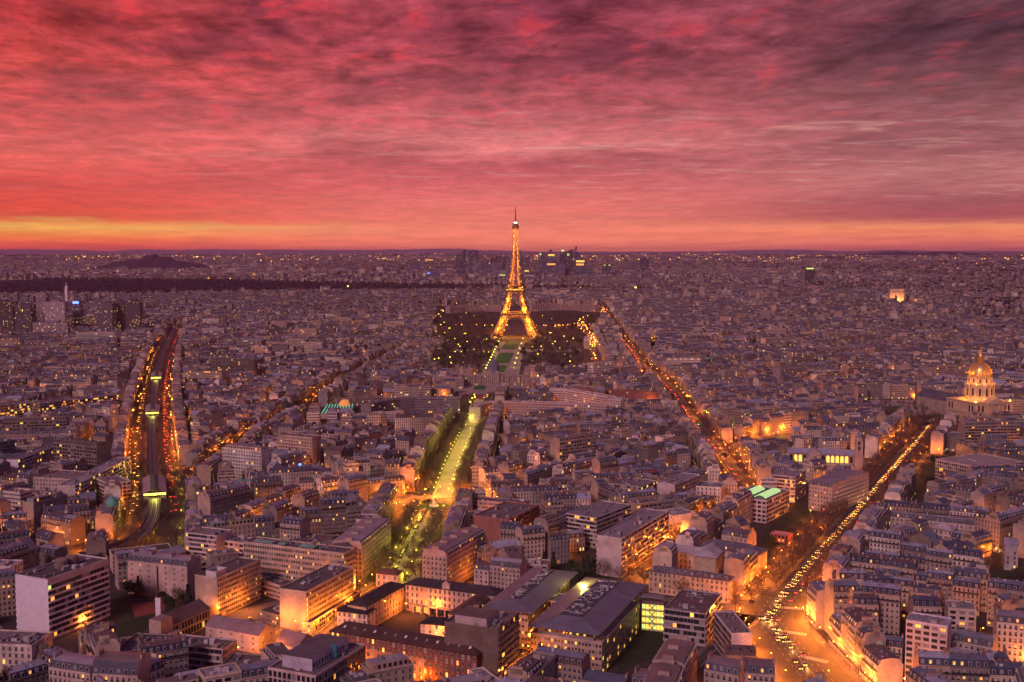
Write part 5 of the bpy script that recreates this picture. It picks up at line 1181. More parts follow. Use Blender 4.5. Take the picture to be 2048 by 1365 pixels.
block('apartment_house', 'pink-lit mansion with dark mansard roof, above the rear ochre building', 'house', (1495, 1078), (1443, 1069), -14, 13, 4, ('sash', 'blank'), (.44, .35, .30), roof='mansard', rcol=(.16, .14, .15), lit=0.044)
# balcony slabs centre right
block('modern_apartments', 'long balconied apartment slab with a wide blank pinkish end wall, left of the orange street', 'apartment building', (1243, 1078), (1337, 1023), (1204, 1066), 26, 8, ('ribbon', 'blank'), (.50, .42, .40), rcol=(.24, .22, .25), lit=0.033, gear=8)
block('brick_building', 'red brick apartment slab with a big blank tan wall facing left', 'apartment building', (1017, 1040), (1078, 1011), (956, 1028), 22, 7, ('grid', 'blank'), (.33, .14, .11), rcol=(.15, .13, .13), lit=0.0275, gear=5)
block('modern_apartments', 'cream balconied block with dark recessed strips, third from the blank pink slab', 'apartment building', (1192, 1037), (1262, 1010), (1130, 1028), 22, 7, ('ribbon', 'ribbon'), (.48, .42, .38), rcol=(.22, .20, .22), lit=0.033, gear=6)
block('modern_apartments', 'brown balconied apartment block with white frames and terrace roof, centre right', 'apartment building', (1283, 975), (1314, 962), (1228, 965), 24, 8, ('ribbon', 'ribbon'), (.40, .33, .31), rcol=(.2, .18, .19), lit=0.044, gear=8)
block('modern_apartments', 'tall pinkish slab with blank flank, right of the brown balconied block', 'apartment building', (1350, 970), (1400, 950), (1318, 964), 27, 9, ('wide', 'blank'), (.52, .43, .41), rcol=(.25, .24, .27), lit=0.0275, gear=6)
block('modern_apartments', 'white striped apartment block with narrow vertical windows by the triangular place', 'apartment building', (1442, 976), (1384, 972), (1450, 966), 19, 6, ('sash', 'sash'), (.56, .50, .47), rcol=(.20, .19, .2), lit=0.0165, gear=3)
block('modern_apartments', 'low white slab with vertical slit windows, beside the dark orange street', 'apartment building', (1391, 1026), (1345, 1032), (1375, 1014), 18, 6, ('blank', 'sash'), (.54, .47, .45), rcol=(.30, .28, .32), lit=0.011, gear=3)
r_, w_, d_, fr_ = block('office_building', 'white framed office block with two glowing green glass vaults on its roof', 'office building', (1533, 1002), (1459, 992), (1560, 978), 18, 5, ('wide', 'wide'), (.56, .48, .46), rcol=(.13, .11, .12), lit=0.077, gear=0)
for q in (.12, .56):
    vm = MB(); n_ = 8; x0, x1, y0, y1 = w_ * q, w_ * (q + .3), d_ * .15, d_ * .85
    for k in range(n_):
        a0, a1 = math.pi * k / n_, math.pi * (k + 1) / n_; xm, rx = (x0 + x1) / 2, (x1 - x0) / 2
        vm.face([(xm - rx * math.cos(a0), y0, 17.6 + 2.2 * math.sin(a0)), (xm - rx * math.cos(a1), y0, 17.6 + 2.2 * math.sin(a1)), (xm - rx * math.cos(a1), y1, 17.6 + 2.2 * math.sin(a1)), (xm - rx * math.cos(a0), y1, 17.6 + 2.2 * math.sin(a0))], 'glass_lit')
    for k in range(7):
        yy = y0 + (y1 - y0) * k / 6; vm.box(x0, x1, yy - .08, yy + .08, 17.5, 18.0, 'steel')
    vm.obj('glass_vault', r_)
block('apartment_house', 'cream corner house with grey zinc top, alone between garden and right avenue', 'apartment building', (1664, 976), (1618, 969), (1712, 947), 21, 6, ('french', 'french'), (.45, .36, .31), roof='mansard', rcol=(.26, .25, .29), lit=0.0385)
block('modern_apartments', 'round-fronted apartment house with stacked white balconies, below the church', 'apartment building', (1590, 955), (1540, 950), (1598, 940), 22, 7, ('ribbon', 'ribbon'), (.50, .42, .38), rcol=(.26, .24, .27), lit=0.044, gear=5)
block('office_building', 'white ring-shaped office block with window bands and a sunken roof court, far right', 'office building', (1958, 936), (1871, 919), (2034, 921), 17, 5, ('grid', 'grid'), (.52, .43, .38), rcol=(.34, .28, .27), lit=0.033, gear=3)
block('modern_apartments', 'tall white frame apartment block with glazed loggias, lower right', 'apartment building', (1895, 1254), (1812, 1241), -14, 31, 10, ('wide', 'blank'), (.50, .46, .50), rcol=(.34, .33, .38), lit=0.055, gear=10)
block('modern_apartments', 'beige gridded apartment block warmly lit from below, right of the white frame block', 'apartment building', (1953, 1221), (1897, 1217), -14, 24, 8, ('wide', 'blank'), (.52, .42, .36), rcol=(.28, .24, .25), lit=0.055, gear=6)
block('apartment_house', 'orange-lit cream house with tall windows and slate top, at the lower right edge', 'apartment building', (2060, 1250), (1994, 1244), -14, 24, 7, ('french', 'blank'), (.50, .42, .34), roof='mansard', rcol=(.30, .28, .31), lit=0.044)
block('apartment_house', 'house turned edge-on with glowing foot, the last one in the lower right corner', 'apartment building', (2030, 1345), (2048, 1400), (2075, 1335), 24, 7, ('french', 'french'), (.46, .36, .30), roof='mansard', rcol=(.26, .25, .29), lit=0.055)
block('apartment_house', 'low blue-grey mansard house below the lit beige grid block, lower right', 'apartment building', (1985, 1296), (1905, 1280), -12, 15, 5, ('french', 'blank'), (.42, .35, .31), roof='mansard', rcol=(.22, .23, .28), lit=0.033)
block('apartment_house', 'cream house with three window columns left of the low blue-grey mansard house', 'apartment building', (1900, 1318), (1985, 1330), -12, 17, 5, ('sash', 'blank'), (.48, .40, .36), roof='gable', rcol=(.26, .26, .31), lit=0.0275)
block('classical_building', 'tall narrow pavilion with lit ground floor and pale roof, in the right hospital court', 'building', (2037, 1092), (2010, 1090), -12, 17, 5, ('sash', 'blank'), (.42, .36, .34), roof='gable', rcol=(.34, .32, .36), lit=0.055)
# long convent
r_, w_, d_, fr_ = block('convent', 'long cream convent range with pale zinc roofs and a tree court, upper right', 'convent', (1990, 1056), (1766, 1032), -11, 13, 4, ('sash', 'blank'), (.48, .39, .33), roof='mansard', rcol=(.30, .28, .30), lit=0.011)
block('x', None, None, (1905, 1062), (1860, 1056), -14, 12, 3, ('sash', 'blank'), (.50, .40, .36), roof='hip', rcol=(.42, .36, .38), lit=0.0165, root=r_)
block('x', None, None, (1850, 1064), (1785, 1058), -12, 10, 3, ('sash', 'blank'), (.48, .39, .36), roof='hip', rcol=(.28, .27, .32), lit=0.0165, root=r_)
# curved corner house by the roundabout approach and its neighbours
block('apartment_house', 'large rounded corner house glowing orange at its foot, right of the tree car park', 'apartment building', (893, 1113), (971, 1068), (862, 1098), 23, 7, ('french', 'french'), (.46, .33, .26), roof='mansard', rcol=(.24, .20, .21), lit=0.0495)
block('apartment_house', 'corner house with long grey facade on the left of the tree car park', 'apartment building', (724, 1093), (782, 1046), (678, 1079), 22, 7, ('french', 'french'), (.44, .35, .31), roof='mansard', rcol=(.30, .29, .33), lit=0.0275)
block('apartment_house', 'white low house with bright ragged zinc roof in front of the grey institute', 'apartment building', (1040, 1138), (979, 1131), -12, 15, 5, ('french', 'blank'), (.44, .34, .29), roof='mansard', rcol=(.45, .43, .47), lit=0.022)
block('apartment_house', 'small pinkish house with dormers beside the white ragged zinc roof', 'apartment building', (977, 1142), (948, 1138), -11, 12, 4, ('sash', 'blank'), (.54, .42, .37), roof='mansard', rcol=(.22, .12, .11), lit=0.022)
block('apartment_house', 'low house with flat mossy roof, right of the white ragged zinc roof', 'apartment building', (1095, 1131), (1045, 1128), -12, 14, 4, ('wide', 'blank'), (.50, .40, .36), rcol=(.20, .17, .13), lit=0.022, gear=3)
block('office_building', 'narrow white modern block with two dark vertical window strips, below the roundabout', 'building', (955, 1032), (930, 1028), (975, 1022), 18, 6, ('sash', 'blank'), (.58, .52, .50), rcol=(.4, .36, .34), lit=0.011, gear=1)
block('office_building', 'long brown-roofed building, a glazed gallery band under its eaves, just below the roundabout', 'building', (1050, 1008), (955, 1002), -14, 19, 6, ('office', 'blank'), (.40, .30, .25), rcol=(.15, .11, .11), lit=0.044, gear=5)
# left: grey office slabs
block('office_building', 'long grey office slab with fine horizontal stripes at the left edge', 'office building', (36, 920), (144, 882), -14, 26, 8, ('ribbon', 'tile'), (.42, .38, .42), rcol=(.16, .14, .16), lit=0.0275, gear=6)
block('office_building', 'long pale apartment slab with red and orange lit strips, left of the boulevard', 'office building', (150, 972), (262, 915), -14, 22, 7, ('ribbon', 'blank'), (.50, .44, .42), rcol=(.3, .28, .31), lit=0.077, gear=14)
block('modern_apartments', 'pinkish cube apartment block with brown roof, left of the boulevard', 'apartment building', (152, 960), (66, 955), (200, 945), 21, 6, ('sash', 'blank'), (.46, .36, .33), rcol=(.22, .17, .17), lit=0.0275, gear=4)
block('modern_apartments', 'brown balconied block lower left of the pinkish cube block', 'apartment building', (92, 990), (10, 983), -14, 16, 5, ('ribbon', 'blank'), (.38, .28, .24), rcol=(.18, .15, .15), lit=0.044, gear=3)
block('modern_apartments', 'dark-windowed cream block right of the pinkish cube block', 'apartment building', (262, 962), (218, 968), (245, 950), 20, 6, ('wide', 'wide'), (.50, .42, .37), rcol=(.2, .18, .19), lit=0.0275, gear=3)
block('office_tower', 'dark blue glass office block with pale mullions at the left frame edge', 'office building', (30, 880), (-40, 890), (35, 868), 34, 10, ('grid', 'grid'), (.16, .17, .20), rcol=(.12, .12, .13), lit=0.022, gear=2)
# wavy balconied blocks left
for i_, (a_, b_, n1) in enumerate(((((0, 812), (72, 806), 'leftmost')), (((80, 808), (150, 800), 'middle')), (((160, 800), (238, 790), 'rightmost')))):
    block('modern_apartments', '%s of three wavy terraced apartment blocks dotted with orange windows, left side' % n1, 'apartment building', b_, a_, -22, 27 + i_, 9, ('ribbon', 'wide'), (.28, .22, .18), rcol=(.20, .17, .18), lit=0.165, gear=4, group='wavy terraced blocks')
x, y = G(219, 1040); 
# ------------------------------------------------------------ lots: rows along streets first, then the fill of the quarters
LOTS = []
def add_lot(x, y, w_, d_, a, fl, kind, where, force=False, skip=None, sc=None, sl=None, zc=None):
    r = rect_of(x, y, w_, d_, a)
    if where == 'fill' and any(inpoly(r[0], r[1], P) for P in NOFILL): return None
    if not free_rect(r, skip, -.3 if force else 0.0): return None
    if OCC.hit(r, .7): return None
    OCC.add(r)
    lot = dict(x=x, y=y, w=w_, d=d_, a=a, fl=fl, kind=kind, where=where, cx=r[0], cy=r[1], seed=rnd.randint(1, 10 ** 9),
               sc=rnd.randrange(len(STONE)) if sc is None else sc, sl=rnd.choice((0, 0, 0, 1, 1, 2, 3)) if sl is None else sl, zc=rnd.choice((0, 0, 1, 1, 2, 2, 3)) if zc is None else zc, ends=False)
    LOTS.append(lot); return lot
def row(pts, h, depth=12, where='', away=True, kind='m', fl=None, wr=(15, 23)):
    """pts: pixels of the eaves line of the facade towards us"""
    P = [G(a, b, h) for a, b in pts]; seq = 0
    for a, b_ in zip(P, P[1:]):
        dx, dy = b_[0] - a[0], b_[1] - a[1]; L = math.hypot(dx, dy); ang = math.atan2(dy, dx)
        nx, ny = -math.sin(ang), math.cos(ang)
        flip = (nx * a[0] + ny * a[1] < 0) == away
        n_ = max(1, round(L / rnd.uniform(*wr))); w_ = L / n_
        for i in range(n_):
            seq += 1
            f = fl or max(2, int(round((h - .8) / STOREY)) + rnd.choice((-2, -1, 0, 0, 0, 1, 1)))
            if flip: x, y, aa = a[0] + math.cos(ang) * w_ * (i + 1), a[1] + math.sin(ang) * w_ * (i + 1), ang + math.pi
            else: x, y, aa = a[0] + math.cos(ang) * w_ * i, a[1] + math.sin(ang) * w_ * i, ang
            add_lot(x, y, w_, depth, aa, f, kind if rnd.random() < .93 else 'f', where, force=True)
# dense quarter, lower right
row([(1591, 1170), (1622, 1186), (1668, 1194), (1722, 1192)], 23, 13, 'on the curved street front above the bright junction')
row([(1722, 1196), (1800, 1205), (1895, 1212)], 22, 13, 'in the lit cream row of the lower right quarter')
row([(1615, 1220), (1640, 1262), (1672, 1306), (1705, 1345), (1745, 1400), (1790, 1460)], 23, 14, 'on the long curving front right of the bright junction', away=True)
row([(1642, 1113), (1760, 1128), (1975, 1158)], 20, 12, 'in the second slate row of the lower right quarter')
row([(1680, 1072), (1800, 1088), (1985, 1113)], 20, 12, 'in the first slate row of the lower right quarter')
row([(1660, 1092), (1800, 1108), (1960, 1130)], 18, 9, 'in the courtyard range between the two slate rows')
row([(1640, 1138), (1750, 1150), (1960, 1176)], 17, 10, 'in the courtyard range behind the second slate row')
row([(1610, 1158), (1720, 1166), (1880, 1186)], 18, 10, 'in the third range of the lower right quarter')
row([(1985, 1113), (1995, 1090), (2003, 1062)], 19, 12, 'on the street edge left of the hospital court')
row([(1975, 1162), (1980, 1140), (1985, 1125)], 19, 12, 'on the street edge left of the hospital court')
row([(1975, 1190), (2048, 1200), (2100, 1206)], 18, 12, 'in the beige row below the right hospital court')
row([(1745, 1262), (1805, 1270)], 17, 10, 'left of the tall white frame block')
row([(1720, 1300), (1780, 1315)], 16, 11, 'behind the long curving front at bottom right')
row([(1775, 1345), (1900, 1352), (2060, 1360)], 18, 12, 'in the slate row along the bottom right edge')
row([(1790, 1315), (1880, 1320)], 12, 10, 'left of the cream three-column house')
row([(1765, 1010), (1900, 1020), (2060, 1035)], 14, 11, 'in the cream row above the convent range')
row([(1870, 995), (1960, 985), (2060, 990)], 14, 12, 'behind the cream row above the convent range')
# street facades picked out of the picture
row([(515, 985), (545, 1000), (600, 1002), (655, 990)], 22, 13, 'in the orange-lit block left of the roundabout')
row([(365, 1000), (420, 1004), (500, 985)], 23, 14, 'in the corner block right of the viaduct station')
row([(660, 985), (735, 968), (790, 975)], 22, 13, 'in the row by the green pharmacy lights')
row([(183, 1010), (215, 1016), (258, 1000)], 22, 14, 'under the green cupola by the viaduct curve')
row([(0, 1085), (60, 1075), (110, 1070), (190, 1055)], 15, 12, 'in the low row left of the viaduct curve')
row([(0, 1040), (90, 1030), (180, 1020)], 20, 12, 'in the second row left of the viaduct curve')
row([(560, 1060), (600, 1064), (660, 1068)], 21, 13, 'on the terrace block behind the long office wing')
row([(995, 920), (1060, 918), (1098, 905)], 23, 13, 'in the tall cream row right of the yellow avenue')
row([(1100, 960), (1180, 935), (1260, 900), (1290, 880)], 18, 12, 'in the diagonal slate row right of the yellow avenue')
row([(930, 945), (985, 945)], 18, 12, 'at the lower right end of the yellow avenue')
row([(1160, 860), (1215, 858)], 20, 12, 'beside the white nine-bay block')
row([(965, 1075), (1000, 1060), (1040, 1062)], 22, 12, 'behind the rounded corner house')
row([(1045, 1075), (1090, 1070)], 21, 12, 'in the white pair left of the blank pink slab')
row([(1110, 1060), (1195, 1075)], 20, 13, 'in the lit hotel block left of the blank pink slab')
row([(1095, 1050), (1150, 1030)], 19, 12, 'behind the lit hotel block')
for k_, hh in (('saxe', 21), ('axis', 21), ('right', 20), ('diag', 19), ('suffren', 19), ('viaduct', 17), ('cross', 20), ('diag_low', 19), ('place_right', 19), ('bosquet', 18), ('bosquet2', 18), ('curve_street', 19), ('vauban', 17), ('far_right_street', 20), ('garibaldi', 17), ('motte', 14)):
    r_ = ROADS[k_]; P = r_['p']; WN = {'saxe': 'the yellow lit avenue', 'axis': 'the tree-lined car park street', 'right': 'the long right-hand avenue', 'diag': 'the diagonal red-lit avenue', 'suffren': 'the dark avenue left of centre', 'viaduct': 'the viaduct boulevard', 'cross': 'the orange cross street', 'diag_low': 'the orange side street', 'place_right': 'the small orange place', 'bosquet': 'the park-side street', 'bosquet2': 'the park-side street', 'curve_street': 'the viaduct curve', 'vauban': 'the dome gardens', 'far_right_street': 'the lower right glowing street', 'garibaldi': 'the far left street', 'motte': 'the long square'}[k_]
    if k_ == 'motte': continue
    for side in (1, -1):
        off = r_['half'] + .4; s_ = 0.0
        pts = []
        for a, b_ in zip(P, P[1:]):
            dx, dy = b_[0] - a[0], b_[1] - a[1]; L = math.hypot(dx, dy); ang = math.atan2(dy, dx); s_ = 0.3
            while s_ < L - 8:
                w_ = min(rnd.uniform(15, 23), L - s_)
                fl = max(3, int(round((hh - .8) / STOREY)) + rnd.choice((-2, -1, 0, 0, 0, 1)))
                if rnd.random() < .07: s_ += rnd.uniform(6, 12); continue
                if side > 0:   # building on the left of the direction of travel: its facade looks right
                    x = a[0] + math.cos(ang) * s_ - math.sin(ang) * off; y = a[1] + math.sin(ang) * s_ + math.cos(ang) * off; aa = ang
                else:
                    x = a[0] + math.cos(ang) * (s_ + w_) + math.sin(ang) * off; y = a[1] + math.sin(ang) * (s_ + w_) - math.cos(ang) * off; aa = ang + math.pi
                add_lot(x, y, w_, 12.5, aa, fl, 'm' if rnd.random() < .9 else 'f', 'on the %s side of %s' % ('left' if side > 0 else 'right', WN), skip=k_)
                s_ += w_
# quarters
SEEDS = []
sr = random.Random(5)
for gy in range(450, 3400, 330):
    W_ = gy * .52 + 300
    gx = -W_
    while gx < W_:
        SEEDS.append((gx + sr.uniform(-90, 90), gy + sr.uniform(-90, 90), sr.choice((.12, -.18, .35, -.42, .62, -.7, .22, -.1)) + sr.uniform(-.06, .06), sr.uniform(58, 90), sr.uniform(42, 56))); gx += 330
SEEDS += [(230, 600, -.10, 90, 48), (-120, 640, .5, 80, 50), (60, 800, .45, 70, 48), (-260, 900, .35, 70, 46)]
def seed_at(x, y):
    return min(range(len(SEEDS)), key=lambda i: (SEEDS[i][0] - x) ** 2 + (SEEDS[i][1] - y) ** 2)
for si, (sx_, sy_, an, bw_, bd_) in enumerate(SEEDS):
    c, s_ = math.cos(an), math.sin(an); stw = 9.5
    for i in range(-6, 7):
        for j in range(-9, 10):
            bx, by = i * (bw_ + stw), j * (bd_ + stw)
            X_, Y_ = sx_ + c * bx - s_ * by, sy_ + s_ * bx + c * by
            if Y_ < 470 or Y_ > 3300 or abs(X_) > Y_ * .50 + 70: continue
            if seed_at(X_, Y_) != si: continue
            hb = rnd.choice((4, 5, 6, 6, 6, 7)); modern = rnd.random() < .13; bsc, bsl, bzc = rnd.randrange(7), rnd.choice((0, 0, 1, 2, 3)), rnd.randrange(4)
            def put(lx, ly, w_, d_, la, fl, kind):
                x = X_ + c * lx - s_ * ly; y = Y_ + s_ * lx + c * ly
                u_ = rnd.random() < .55; add_lot(x, y, w_, d_, an + la, fl, kind, 'fill', sc=bsc if u_ else None, sl=bsl if u_ else None, zc=bzc if rnd.random() < .5 else None)
            dp = 11.5; hw, hd = bw_ / 2, bd_ / 2
            if Y_ > 800 and rnd.random() < (.16 if X_ < 0 else .09):   # a modern slab takes the block's edge
                L_ = rnd.uniform(.6, .95) * bw_; put(-hw + rnd.uniform(0, bw_ - L_), -hd + rnd.uniform(0, 14), L_, 14, 0, rnd.choice((8, 9, 10, 11)), 'f')
            for (sx0, sy0, la, L) in ((-hw, -hd, 0, bw_), (hw, hd, math.pi, bw_), (hw, -hd + dp, math.pi / 2, bd_ - 2 * dp), (-hw, hd - dp, -math.pi / 2, bd_ - 2 * dp)):
                q = 0.0
                while q < L - 6:
                    w_ = min(rnd.uniform(12, 22), L - q)
                    if L - q - w_ < 6: w_ = L - q
                    kind = ('f' if rnd.random() < .8 else 'm') if modern else rnd.choice('mmmmmmgf')
                    put(sx0 + math.cos(la) * q, sy0 + math.sin(la) * q, w_, dp, la, max(3, hb + rnd.choice((-2, -1, 0, 0, 0, 0, 1)) + (1 if kind == 'f' and rnd.random() < .3 else 0)), kind)
                    q += w_
            # courtyard buildings
            q = -hw + dp + 1
            while q < hw - dp - 6:
                w_ = rnd.uniform(7, 13)
                if rnd.random() < .72: put(q, -hd + dp + rnd.uniform(1, 5), min(w_, hw - dp - q), rnd.uniform(6, max(7, bd_ - 2 * dp - 6)), 0, rnd.choice((2, 3, 4, 5, 5)), rnd.choice('ggfm'))
                q += w_ + rnd.uniform(1, 4)
# back rows behind the explicit rows get covered by the quarter fill above

# ------------------------------------------------------------ which lots are things
def apparent(l):
    p = proj(l['cx'], l['cy'], 12)
    if not (-60 < p[0] < 2108) or p[1] > 1440: return 0
    h = l['fl'] * 3.1 + 3; d2 = l['cx'] ** 2 + l['cy'] ** 2
    return (l['w'] * h + .25 * l['w'] * l['d']) / d2
LOTS.sort(key=apparent, reverse=True)
NT_ = 300; near = LOTS[:NT_]; rest = LOTS[NT_:]
near_f = [l for l in rest if l['kind'] == 'f' and apparent(l) > 0][:0]
MARKS = [('the roundabout', G(868, 1013)), ('the lit church', G(1650, 945)), ('the viaduct station', G(312, 1030)), ('the white tiled slab', G(120, 1290)), ('the metal-roofed institute', G(1150, 1320)),
         ('the bright junction', G(1560, 1240)), ('the beige office wings', G(560, 1230)), ('the stone school', G(860, 1220)), ('the ochre classical pair', G(1420, 1180)), ('the golden dome', G(1957, 830)), ('the tree car park', G(820, 1100)),
         ('the white ring office', G(1950, 960)), ('the convent range', G(1880, 1080)), ('the green glass vaults', G(1500, 1020)), ('the concave ministry', G(840, 840)), ('the blank pink slab', G(1230, 1120)), ('the lower right corner', G(2000, 1350))]
used_lab = {}
def label_for(l):
    sn = STONE[l['sc']][1]; k = l['kind']
    rf = {'m': SLATE[l['sl']][1] + ' mansard', 'g': ZINC[l['zc']][1] + ' pitched roof', 'f': 'flat roof'}[k]
    if l['where'] == 'fill':
        nm, q = min(MARKS, key=lambda m2: math.dist(m2[1], (l['cx'], l['cy'])))
        p0, p1 = proj(q[0], q[1], 0), proj(l['cx'], l['cy'], 0); dx, dy = p1[0] - p0[0], p1[1] - p0[1]
        wh = ('right of ' if dx > 0 else 'left of ') + nm if abs(dx) > abs(dy) * 1.3 else ('beyond ' if dy < 0 else 'below ') + nm
    else: wh = l['where']
    return '%s %s-storey house, %s' % (sn, CNT[min(12, l['fl'])], rf), wh
ORD = ['nearest', 'second nearest', 'third nearest', 'fourth nearest', 'fifth nearest', 'sixth nearest', 'seventh nearest', 'eighth nearest', 'ninth nearest', 'tenth nearest']
groups = {}
for l in near: groups.setdefault(label_for(l), []).append(l)
for (a_, wh), ls in groups.items():
    ls.sort(key=lambda l: math.hypot(l['cx'], l['cy']))
    for i, l in enumerate(ls):
        lab = '%s, %s' % (a_, wh)
        if len(ls) > 1: lab += ', ' + ORD[min(i, 9)]
        if len(lab.replace('-', ' ').split()) > 16: lab = lab.replace('-storey house', ' storeys')
        if len(lab.replace('-', ' ').split()) > 16: lab = lab.replace(' mansard', '').replace(' pitched roof', '').replace(' flat roof', '')
        if len(lab.replace('-', ' ').split()) > 16: lab = lab.replace(' in the ', ' ').replace(' of the ', ' of ')
        l['label'] = lab
print('LOTS', len(LOTS), 'near apparent cut', apparent(near[-1]))
for i, l in enumerate(near):
    z = H(l['x'], l['y'])
    root = empty('apartment_building', l['x'], l['y'], z, l['a'])
    tag(root, l['label'], 'apartment building', 'Parisian apartment buildings')
    apartment(l, 0 if i < 130 else 1, root=root)
MA = MB()
for l in rest:
    if l['cy'] < 3400: apartment(l, 2, mb=MA)
tag(MA.obj('apartment_building'), 'dense rows of smaller apartment buildings filling the middle distance', 'apartment buildings', kind='stuff')

# ------------------------------------------------------------ far city
FB = MB(); fr_rng = random.Random(3)
def far_box(x, y, w_, d_, a, h, col, rc, roof):
    fr = Fr(x, y, H(x, y) - 1, a); fl = max(1, int(h / 3.2)); uo, vo = fr_rng.randint(0, 90) * 10, fr_rng.randint(0, 90) * 100
    n1 = max(1, round(w_ / 3)); c4 = (*col, 1.0 if fr_rng.random() < .7 else .6)
    for k, (p, q) in enumerate((((0, 0), (w_, 0)), ((w_, 0), (w_, d_)), ((0, d_), (0, 0)))):
        FB.face([(*p, 0), (*q, 0), (*q, h + 1), (*p, h + 1)], 'wall_windows' if k == 0 or fr_rng.random() < .5 else 'wall_plain', c4, [(uo, vo), (uo + n1, vo), (uo + n1, vo + fl), (uo, vo + fl)], fr)
    if roof == 'm':
        FB.face([(0, 0, h + 1), (w_, 0, h + 1), (w_, 2, h + 4), (0, 2, h + 4)], 'roof_dull', (.09, .09, .12), None, fr)
        FB.face([(0, 2, h + 4), (w_, 2, h + 4), (w_, d_, h + 4.4), (0, d_, h + 4.4)], 'roof_dull', rc, None, fr)
        for xx in (0.2, w_ - .5): FB.face([(xx, 1, h + 1), (xx, d_ * .6, h + 1), (xx, d_ * .6, h + 5.6), (xx, 1, h + 5.6)], 'wall_plain', tuple(c * .9 for c in col), None, fr)
    else:
        FB.face([(0, 0, h + 1), (w_, 0, h + 1), (w_, d_, h + 1), (0, d_, h + 1)], 'roof_dull', rc, None, fr)
        if fr_rng.random() < .6:
            FB.box(w_ * .3, w_ * .6, d_ * .3, d_ * .7, h + 1, h + fr_rng.uniform(2, 4.5), 'wall_plain', col, fr)
far_seed = [(fr_rng.uniform(-7000, 7000), fr_rng.uniform(2300, 16000), fr_rng.uniform(-.8, .8)) for _ in range(160)]
FARZ = [FOREST]
FARKEEP = list(FARKEEP0)   # landmarks reserve discs: (x, y, radius)
for q, rad in (((1031, 672), 90), ((1790, 606), 75), ((1620, 576), 40), ((960, 625), 60), ((1120, 625), 70)): FARKEEP.append((*G(*q), rad))
ax_, ay_ = G(1792, 607); FARKEEP += [(ax_, ay_ - 60, 80), (ax_, ay_ - 150, 60), (ax_, ay_ - 230, 45)]
CHA = [GG([(860, 612), (1200, 612), (1200, 662), (860, 662)])]
def far_fill(y0, y1, step, jit, hr, wr):
    y = y0
    while y < y1:
        x = -(y * .50 + 120)
        while x < y * .50 + 120:
            X_, Y_ = x + fr_rng.uniform(-jit, jit), y + fr_rng.uniform(-jit, jit); x += step * fr_rng.uniform(.8, 1.25)
            if inpoly(X_, Y_, FOREST) or inpoly(X_, Y_, CHA[0]) or any(math.hypot(X_ - a, Y_ - b_) < c for a, b_, c in FARKEEP): continue
            if blocked(X_, Y_) or nearroad(X_, Y_, 8): continue
            if MV and ((X_ - MV[0]) / 480) ** 2 + ((Y_ - MV[1]) / 420) ** 2 < 1: continue
            sd = min(far_seed, key=lambda q: (q[0] - X_) ** 2 + (q[1] - Y_) ** 2)
            h = fr_rng.uniform(*hr)
            if fr_rng.random() < .03: h *= 1.7
            w_ = fr_rng.uniform(*wr); d_ = fr_rng.uniform(9, 16)
            c = fr_rng.choice(STONE)[0]; k = fr_rng.uniform(.75, 1.2)
            far_box(X_, Y_, w_, d_, sd[2] + fr_rng.choice((0, 0, math.pi / 2)), h, tuple(q * k for q in c), fr_rng.choice(((.13, .14, .20), (.25, .26, .33), (.07, .07, .10), (.13, .11, .13))), 'm' if fr_rng.random() < .6 else 'f')
        y += step * .8
MV = G(295, 540)
far_fill(2700, 4200, 21, 6, (15, 26), (13, 30))
far_fill(4200, 6200, 30, 9, (12, 26), (16, 42))
far_fill(6200, 9500, 48, 14, (9, 28), (20, 60))
far_fill(9500, 15500, 95, 30, (8, 26), (30, 90))
tag(FB.obj('distant_houses'), 'hazy carpet of distant houses reaching to the horizon', 'houses', kind='stuff')
print('FAR faces', len(FB.f))
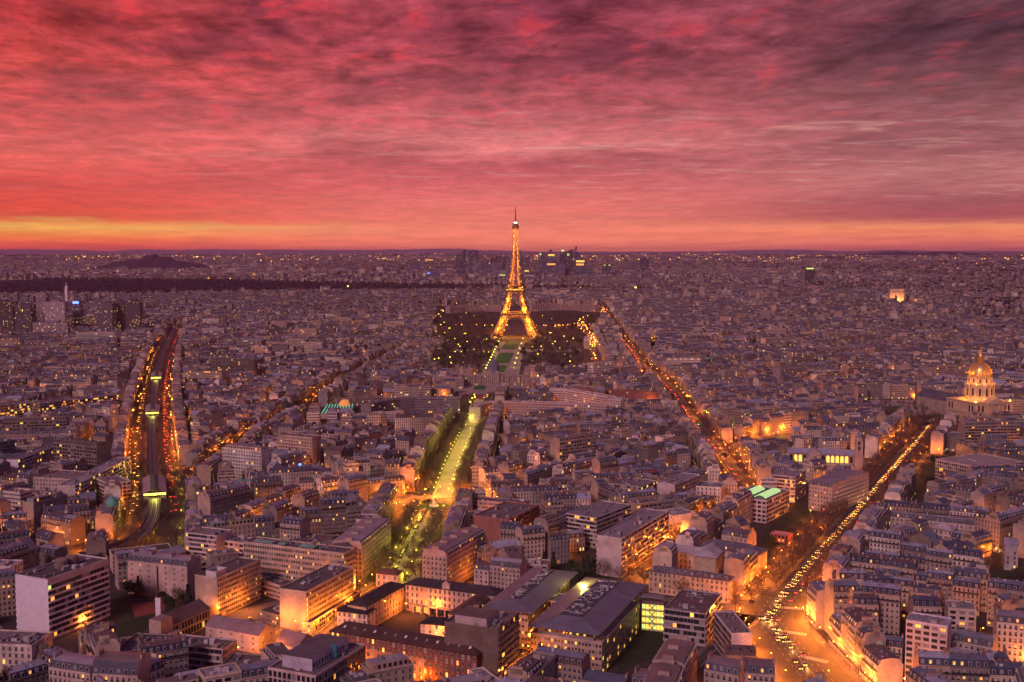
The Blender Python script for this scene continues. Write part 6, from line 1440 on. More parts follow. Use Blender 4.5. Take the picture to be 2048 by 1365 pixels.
# ------------------------------------------------------------ the iron tower
def iron_tower():
    bx, by = G(1031, 675); ex, ey = G(985, 757)
    rz = math.atan2(by - ey, bx - ex) - math.pi / 2
    root = empty('lattice_tower', bx, by, 0, rz)
    tag(root, 'tall iron lattice tower glowing orange above the park, piercing the horizon', 'iron tower')
    PRO = [(0, 62.5, 25.5), (15, 53.5, 22.5), (30, 46, 20), (44, 40, 17.5), (57, 35.3, 15.5), (72, 29.5, 13), (86, 25.5, 11.2), (100, 22, 9.6), (115, 19, 8.6)]
    IR = 'iron'
    beads = MB()
    for sx in (1, -1):
        for sy in (1, -1):
            mb = MB()
            def C4(k):
                z, o, w_ = PRO[k]; i_ = o - w_
                return [Vector((sx * a, sy * b_, z)) for a, b_ in ((o, o), (i_, o), (i_, i_), (o, i_))]
            for k in range(len(PRO) - 1):
                A, B = C4(k), C4(k + 1)
                for j in range(4):
                    j2 = (j + 1) % 4
                    mb.bar(A[j], B[j], .85, IR); mb.bar(B[j], B[j2], .5, IR)
                    M1, M2 = (A[j] + B[j]) / 2, (A[j2] + B[j2]) / 2
                    mb.bar(A[j], M2, .42, IR); mb.bar(A[j2], M1, .42, IR); mb.bar(M1, B[j2], .42, IR); mb.bar(M2, B[j], .42, IR); mb.bar(M1, M2, .35, IR)
                    for P_ in (A[j] * .97, M1 * .98, (A[j] + M2) / 2, (M1 + B[j2]) / 2):
                        if rnd.random() < .7: beads.prism(P_[0], P_[1], P_[2], P_[2] + rnd.uniform(.8, 1.7), .7, .5, 5, 'tower_light')
            z, o, w_ = PRO[0]
            mb.box(min(sx * o, sx * (o - w_)) - 1, max(sx * o, sx * (o - w_)) + 1, min(sy * o, sy * (o - w_)) - 1, max(sy * o, sy * (o - w_)) + 1, 0, 3.5, 'stone_warm')
            mb.obj('leg', root)
    # arches under the first platform
    for rot in range(4):
        mb = MB(); fr = Fr(0, 0, 0, rot * math.pi / 2); R1, R2, cz = 37, 40.5, 12
        for i in range(20):
            a0, a1 = math.pi * i / 20, math.pi * (i + 1) / 20
            p = lambda r, a_: (r * math.cos(a_), -46 + (cz + r * math.sin(a_)) * .18, cz + r * math.sin(a_))
            mb.bar(p(R1, a0), p(R1, a1), .5, IR, fr=fr); mb.bar(p(R2, a0), p(R2, a1), .6, IR, fr=fr); mb.bar(p(R1, a0), p(R2, a1), .35, IR, fr=fr)
        mb.obj('arch', root)
    def platform(z, o, hh, nm):
        mb = MB()
        for k, (x0, x1, y0, y1) in enumerate(((-o, o, -o, -o + 9), (-o, o, o - 9, o), (-o, -o + 9, -o + 9, o - 9), (o - 9, o, -o + 9, o - 9))):
            mb.box(x0, x1, y0, y1, z, z + .8, IR, bottom=True); mb.box(x0, x1, y0, y1, z + hh, z + hh + .6, IR)
        n_ = int(o / 1.6)
        for s_ in range(4):
            fr = Fr(0, 0, 0, s_ * math.pi / 2)
            for i in range(n_ + 1):
                x = -o + 2 * o * i / n_
                mb.bar((x, -o, z - 5), (x, -o, z + hh), .28, IR, fr=fr)
                if i < n_: mb.bar((x, -o, z - 5), (x + 2 * o / n_, -o, z), .25, IR, fr=fr)
            mb.bar((-o, -o, z - 5), (o, -o, z - 5), .5, IR, fr=fr); mb.bar((-o, -o, z + hh), (o, -o, z + hh), .45, IR, fr=fr)
            mb.face([fr((-o + 3, -o + 2, z + .9)), fr((o - 3, -o + 2, z + .9)), fr((o - 3, -o + 2, z + hh - .5)), fr((-o + 3, -o + 2, z + hh - .5))], 'dark_metal')
        mb.obj(nm, root)
    platform(57, 37, 6, 'first_platform'); platform(115, 21.5, 5, 'second_platform')
    mb = MB(); SH = [(116, 18.6), (130, 15.4), (146, 13), (162, 11.1), (178, 9.6), (194, 8.5), (210, 7.6), (226, 6.8), (242, 6.1), (258, 5.5), (272, 5.1)]
    for (z0, r0), (z1, r1) in zip(SH, SH[1:]):
        for s_ in range(4):
            fr = Fr(0, 0, 0, s_ * math.pi / 2); g0, g1 = r0 * .42, r1 * .42
            for (a, b_) in ((-r0, -r1), (-g0, -g1), (g0, g1), (r0, r1)): mb.bar((a, -r0, z0), (b_, -r1, z1), .5, IR, fr=fr)
            zm = (z0 + z1) / 2; rm = (r0 + r1) / 2
            for (l0, l1, h0, h1) in ((-r0, -g0, -r1, -g1), (g0, r0, g1, r1)):
                lm0, lm1 = (l0 + h0) / 2, (l1 + h1) / 2
                mb.bar((l0, -r0, z0), (lm1, -rm, zm), .34, IR, fr=fr); mb.bar((l1, -r0, z0), (lm0, -rm, zm), .34, IR, fr=fr)
                mb.bar((lm0, -rm, zm), (h1, -r1, z1), .34, IR, fr=fr); mb.bar((lm1, -rm, zm), (h0, -r1, z1), .34, IR, fr=fr)
            mb.bar((-r1, -r1, z1), (r1, -r1, z1), .45, IR, fr=fr)
            for q in range(4):
                if rnd.random() < .8:
                    x = rnd.choice((-1, 1)) * rnd.uniform(.55, .95) * rm; z = rnd.uniform(z0, z1); P_ = fr((x, -rm - .3, z)); beads.prism(P_[0], P_[1], z, z + rnd.uniform(.8, 1.8), .6, .45, 5, 'tower_light')
    mb.obj('shaft', root)
    for i in range(12):
        x = -19 + 38 * i / 11; beads.prism(x, -21.6, 119, 120.6, .7, .5, 5, 'tower_light'); beads.prism(-21.6, x, 119, 120.6, .7, .5, 5, 'tower_light'); beads.prism(x * 1.75, -37.2, 61, 61.9, .6, .4, 5, 'tower_light')
    mb = MB(); mb.prism(0, 0, 268, 273, 5.5, 9, 8, IR, a0=R(22.5)); mb.prism(0, 0, 273, 279, 9, 9, 8, IR, a0=R(22.5)); mb.prism(0, 0, 279, 285, 7, 6.5, 8, IR, a0=R(22.5)); mb.prism(0, 0, 287, 295, 5, 1.5, 10, IR)
    mb.obj('top_cabin', root); mb = MB(); mb.prism(0, 0, 280, 287.5, 4.0, 3.6, 10, 'beacon'); mb.obj('beacon', root)
    mb = MB(); mb.prism(0, 0, 295, 312, 1.4, .9, 6, 'dark_metal'); mb.prism(0, 0, 312, 322, .8, .4, 6, 'dark_metal'); mb.box(-1.4, 1.4, -.6, .6, 321, 323.5, 'dark_metal'); mb.obj('antenna', root)
    tag(beads.obj('sodium_projector', root), kind='stuff')
    spots = [(s1 * o, s2 * o, z, e) for z, o, e in ((6, 50, 1.0), (26, 40, .9), (44, 33, .7), (70, 24, .8), (95, 17, .7)) for s1 in (1, -1) for s2 in (1, -1)] + [(0, 0, z, .5) for z in (126, 150, 172, 194, 216, 238, 258)] + [(0, -16, 52, .3), (0, 0, 62, .4)]
    for (x, y, z, e) in spots:
        L_ = bpy.data.lights.new('projector', 'POINT'); L_.energy = 150000 * e; L_.color = (1, .37, .035); L_.shadow_soft_size = 1.0
        lo = bpy.data.objects.new('projector_lamp', L_); C.objects.link(lo); lo.parent = root; lo.location = (x, y, z)
iron_tower()

# ------------------------------------------------------------ golden dome church
def lathe(mb, prof_, n_, mt, fr=ID, rib=None):
    for (z0, r0), (z1, r1) in zip(prof_, prof_[1:]):
        for i in range(n_):
            a0, a1 = 2 * math.pi * i / n_, 2 * math.pi * (i + 1) / n_
            m2 = mt if not rib or (i % 3) else rib
            mb.face([(r0 * math.cos(a0), r0 * math.sin(a0), z0), (r0 * math.cos(a1), r0 * math.sin(a1), z0), (r1 * math.cos(a1), r1 * math.sin(a1), z1), (r1 * math.cos(a0), r1 * math.sin(a0), z1)], m2, (.3, .3, .3), None, fr)
def dome_church():
    x, y = G(1957, 842); a = R(16); root = empty('domed_church', x, y, 0, a)
    tag(root, 'domed church with floodlit golden ribbed dome and tall spire, at the right edge', 'domed church')
    S = 'stone_warm'; mb = MB(); hw = 27
    mb.box(-hw, hw, -hw, hw, 0, 26, S); mb.box(-hw - .8, hw + .8, -hw - .8, hw + .8, 12.5, 13.4, S); mb.box(-hw - 1, hw + 1, -hw - 1, hw + 1, 26, 27.2, S)
    mb.box(-12, 12, -hw - 3, -hw, 0, 27.5, S)
    for s_ in range(4):
        fr = Fr(0, 0, 0, s_ * math.pi / 2)
        for z0, z1 in ((2.5, 10), (15, 23)):
            for xx in (-22, -16, 16, 22): mb.face([(xx - 1.3, -hw - .05, z0), (xx + 1.3, -hw - .05, z0), (xx + 1.3, -hw - .05, z1), (xx - 1.3, -hw - .05, z1)], 'glass', fr=fr)
    mb.obj('body', root)
    pm = MB()
    for z0, z1 in ((0, 12.5), (13.4, 25.5)):
        for xx in (-11, -7.5, -4, 4, 7.5, 11): pm.prism(xx, -hw - 4.2, z0, z1, .8, .7, 8, S)
    for z0, z1 in ((0, 12.5), (13.4, 25.5)):
        for xx in (-25.5, -19, -13.5, 13.5, 19, 25.5): pm.prism(xx, -hw - .3, z0, z1, .6, .55, 6, S)
    pm.obj('column', root)
    pd = MB(); pd.box(-12.5, 12.5, -hw - 5.2, -hw - 3, 12.5, 13.4, S, bottom=True); pd.box(-12.5, 12.5, -hw - 5.2, -hw - 3, 25.5, 27.4, S, bottom=True); pd.face([(-12.5, -hw - 5.2, 27.4), (12.5, -hw - 5.2, 27.4), (0, -hw - 5.2, 32.5)], S)
    pd.face([(-12.5, -hw - 5.2, 27.4), (0, -hw - 5.2, 32.5), (0, -hw + 6, 32.5), (-12.5, -hw + 6, 27.4)], S); pd.face([(0, -hw - 5.2, 32.5), (12.5, -hw - 5.2, 27.4), (12.5, -hw + 6, 27.4), (0, -hw + 6, 32.5)], S); pd.obj('pediment', root)
    dm = MB(); lathe(dm, [(27, 16.5), (31, 16.5), (31, 15.6), (46, 15.6), (46, 16.8), (47.5, 16.8), (47.5, 14.4), (55.5, 14.4), (55.5, 15.2), (56.5, 15.2)], 36, S); dm.obj('drum', root)
    for i in range(24):
        aa = 2 * math.pi * (i + .5) / 24; cm = MB()
        if i % 2 == 0: cm.prism(17.2 * math.cos(aa), 17.2 * math.sin(aa), 31, 46, .75, .7, 8, S); cm.prism(17.2 * math.cos(aa), 17.2 * math.sin(aa), 46, 49, .9, .5, 6, S); cm.obj('column', root)
        else:
            fr = Fr(0, 0, 0, aa + math.pi / 2)
            cm.face([(-1.1, -15.9, 33), (1.1, -15.9, 33), (1.1, -15.9, 41.5), (0, -15.9, 43), (-1.1, -15.9, 41.5)], 'glass', fr=fr); cm.face([(-.9, -14.7, 49.5), (.9, -14.7, 49.5), (.9, -14.7, 53.6), (-.9, -14.7, 53.6)], 'glass', fr=fr); cm.obj('window', root)
    go = MB(); pr = [(56.5, 13.8)] + [(56.5 + 17.5 * math.sin(t_), 13.8 * math.cos(t_) ** .85) for t_ in [R(12 * k) for k in range(1, 7)]] + [(73.6, 4.2)]
    lathe(go, pr, 36, 'gold', rib='roof_dull'); go.obj('dome', root)
    rb = MB()
    for i in range(12):
        aa = 2 * math.pi * i / 12
        for (z0, r0), (z1, r1) in zip(pr, pr[1:]): rb.bar(((r0 + .2) * math.cos(aa), (r0 + .2) * math.sin(aa), z0), ((r1 + .2) * math.cos(aa), (r1 + .2) * math.sin(aa), z1), .45, 'gold')
    rb.obj('dome_ribs', root)
    la = MB(); lathe(la, [(73.6, 4.6), (74.6, 4.6), (74.6, 3), (81, 2.8), (81, 3.5), (82, 3.5), (82, 2.4), (84, 1.8), (93, .3), (95, .15)], 12, 'gold')
    for i in range(8): la.prism(3.7 * math.cos(i * .785), 3.7 * math.sin(i * .785), 74.6, 81, .35, .35, 5, 'gold')
    la.obj('lantern', root)
    for i in range(10):
        aa = 2 * math.pi * i / 10
        for r_, z, e in ((21, 29.5, 2200), (19.5, 49, 1900), (19, 62, 1500)):
            L_ = bpy.data.lights.new('floodlight', 'POINT'); L_.energy = e * 1.5; L_.color = (1, .34, .03); L_.shadow_soft_size = .6
            lo = bpy.data.objects.new('floodlight_lamp', L_); C.objects.link(lo); lo.parent = root; lo.location = (r_ * math.cos(aa), r_ * math.sin(aa), z)
    for p_, e in (((34, -10, 3), 9000), ((34, 12, 3), 9000), ((-20, -36, 4), 6500), ((20, -36, 4), 8500), ((0, 0, 84), 1)):
        L_ = bpy.data.lights.new('floodlight', 'POINT'); L_.energy = e * 1.3; L_.color = (1, .28, .03); L_.shadow_soft_size = .6
        lo = bpy.data.objects.new('floodlight_lamp', L_); C.objects.link(lo); lo.parent = root; lo.location = p_
    for sx in (-1, 1):
        fl = MB(); fl.prism(sx * 25, -25, 27.2, 28.6, .9, .9, 8, 'lamp_orange'); fl.obj('floodlight', root)
    # old soldiers' hospital wings beside the church
    r2 = empty('hospital_wing', x, y, 0, a); tag(r2, 'long dark nave and courts attached behind the golden domed church', 'church building')
    nm = MB(); nm.box(-11, 11, 27.3, 110, 0, 20, 'wall_plain', (.32, .26, .22)); nm.obj('wall', r2)
    rm = MB(); rm.face([(-12, 27.3, 19.8), (-12, 110, 19.8), (0, 110, 29), (0, 27.3, 29)][::-1], 'roof_dull', (.09, .09, .12)); rm.face([(12, 27.3, 19.8), (12, 110, 19.8), (0, 110, 29), (0, 27.3, 29)], 'roof_dull', (.09, .09, .12)); rm.obj('roof', r2)
dome_church()
# ------------------------------------------------------------ elevated railway
def walk(P, step, s0=0.0):
    out = []; acc = s0
    for a, b_ in zip(P, P[1:]):
        L = math.dist(a, b_); 
        if L < .01: continue
        while acc < L:
            t_ = acc / L; out.append((a[0] + (b_[0] - a[0]) * t_, a[1] + (b_[1] - a[1]) * t_, math.atan2(b_[1] - a[1], b_[0] - a[0]))); acc += step
        acc -= L
    return out
VP = GG([(168, 1140), (215, 1120), (262, 1104), (290, 1084), (303, 1062), (309, 1038), (310, 1010), (309, 990), (305, 940), (303, 890), (305, 845), (308, 800), (314, 760), (325, 715), (338, 685), (350, 655)])
def viaduct():
    root = empty('railway_viaduct', 0, 0); tag(root, 'elevated metro viaduct with pale rails running up the wide boulevard', 'viaduct')
    mb = MB(); Z = 8.0
    strip(VP, -4.6, 4.6, Z, 'asphalt', mb)
    W = walk(VP, 12)
    for a, b_ in zip(VP, VP[1:]):
        L = math.dist(a, b_); fr = Fr(a[0], a[1], 0, math.atan2(b_[1] - a[1], b_[0] - a[0]))
        for s_ in (-1, 1):
            y0, y1 = sorted((s_ * 4.6, s_ * 5.0)); mb.box(0, L, y0, y1, Z - 1.6, Z + 1.1, 'wall_plain', (.20, .18, .19), fr, bottom=True)
        mb.face([fr(q) for q in ((0, 4.6, Z - 1.5), (L, 4.6, Z - 1.5), (L, -4.6, Z - 1.5), (0, -4.6, Z - 1.5))], 'dark_metal')
    mb.obj('deck', root)
    for off in (-3.1, -1.6, 1.6, 3.1):
        rm = MB(); strip(VP, off - .14, off + .14, Z + .12, 'steel', rm); rm.obj('rail', root)
    for i, (x, y, a) in enumerate(W[:95]):
        pm = MB(); fr = Fr(0, 0, 0, a)
        for s_ in (-1, 1): pm.prism(-math.sin(a) * 3.6 * s_, math.cos(a) * 3.6 * s_, 0, Z - 1.6, .55, .45, 8, 'wall_plain', (.28, .24, .22))
        pm.box(-.5, .5, -4.6, 4.6, Z - 2.4, Z - 1.6, 'dark_metal', fr=fr, bottom=True)
        o = pm.obj('pier', root); o.location = (x, y, 0)
    return root
viaduct()
def station(px_, y_mid, L, w_, label):
    x, y = G(px_, y_mid); seg = min(range(len(VP) - 1), key=lambda i: segd(x, y, VP[i], VP[i + 1])); a = math.atan2(VP[seg + 1][1] - VP[seg][1], VP[seg + 1][0] - VP[seg][0])
    # snap to centre line
    A = VP[seg]; t_ = (x - A[0]) * math.cos(a) + (y - A[1]) * math.sin(a); x, y = A[0] + math.cos(a) * t_, A[1] + math.sin(a) * t_
    root = empty('metro_station', x, y, 0, a); tag(root, label, 'metro station', 'stations on the elevated line')
    h = w_ / 2
    mb = MB()
    for s_ in (-1, 1): y0, y1 = sorted((s_ * h, s_ * (h - .4))); mb.box(-L / 2, L / 2, y0, y1, 5, 13, 'wall_plain', (.30, .25, .24), bottom=True)
    for s_ in (-1, 1): y0, y1 = sorted((s_ * (h - .4), s_ * 4.9)); mb.box(-L / 2, L / 2, y0, y1, 7, 9, 'wall_plain', (.3, .27, .25), bottom=True)
    mb.obj('platform', root)
    mb = MB(); col = (.33, .30, .34); mid = h * .38
    for s_ in (-1, 1):
        q = [(-L / 2 - 1, s_ * (h + .6), 12.8), (L / 2 + 1, s_ * (h + .6), 12.8), (L / 2 + 1, s_ * mid, 15.2), (-L / 2 - 1, s_ * mid, 15.2)]; mb.face(q if s_ < 0 else q[::-1], 'roof_metal', col, [(0, 0), (L, 0), (L, 2), (0, 2)])
        q = [(-L / 2, s_ * mid, 15.3), (L / 2, s_ * mid, 15.3), (L / 2, 0, 16.6), (-L / 2, 0, 16.6)]; mb.face(q if s_ < 0 else q[::-1], 'roof_dull', (.10, .12, .08))
    mb.obj('roof', root)
    for s_ in (-1, 1):
        gm = MB(); X_ = s_ * (L / 2 + .9); gm.face([(X_, -h, 12.8), (X_, h, 12.8), (X_, mid, 15), (X_, -mid, 15)], 'dark_metal')
        gm.face([(X_ - s_ * .3, -h + .4, 11.2), (X_ - s_ * .3, h - .4, 11.2), (X_ - s_ * .3, h - .4, 12.7), (X_ - s_ * .3, -h + .4, 12.7)], 'lamp_dim'); gm.obj('gable', root)
        L_ = bpy.data.lights.new('platform_light', 'POINT'); L_.energy = 6000; L_.color = (1, .8, .15); L_.shadow_soft_size = 1
        lo = bpy.data.objects.new('platform_lamp', L_); C.objects.link(lo); lo.parent = root; lo.location = (s_ * (L / 2 + 1), 0, 11)
    for k in range(9):
        rm = MB(); X_ = -L / 2 + L * k / 8; rm.box(X_ - .2, X_ + .2, -h - .62, h + .62, 12.4, 12.78, 'dark_metal', bottom=True); rm.obj('roof_truss', root)
station(311, 1000, 66, 18, 'nearest viaduct station with a glazed ridge roof and yellow lit end')
station(305, 838, 66, 16, 'middle viaduct station, its end glowing yellow, between the lit carriageways')
station(314, 766, 66, 16, 'farthest viaduct station, small and grey, high on the boulevard')

# ------------------------------------------------------------ trees
TM = {}
def tree_geo(kind, seed, h, r, n_):
    rr = random.Random(seed); tk, cr = MB(), MB()
    ht = h * .32; tk.prism(0, 0, 0, ht, .28, .2, 6, 'bark')
    if kind == 'conifer':
        tk.prism(0, 0, ht, h * .95, .2, .04, 5, 'bark')
        for i in range(n_):
            t_ = rr.random() ** .8; z = h * (.12 + .86 * t_); R_ = r * (1 - t_) * rr.uniform(.5, 1.05) + .15; a = rr.uniform(0, 6.283)
            x, y = R_ * math.cos(a), R_ * math.sin(a); s_ = rr.uniform(.5, 1.1); dx, dy = -math.sin(a) * s_, math.cos(a) * s_
            cr.face([(x * .3, y * .3, z + .5), (x + dx, y + dy, z - rr.uniform(.3, .9)), (x - dx, y - dy, z - rr.uniform(.3, .9))], 'needle')
        return tk, cr
    tips = []
    for i in range(6):
        a = rr.uniform(0, 6.283); el = rr.uniform(.5, 1.2); L = h * rr.uniform(.28, .42); p0 = Vector((0, 0, ht * rr.uniform(.8, 1.0)))
        p1 = p0 + Vector((math.cos(a) * math.cos(el), math.sin(a) * math.cos(el), math.sin(el))) * L; tk.bar(p0, p1, .10, 'bark'); tips.append((p1, a, el))
        for j in range(3):
            a2, e2 = a + rr.uniform(-.9, .9), el + rr.uniform(-.4, .4); p2 = p1 + Vector((math.cos(a2) * math.cos(e2), math.sin(a2) * math.cos(e2), math.sin(e2))) * L * .55; tk.bar(p1, p2, .05, 'bark'); tips.append((p2, a2, e2))
    for i in range(n_):
        u, v, w2 = rr.gauss(0, 1), rr.gauss(0, 1), rr.gauss(0, 1); q = Vector((u, v, w2)); q.normalize(); q *= rr.random() ** .4
        lump = 1 + .25 * math.sin(3 * u + seed) * math.cos(2.3 * v)
        c = Vector((q.x * r * lump, q.y * r * lump, h * .66 + q.z * h * .33 * lump))
        if kind == 'bare':
            d_ = Vector((q.x + rr.gauss(0, .5), q.y + rr.gauss(0, .5), abs(q.z) + rr.uniform(.2, 1.2))); d_.normalize(); L = rr.uniform(.7, 1.7); s_ = d_.cross(Vector((rr.gauss(0, 1), rr.gauss(0, 1), rr.gauss(0, 1)))); s_.normalize(); s_ *= rr.uniform(.07, .13)
            cr.face([tuple(c - s_), tuple(c + s_), tuple(c + d_ * L)], 'twig')
        else:
            d_ = Vector((rr.gauss(0, 1), rr.gauss(0, 1), rr.gauss(0, 1))); d_.normalize(); s_ = d_.cross(Vector((0, .3, 1))); s_.normalize(); k = rr.uniform(.45, .95)
            cr.face([tuple(c - s_ * k), tuple(c + d_ * k), tuple(c + s_ * k), tuple(c - d_ * k * .7)], {'leafy': 'leaf', 'golden': 'yellow_leaf'}[kind])
    return tk, cr
for kd, n_, h, r in (('bare', 420, 12, 4.2), ('bare', 420, 10, 3.6), ('bare', 380, 13, 4.8), ('leafy', 420, 9, 3.6), ('conifer', 330, 15, 3.6), ('golden', 300, 5, 3.4)):
    k = '%s%d' % (kd, len(TM)); tg, cg = tree_geo(kd, len(TM) * 7 + 3, h, r, n_); TM[k] = (tg, cg, tg.mesh('trunk'), cg.mesh('crown'))
tb = random.Random(77); TREES = []   # x, y, key, scale, where
def addtree(x, y, kind, where, s_=1.0):
    ks = [k for k in TM if k.startswith(kind)]; TREES.append((x, y, tb.choice(ks), s_ * tb.uniform(.8, 1.2), where))
def along(key, offs, step, kind, where, jit=1.0, P=None):
    for o in offs:
        for x, y, a in walk(P or ROADS[key]['p'], step, tb.uniform(0, step)):
            addtree(x - math.sin(a) * o + tb.uniform(-jit, jit), y + math.cos(a) * o + tb.uniform(-jit, jit), kind, where)
along('axis', (-13, -8, 8, 13), 11, 'bare', 'in the yellow lit car park street')
along('saxe', (-20, -12, 12, 20), 10, 'bare', 'beside the yellow lit avenue')
along('right', (-17, -10.5, 8, 17), 9.5, 'bare', 'along the long right-hand avenue', P=ROADS['right']['p'][6:])
along('viaduct', (-20, -10, 10, 20), 13, 'bare', 'along the viaduct boulevard')
along('suffren', (-8, 8), 10, 'bare', 'along the dark avenue left of centre')
along('diag', (-12, 12), 12, 'bare', 'along the diagonal avenue')
along('diag_low', (-6.5, 6.5), 11, 'bare', 'along the orange side street')
along('cross', (-7, 7), 12, 'bare', 'along the orange cross street')
along('curve_street', (-8, 8), 10, 'bare', 'by the viaduct curve')
along('vauban', (-12, -6, 6, 12), 10, 'bare', 'around the dome gardens'); along('seg', (-13, 13), 11, 'bare', 'around the dome gardens')
def scatter(px_, n_, kinds, where, s_=1.0):
    P = GG(px_); xs = [p[0] for p in P]; ys = [p[1] for p in P]; k = 0
    while k < n_:
        x, y = tb.uniform(min(xs), max(xs)), tb.uniform(min(ys), max(ys))
        if inpoly(x, y, P) and not OCC.hit((x, y, 1.5, 1.5, 0), 0): addtree(x, y, tb.choice(kinds), where, s_)
        k += 1
scatter([(222, 1190), (340, 1172), (395, 1215), (330, 1250), (270, 1205)], 34, ('conifer', 'leafy', 'golden', 'bare', 'leafy'), 'in the garden right of the white slab')
scatter([(1600, 1015), (1680, 1000), (1570, 1110), (1530, 1160), (1520, 1070)], 42, ('bare', 'leafy', 'bare', 'leafy'), 'in the dark garden left of the right avenue')
scatter([(1840, 940), (1895, 912), (1930, 975), (1850, 988)], 40, ('bare', 'leafy', 'bare'), 'in the garden below the white ring office')
scatter([(1065, 1140), (1225, 1112), (1255, 1165), (1145, 1170)], 22, ('conifer', 'leafy', 'bare'), 'in the dark garden above the grey institute')
scatter([(1960, 1135), (2045, 1125), (2048, 1190), (1990, 1195)], 12, ('bare', 'leafy'), 'in the hospital court at the right edge')
scatter([(1490, 890), (1565, 876), (1565, 898), (1485, 908)], 16, ('bare', 'leafy'), 'in the small square by the church')
scatter([(1300, 1200), (1470, 1200), (1530, 1200), (1480, 1230)], 8, ('bare',), 'in front of the ochre buildings')
scatter([(0, 1190), (20, 1180), (22, 1250), (0, 1260)], 7, ('bare',), 'at the left edge beside the white slab')
scatter([(845, 1008), (890, 1006), (880, 1020), (850, 1020)], 3, ('leafy',), 'on the roundabout', .5)
x, y = G(195, 1310); addtree(x, y, 'conifer', 'in front of the white slab, a lone dark cone', 1.15)
x, y = G(838, 1222); addtree(x, y, 'conifer', 'in the school court', .5); x, y = G(880, 1228); addtree(x, y, 'conifer', 'in the school court', .5)
scatter([(1750, 805), (1895, 805), (1900, 835), (1720, 826)], 60, ('bare',), 'around the dome gardens', .8)
for k_, q in enumerate(TREEZ):
    xs = [p[0] for p in q]; ys = [p[1] for p in q]; n_ = int((max(xs) - min(xs)) * (max(ys) - min(ys)) / 430)
    for _ in range(n_):
        x, y = tb.uniform(min(xs), max(xs)), tb.uniform(min(ys), max(ys))
        if inpoly(x + tb.uniform(-28, 28), y + tb.uniform(-45, 45), q): addtree(x, y, 'bare' if tb.random() < .8 else 'leafy', 'in the tower park', 1.15)
TREES = [t_ for t_ in TREES if 'roundabout' in t_[4] or math.hypot(t_[0] - RB[0], t_[1] - RB[1]) > 44]
TREES = [t_ for t_ in TREES if not OCC.hit((t_[0], t_[1], 1.5, 1.5, 0), 0)]
def tsize(t_):
    p = proj(t_[0], t_[1], 6); return -1 if not (-40 < p[0] < 2088 and p[1] < 1390) else 1 / math.hypot(t_[0], t_[1])
TREES.sort(key=tsize, reverse=True)
KN = {'bare': 'bare winter tree', 'leafy': 'dark leafy tree', 'conifer': 'dark conifer', 'golden': 'yellow-leaved bush'}
cn = {}
for i, (x, y, k, s_, wh) in enumerate(TREES[:300]):
    kd = k.rstrip('0123456789'); root = empty('conifer' if kd == 'conifer' else ('shrub' if kd == 'golden' else 'tree'), x, y, H(x, y), tb.uniform(0, 6)); root.scale = (s_, s_, s_)
    tag(root, '%s %s' % (KN[kd], wh), 'tree' if kd != 'golden' else 'shrub', '%ss %s' % (KN[kd], wh))
    link('trunk', TM[k][2], root); link('crown', TM[k][3], root)
st_ = MB()
for (x, y, k, s_, wh) in TREES[300:]:
    if tsize((x, y, k, s_, wh)) < 0: continue
    fr = Fr(x, y, H(x, y), tb.uniform(0, 6)); tg, cg = TM[k][0], TM[k][1]; far = y > 1900
    for src, stp in ((tg, 3 if far else 1), (cg, 3 if far else 2)):
        for f_ in src.f[::stp]:
            kk = s_ * (1.0 if not far else 1.0); P_ = [Vector(src.v[i]) * kk for i in f_]
            if src is cg:
                c = sum(P_, Vector()) / len(P_); g_ = 2.1 if far else 1.4; P_ = [c + (p - c) * g_ for p in P_]
            st_.face([fr(tuple(p)) for p in P_], src.mats[src.m[0]].name)
tag(st_.obj('tree'), 'mass of smaller bare trees filling the park and the avenues', 'trees', kind='stuff')
print('TREES', len(TREES))
# forest belt
fm = MB(); fx = [p[0] for p in FOREST]; fy = [p[1] for p in FOREST]; n_ = 0
while n_ < 15000:
    x, y = tb.uniform(-2600, 1500), tb.uniform(min(fy), max(fy))
    n_ += 1
    if not inpoly(x, y, FOREST) or abs(x) > y * .5 + 60: continue
    z = H(x, y); hh = tb.uniform(10, 19); r = tb.uniform(4, 8)
    for j in range(7):
        a = tb.uniform(0, 6.28); c = Vector((x + tb.uniform(-r, r), y + tb.uniform(-r, r), z + hh * tb.uniform(.45, 1)))
        d_ = Vector((tb.gauss(0, 1), tb.gauss(0, 1), tb.gauss(0, 1))).normalized() * tb.uniform(3, 6); s_ = d_.cross(Vector((tb.gauss(0, 1), 0, 1))).normalized() * tb.uniform(2, 4)
        fm.face([tuple(c - s_), tuple(c + d_), tuple(c + s_), tuple(c - d_)], 'hill_wood')
tag(fm.obj('forest'), 'dark belt of woodland crossing the picture before the far suburbs', 'forest', kind='stuff')
sheet('forest_floor', FOREST, 'hill_wood', 1.0)

# ------------------------------------------------------------ hills
def mound(name, cx, cy, rx, ry, hh, mt, seed=1, z0=None, n_=40, m_=16):
    rr = random.Random(seed); mb = MB(); ph = [rr.uniform(0, 6) for _ in range(6)]
    def hz_(u, v):
        d_ = u * u + v * v
        k = max(0, 1 - d_) ** .8; return hh * k * (1 + .12 * math.sin(5 * u + ph[0]) + .08 * math.sin(11 * u + ph[1]) + .05 * math.sin(23 * u + ph[2] + 3 * v))
    for i in range(n_):
        for j in range(m_):
            q = []
            for (a, b_) in ((i, j), (i + 1, j), (i + 1, j + 1), (i, j + 1)):
                u, v = -1 + 2 * a / n_, -1 + 2 * b_ / m_; x, y = cx + u * rx, cy + v * ry; q.append((x, y, H(x, y) - 3 + hz_(u, v)))
            mb.face(q, mt)
    o = mb.obj(name); tag(o, kind='structure'); return o
mound('hill', MV[0], MV[1] + 100, 440, 420, 84, 'hill_wood', 4)
mound('hill', MV[0] + 30, MV[1] + 60, 200, 300, 96, 'hill_wood', 9)
gx, gy = G(1850, 514)
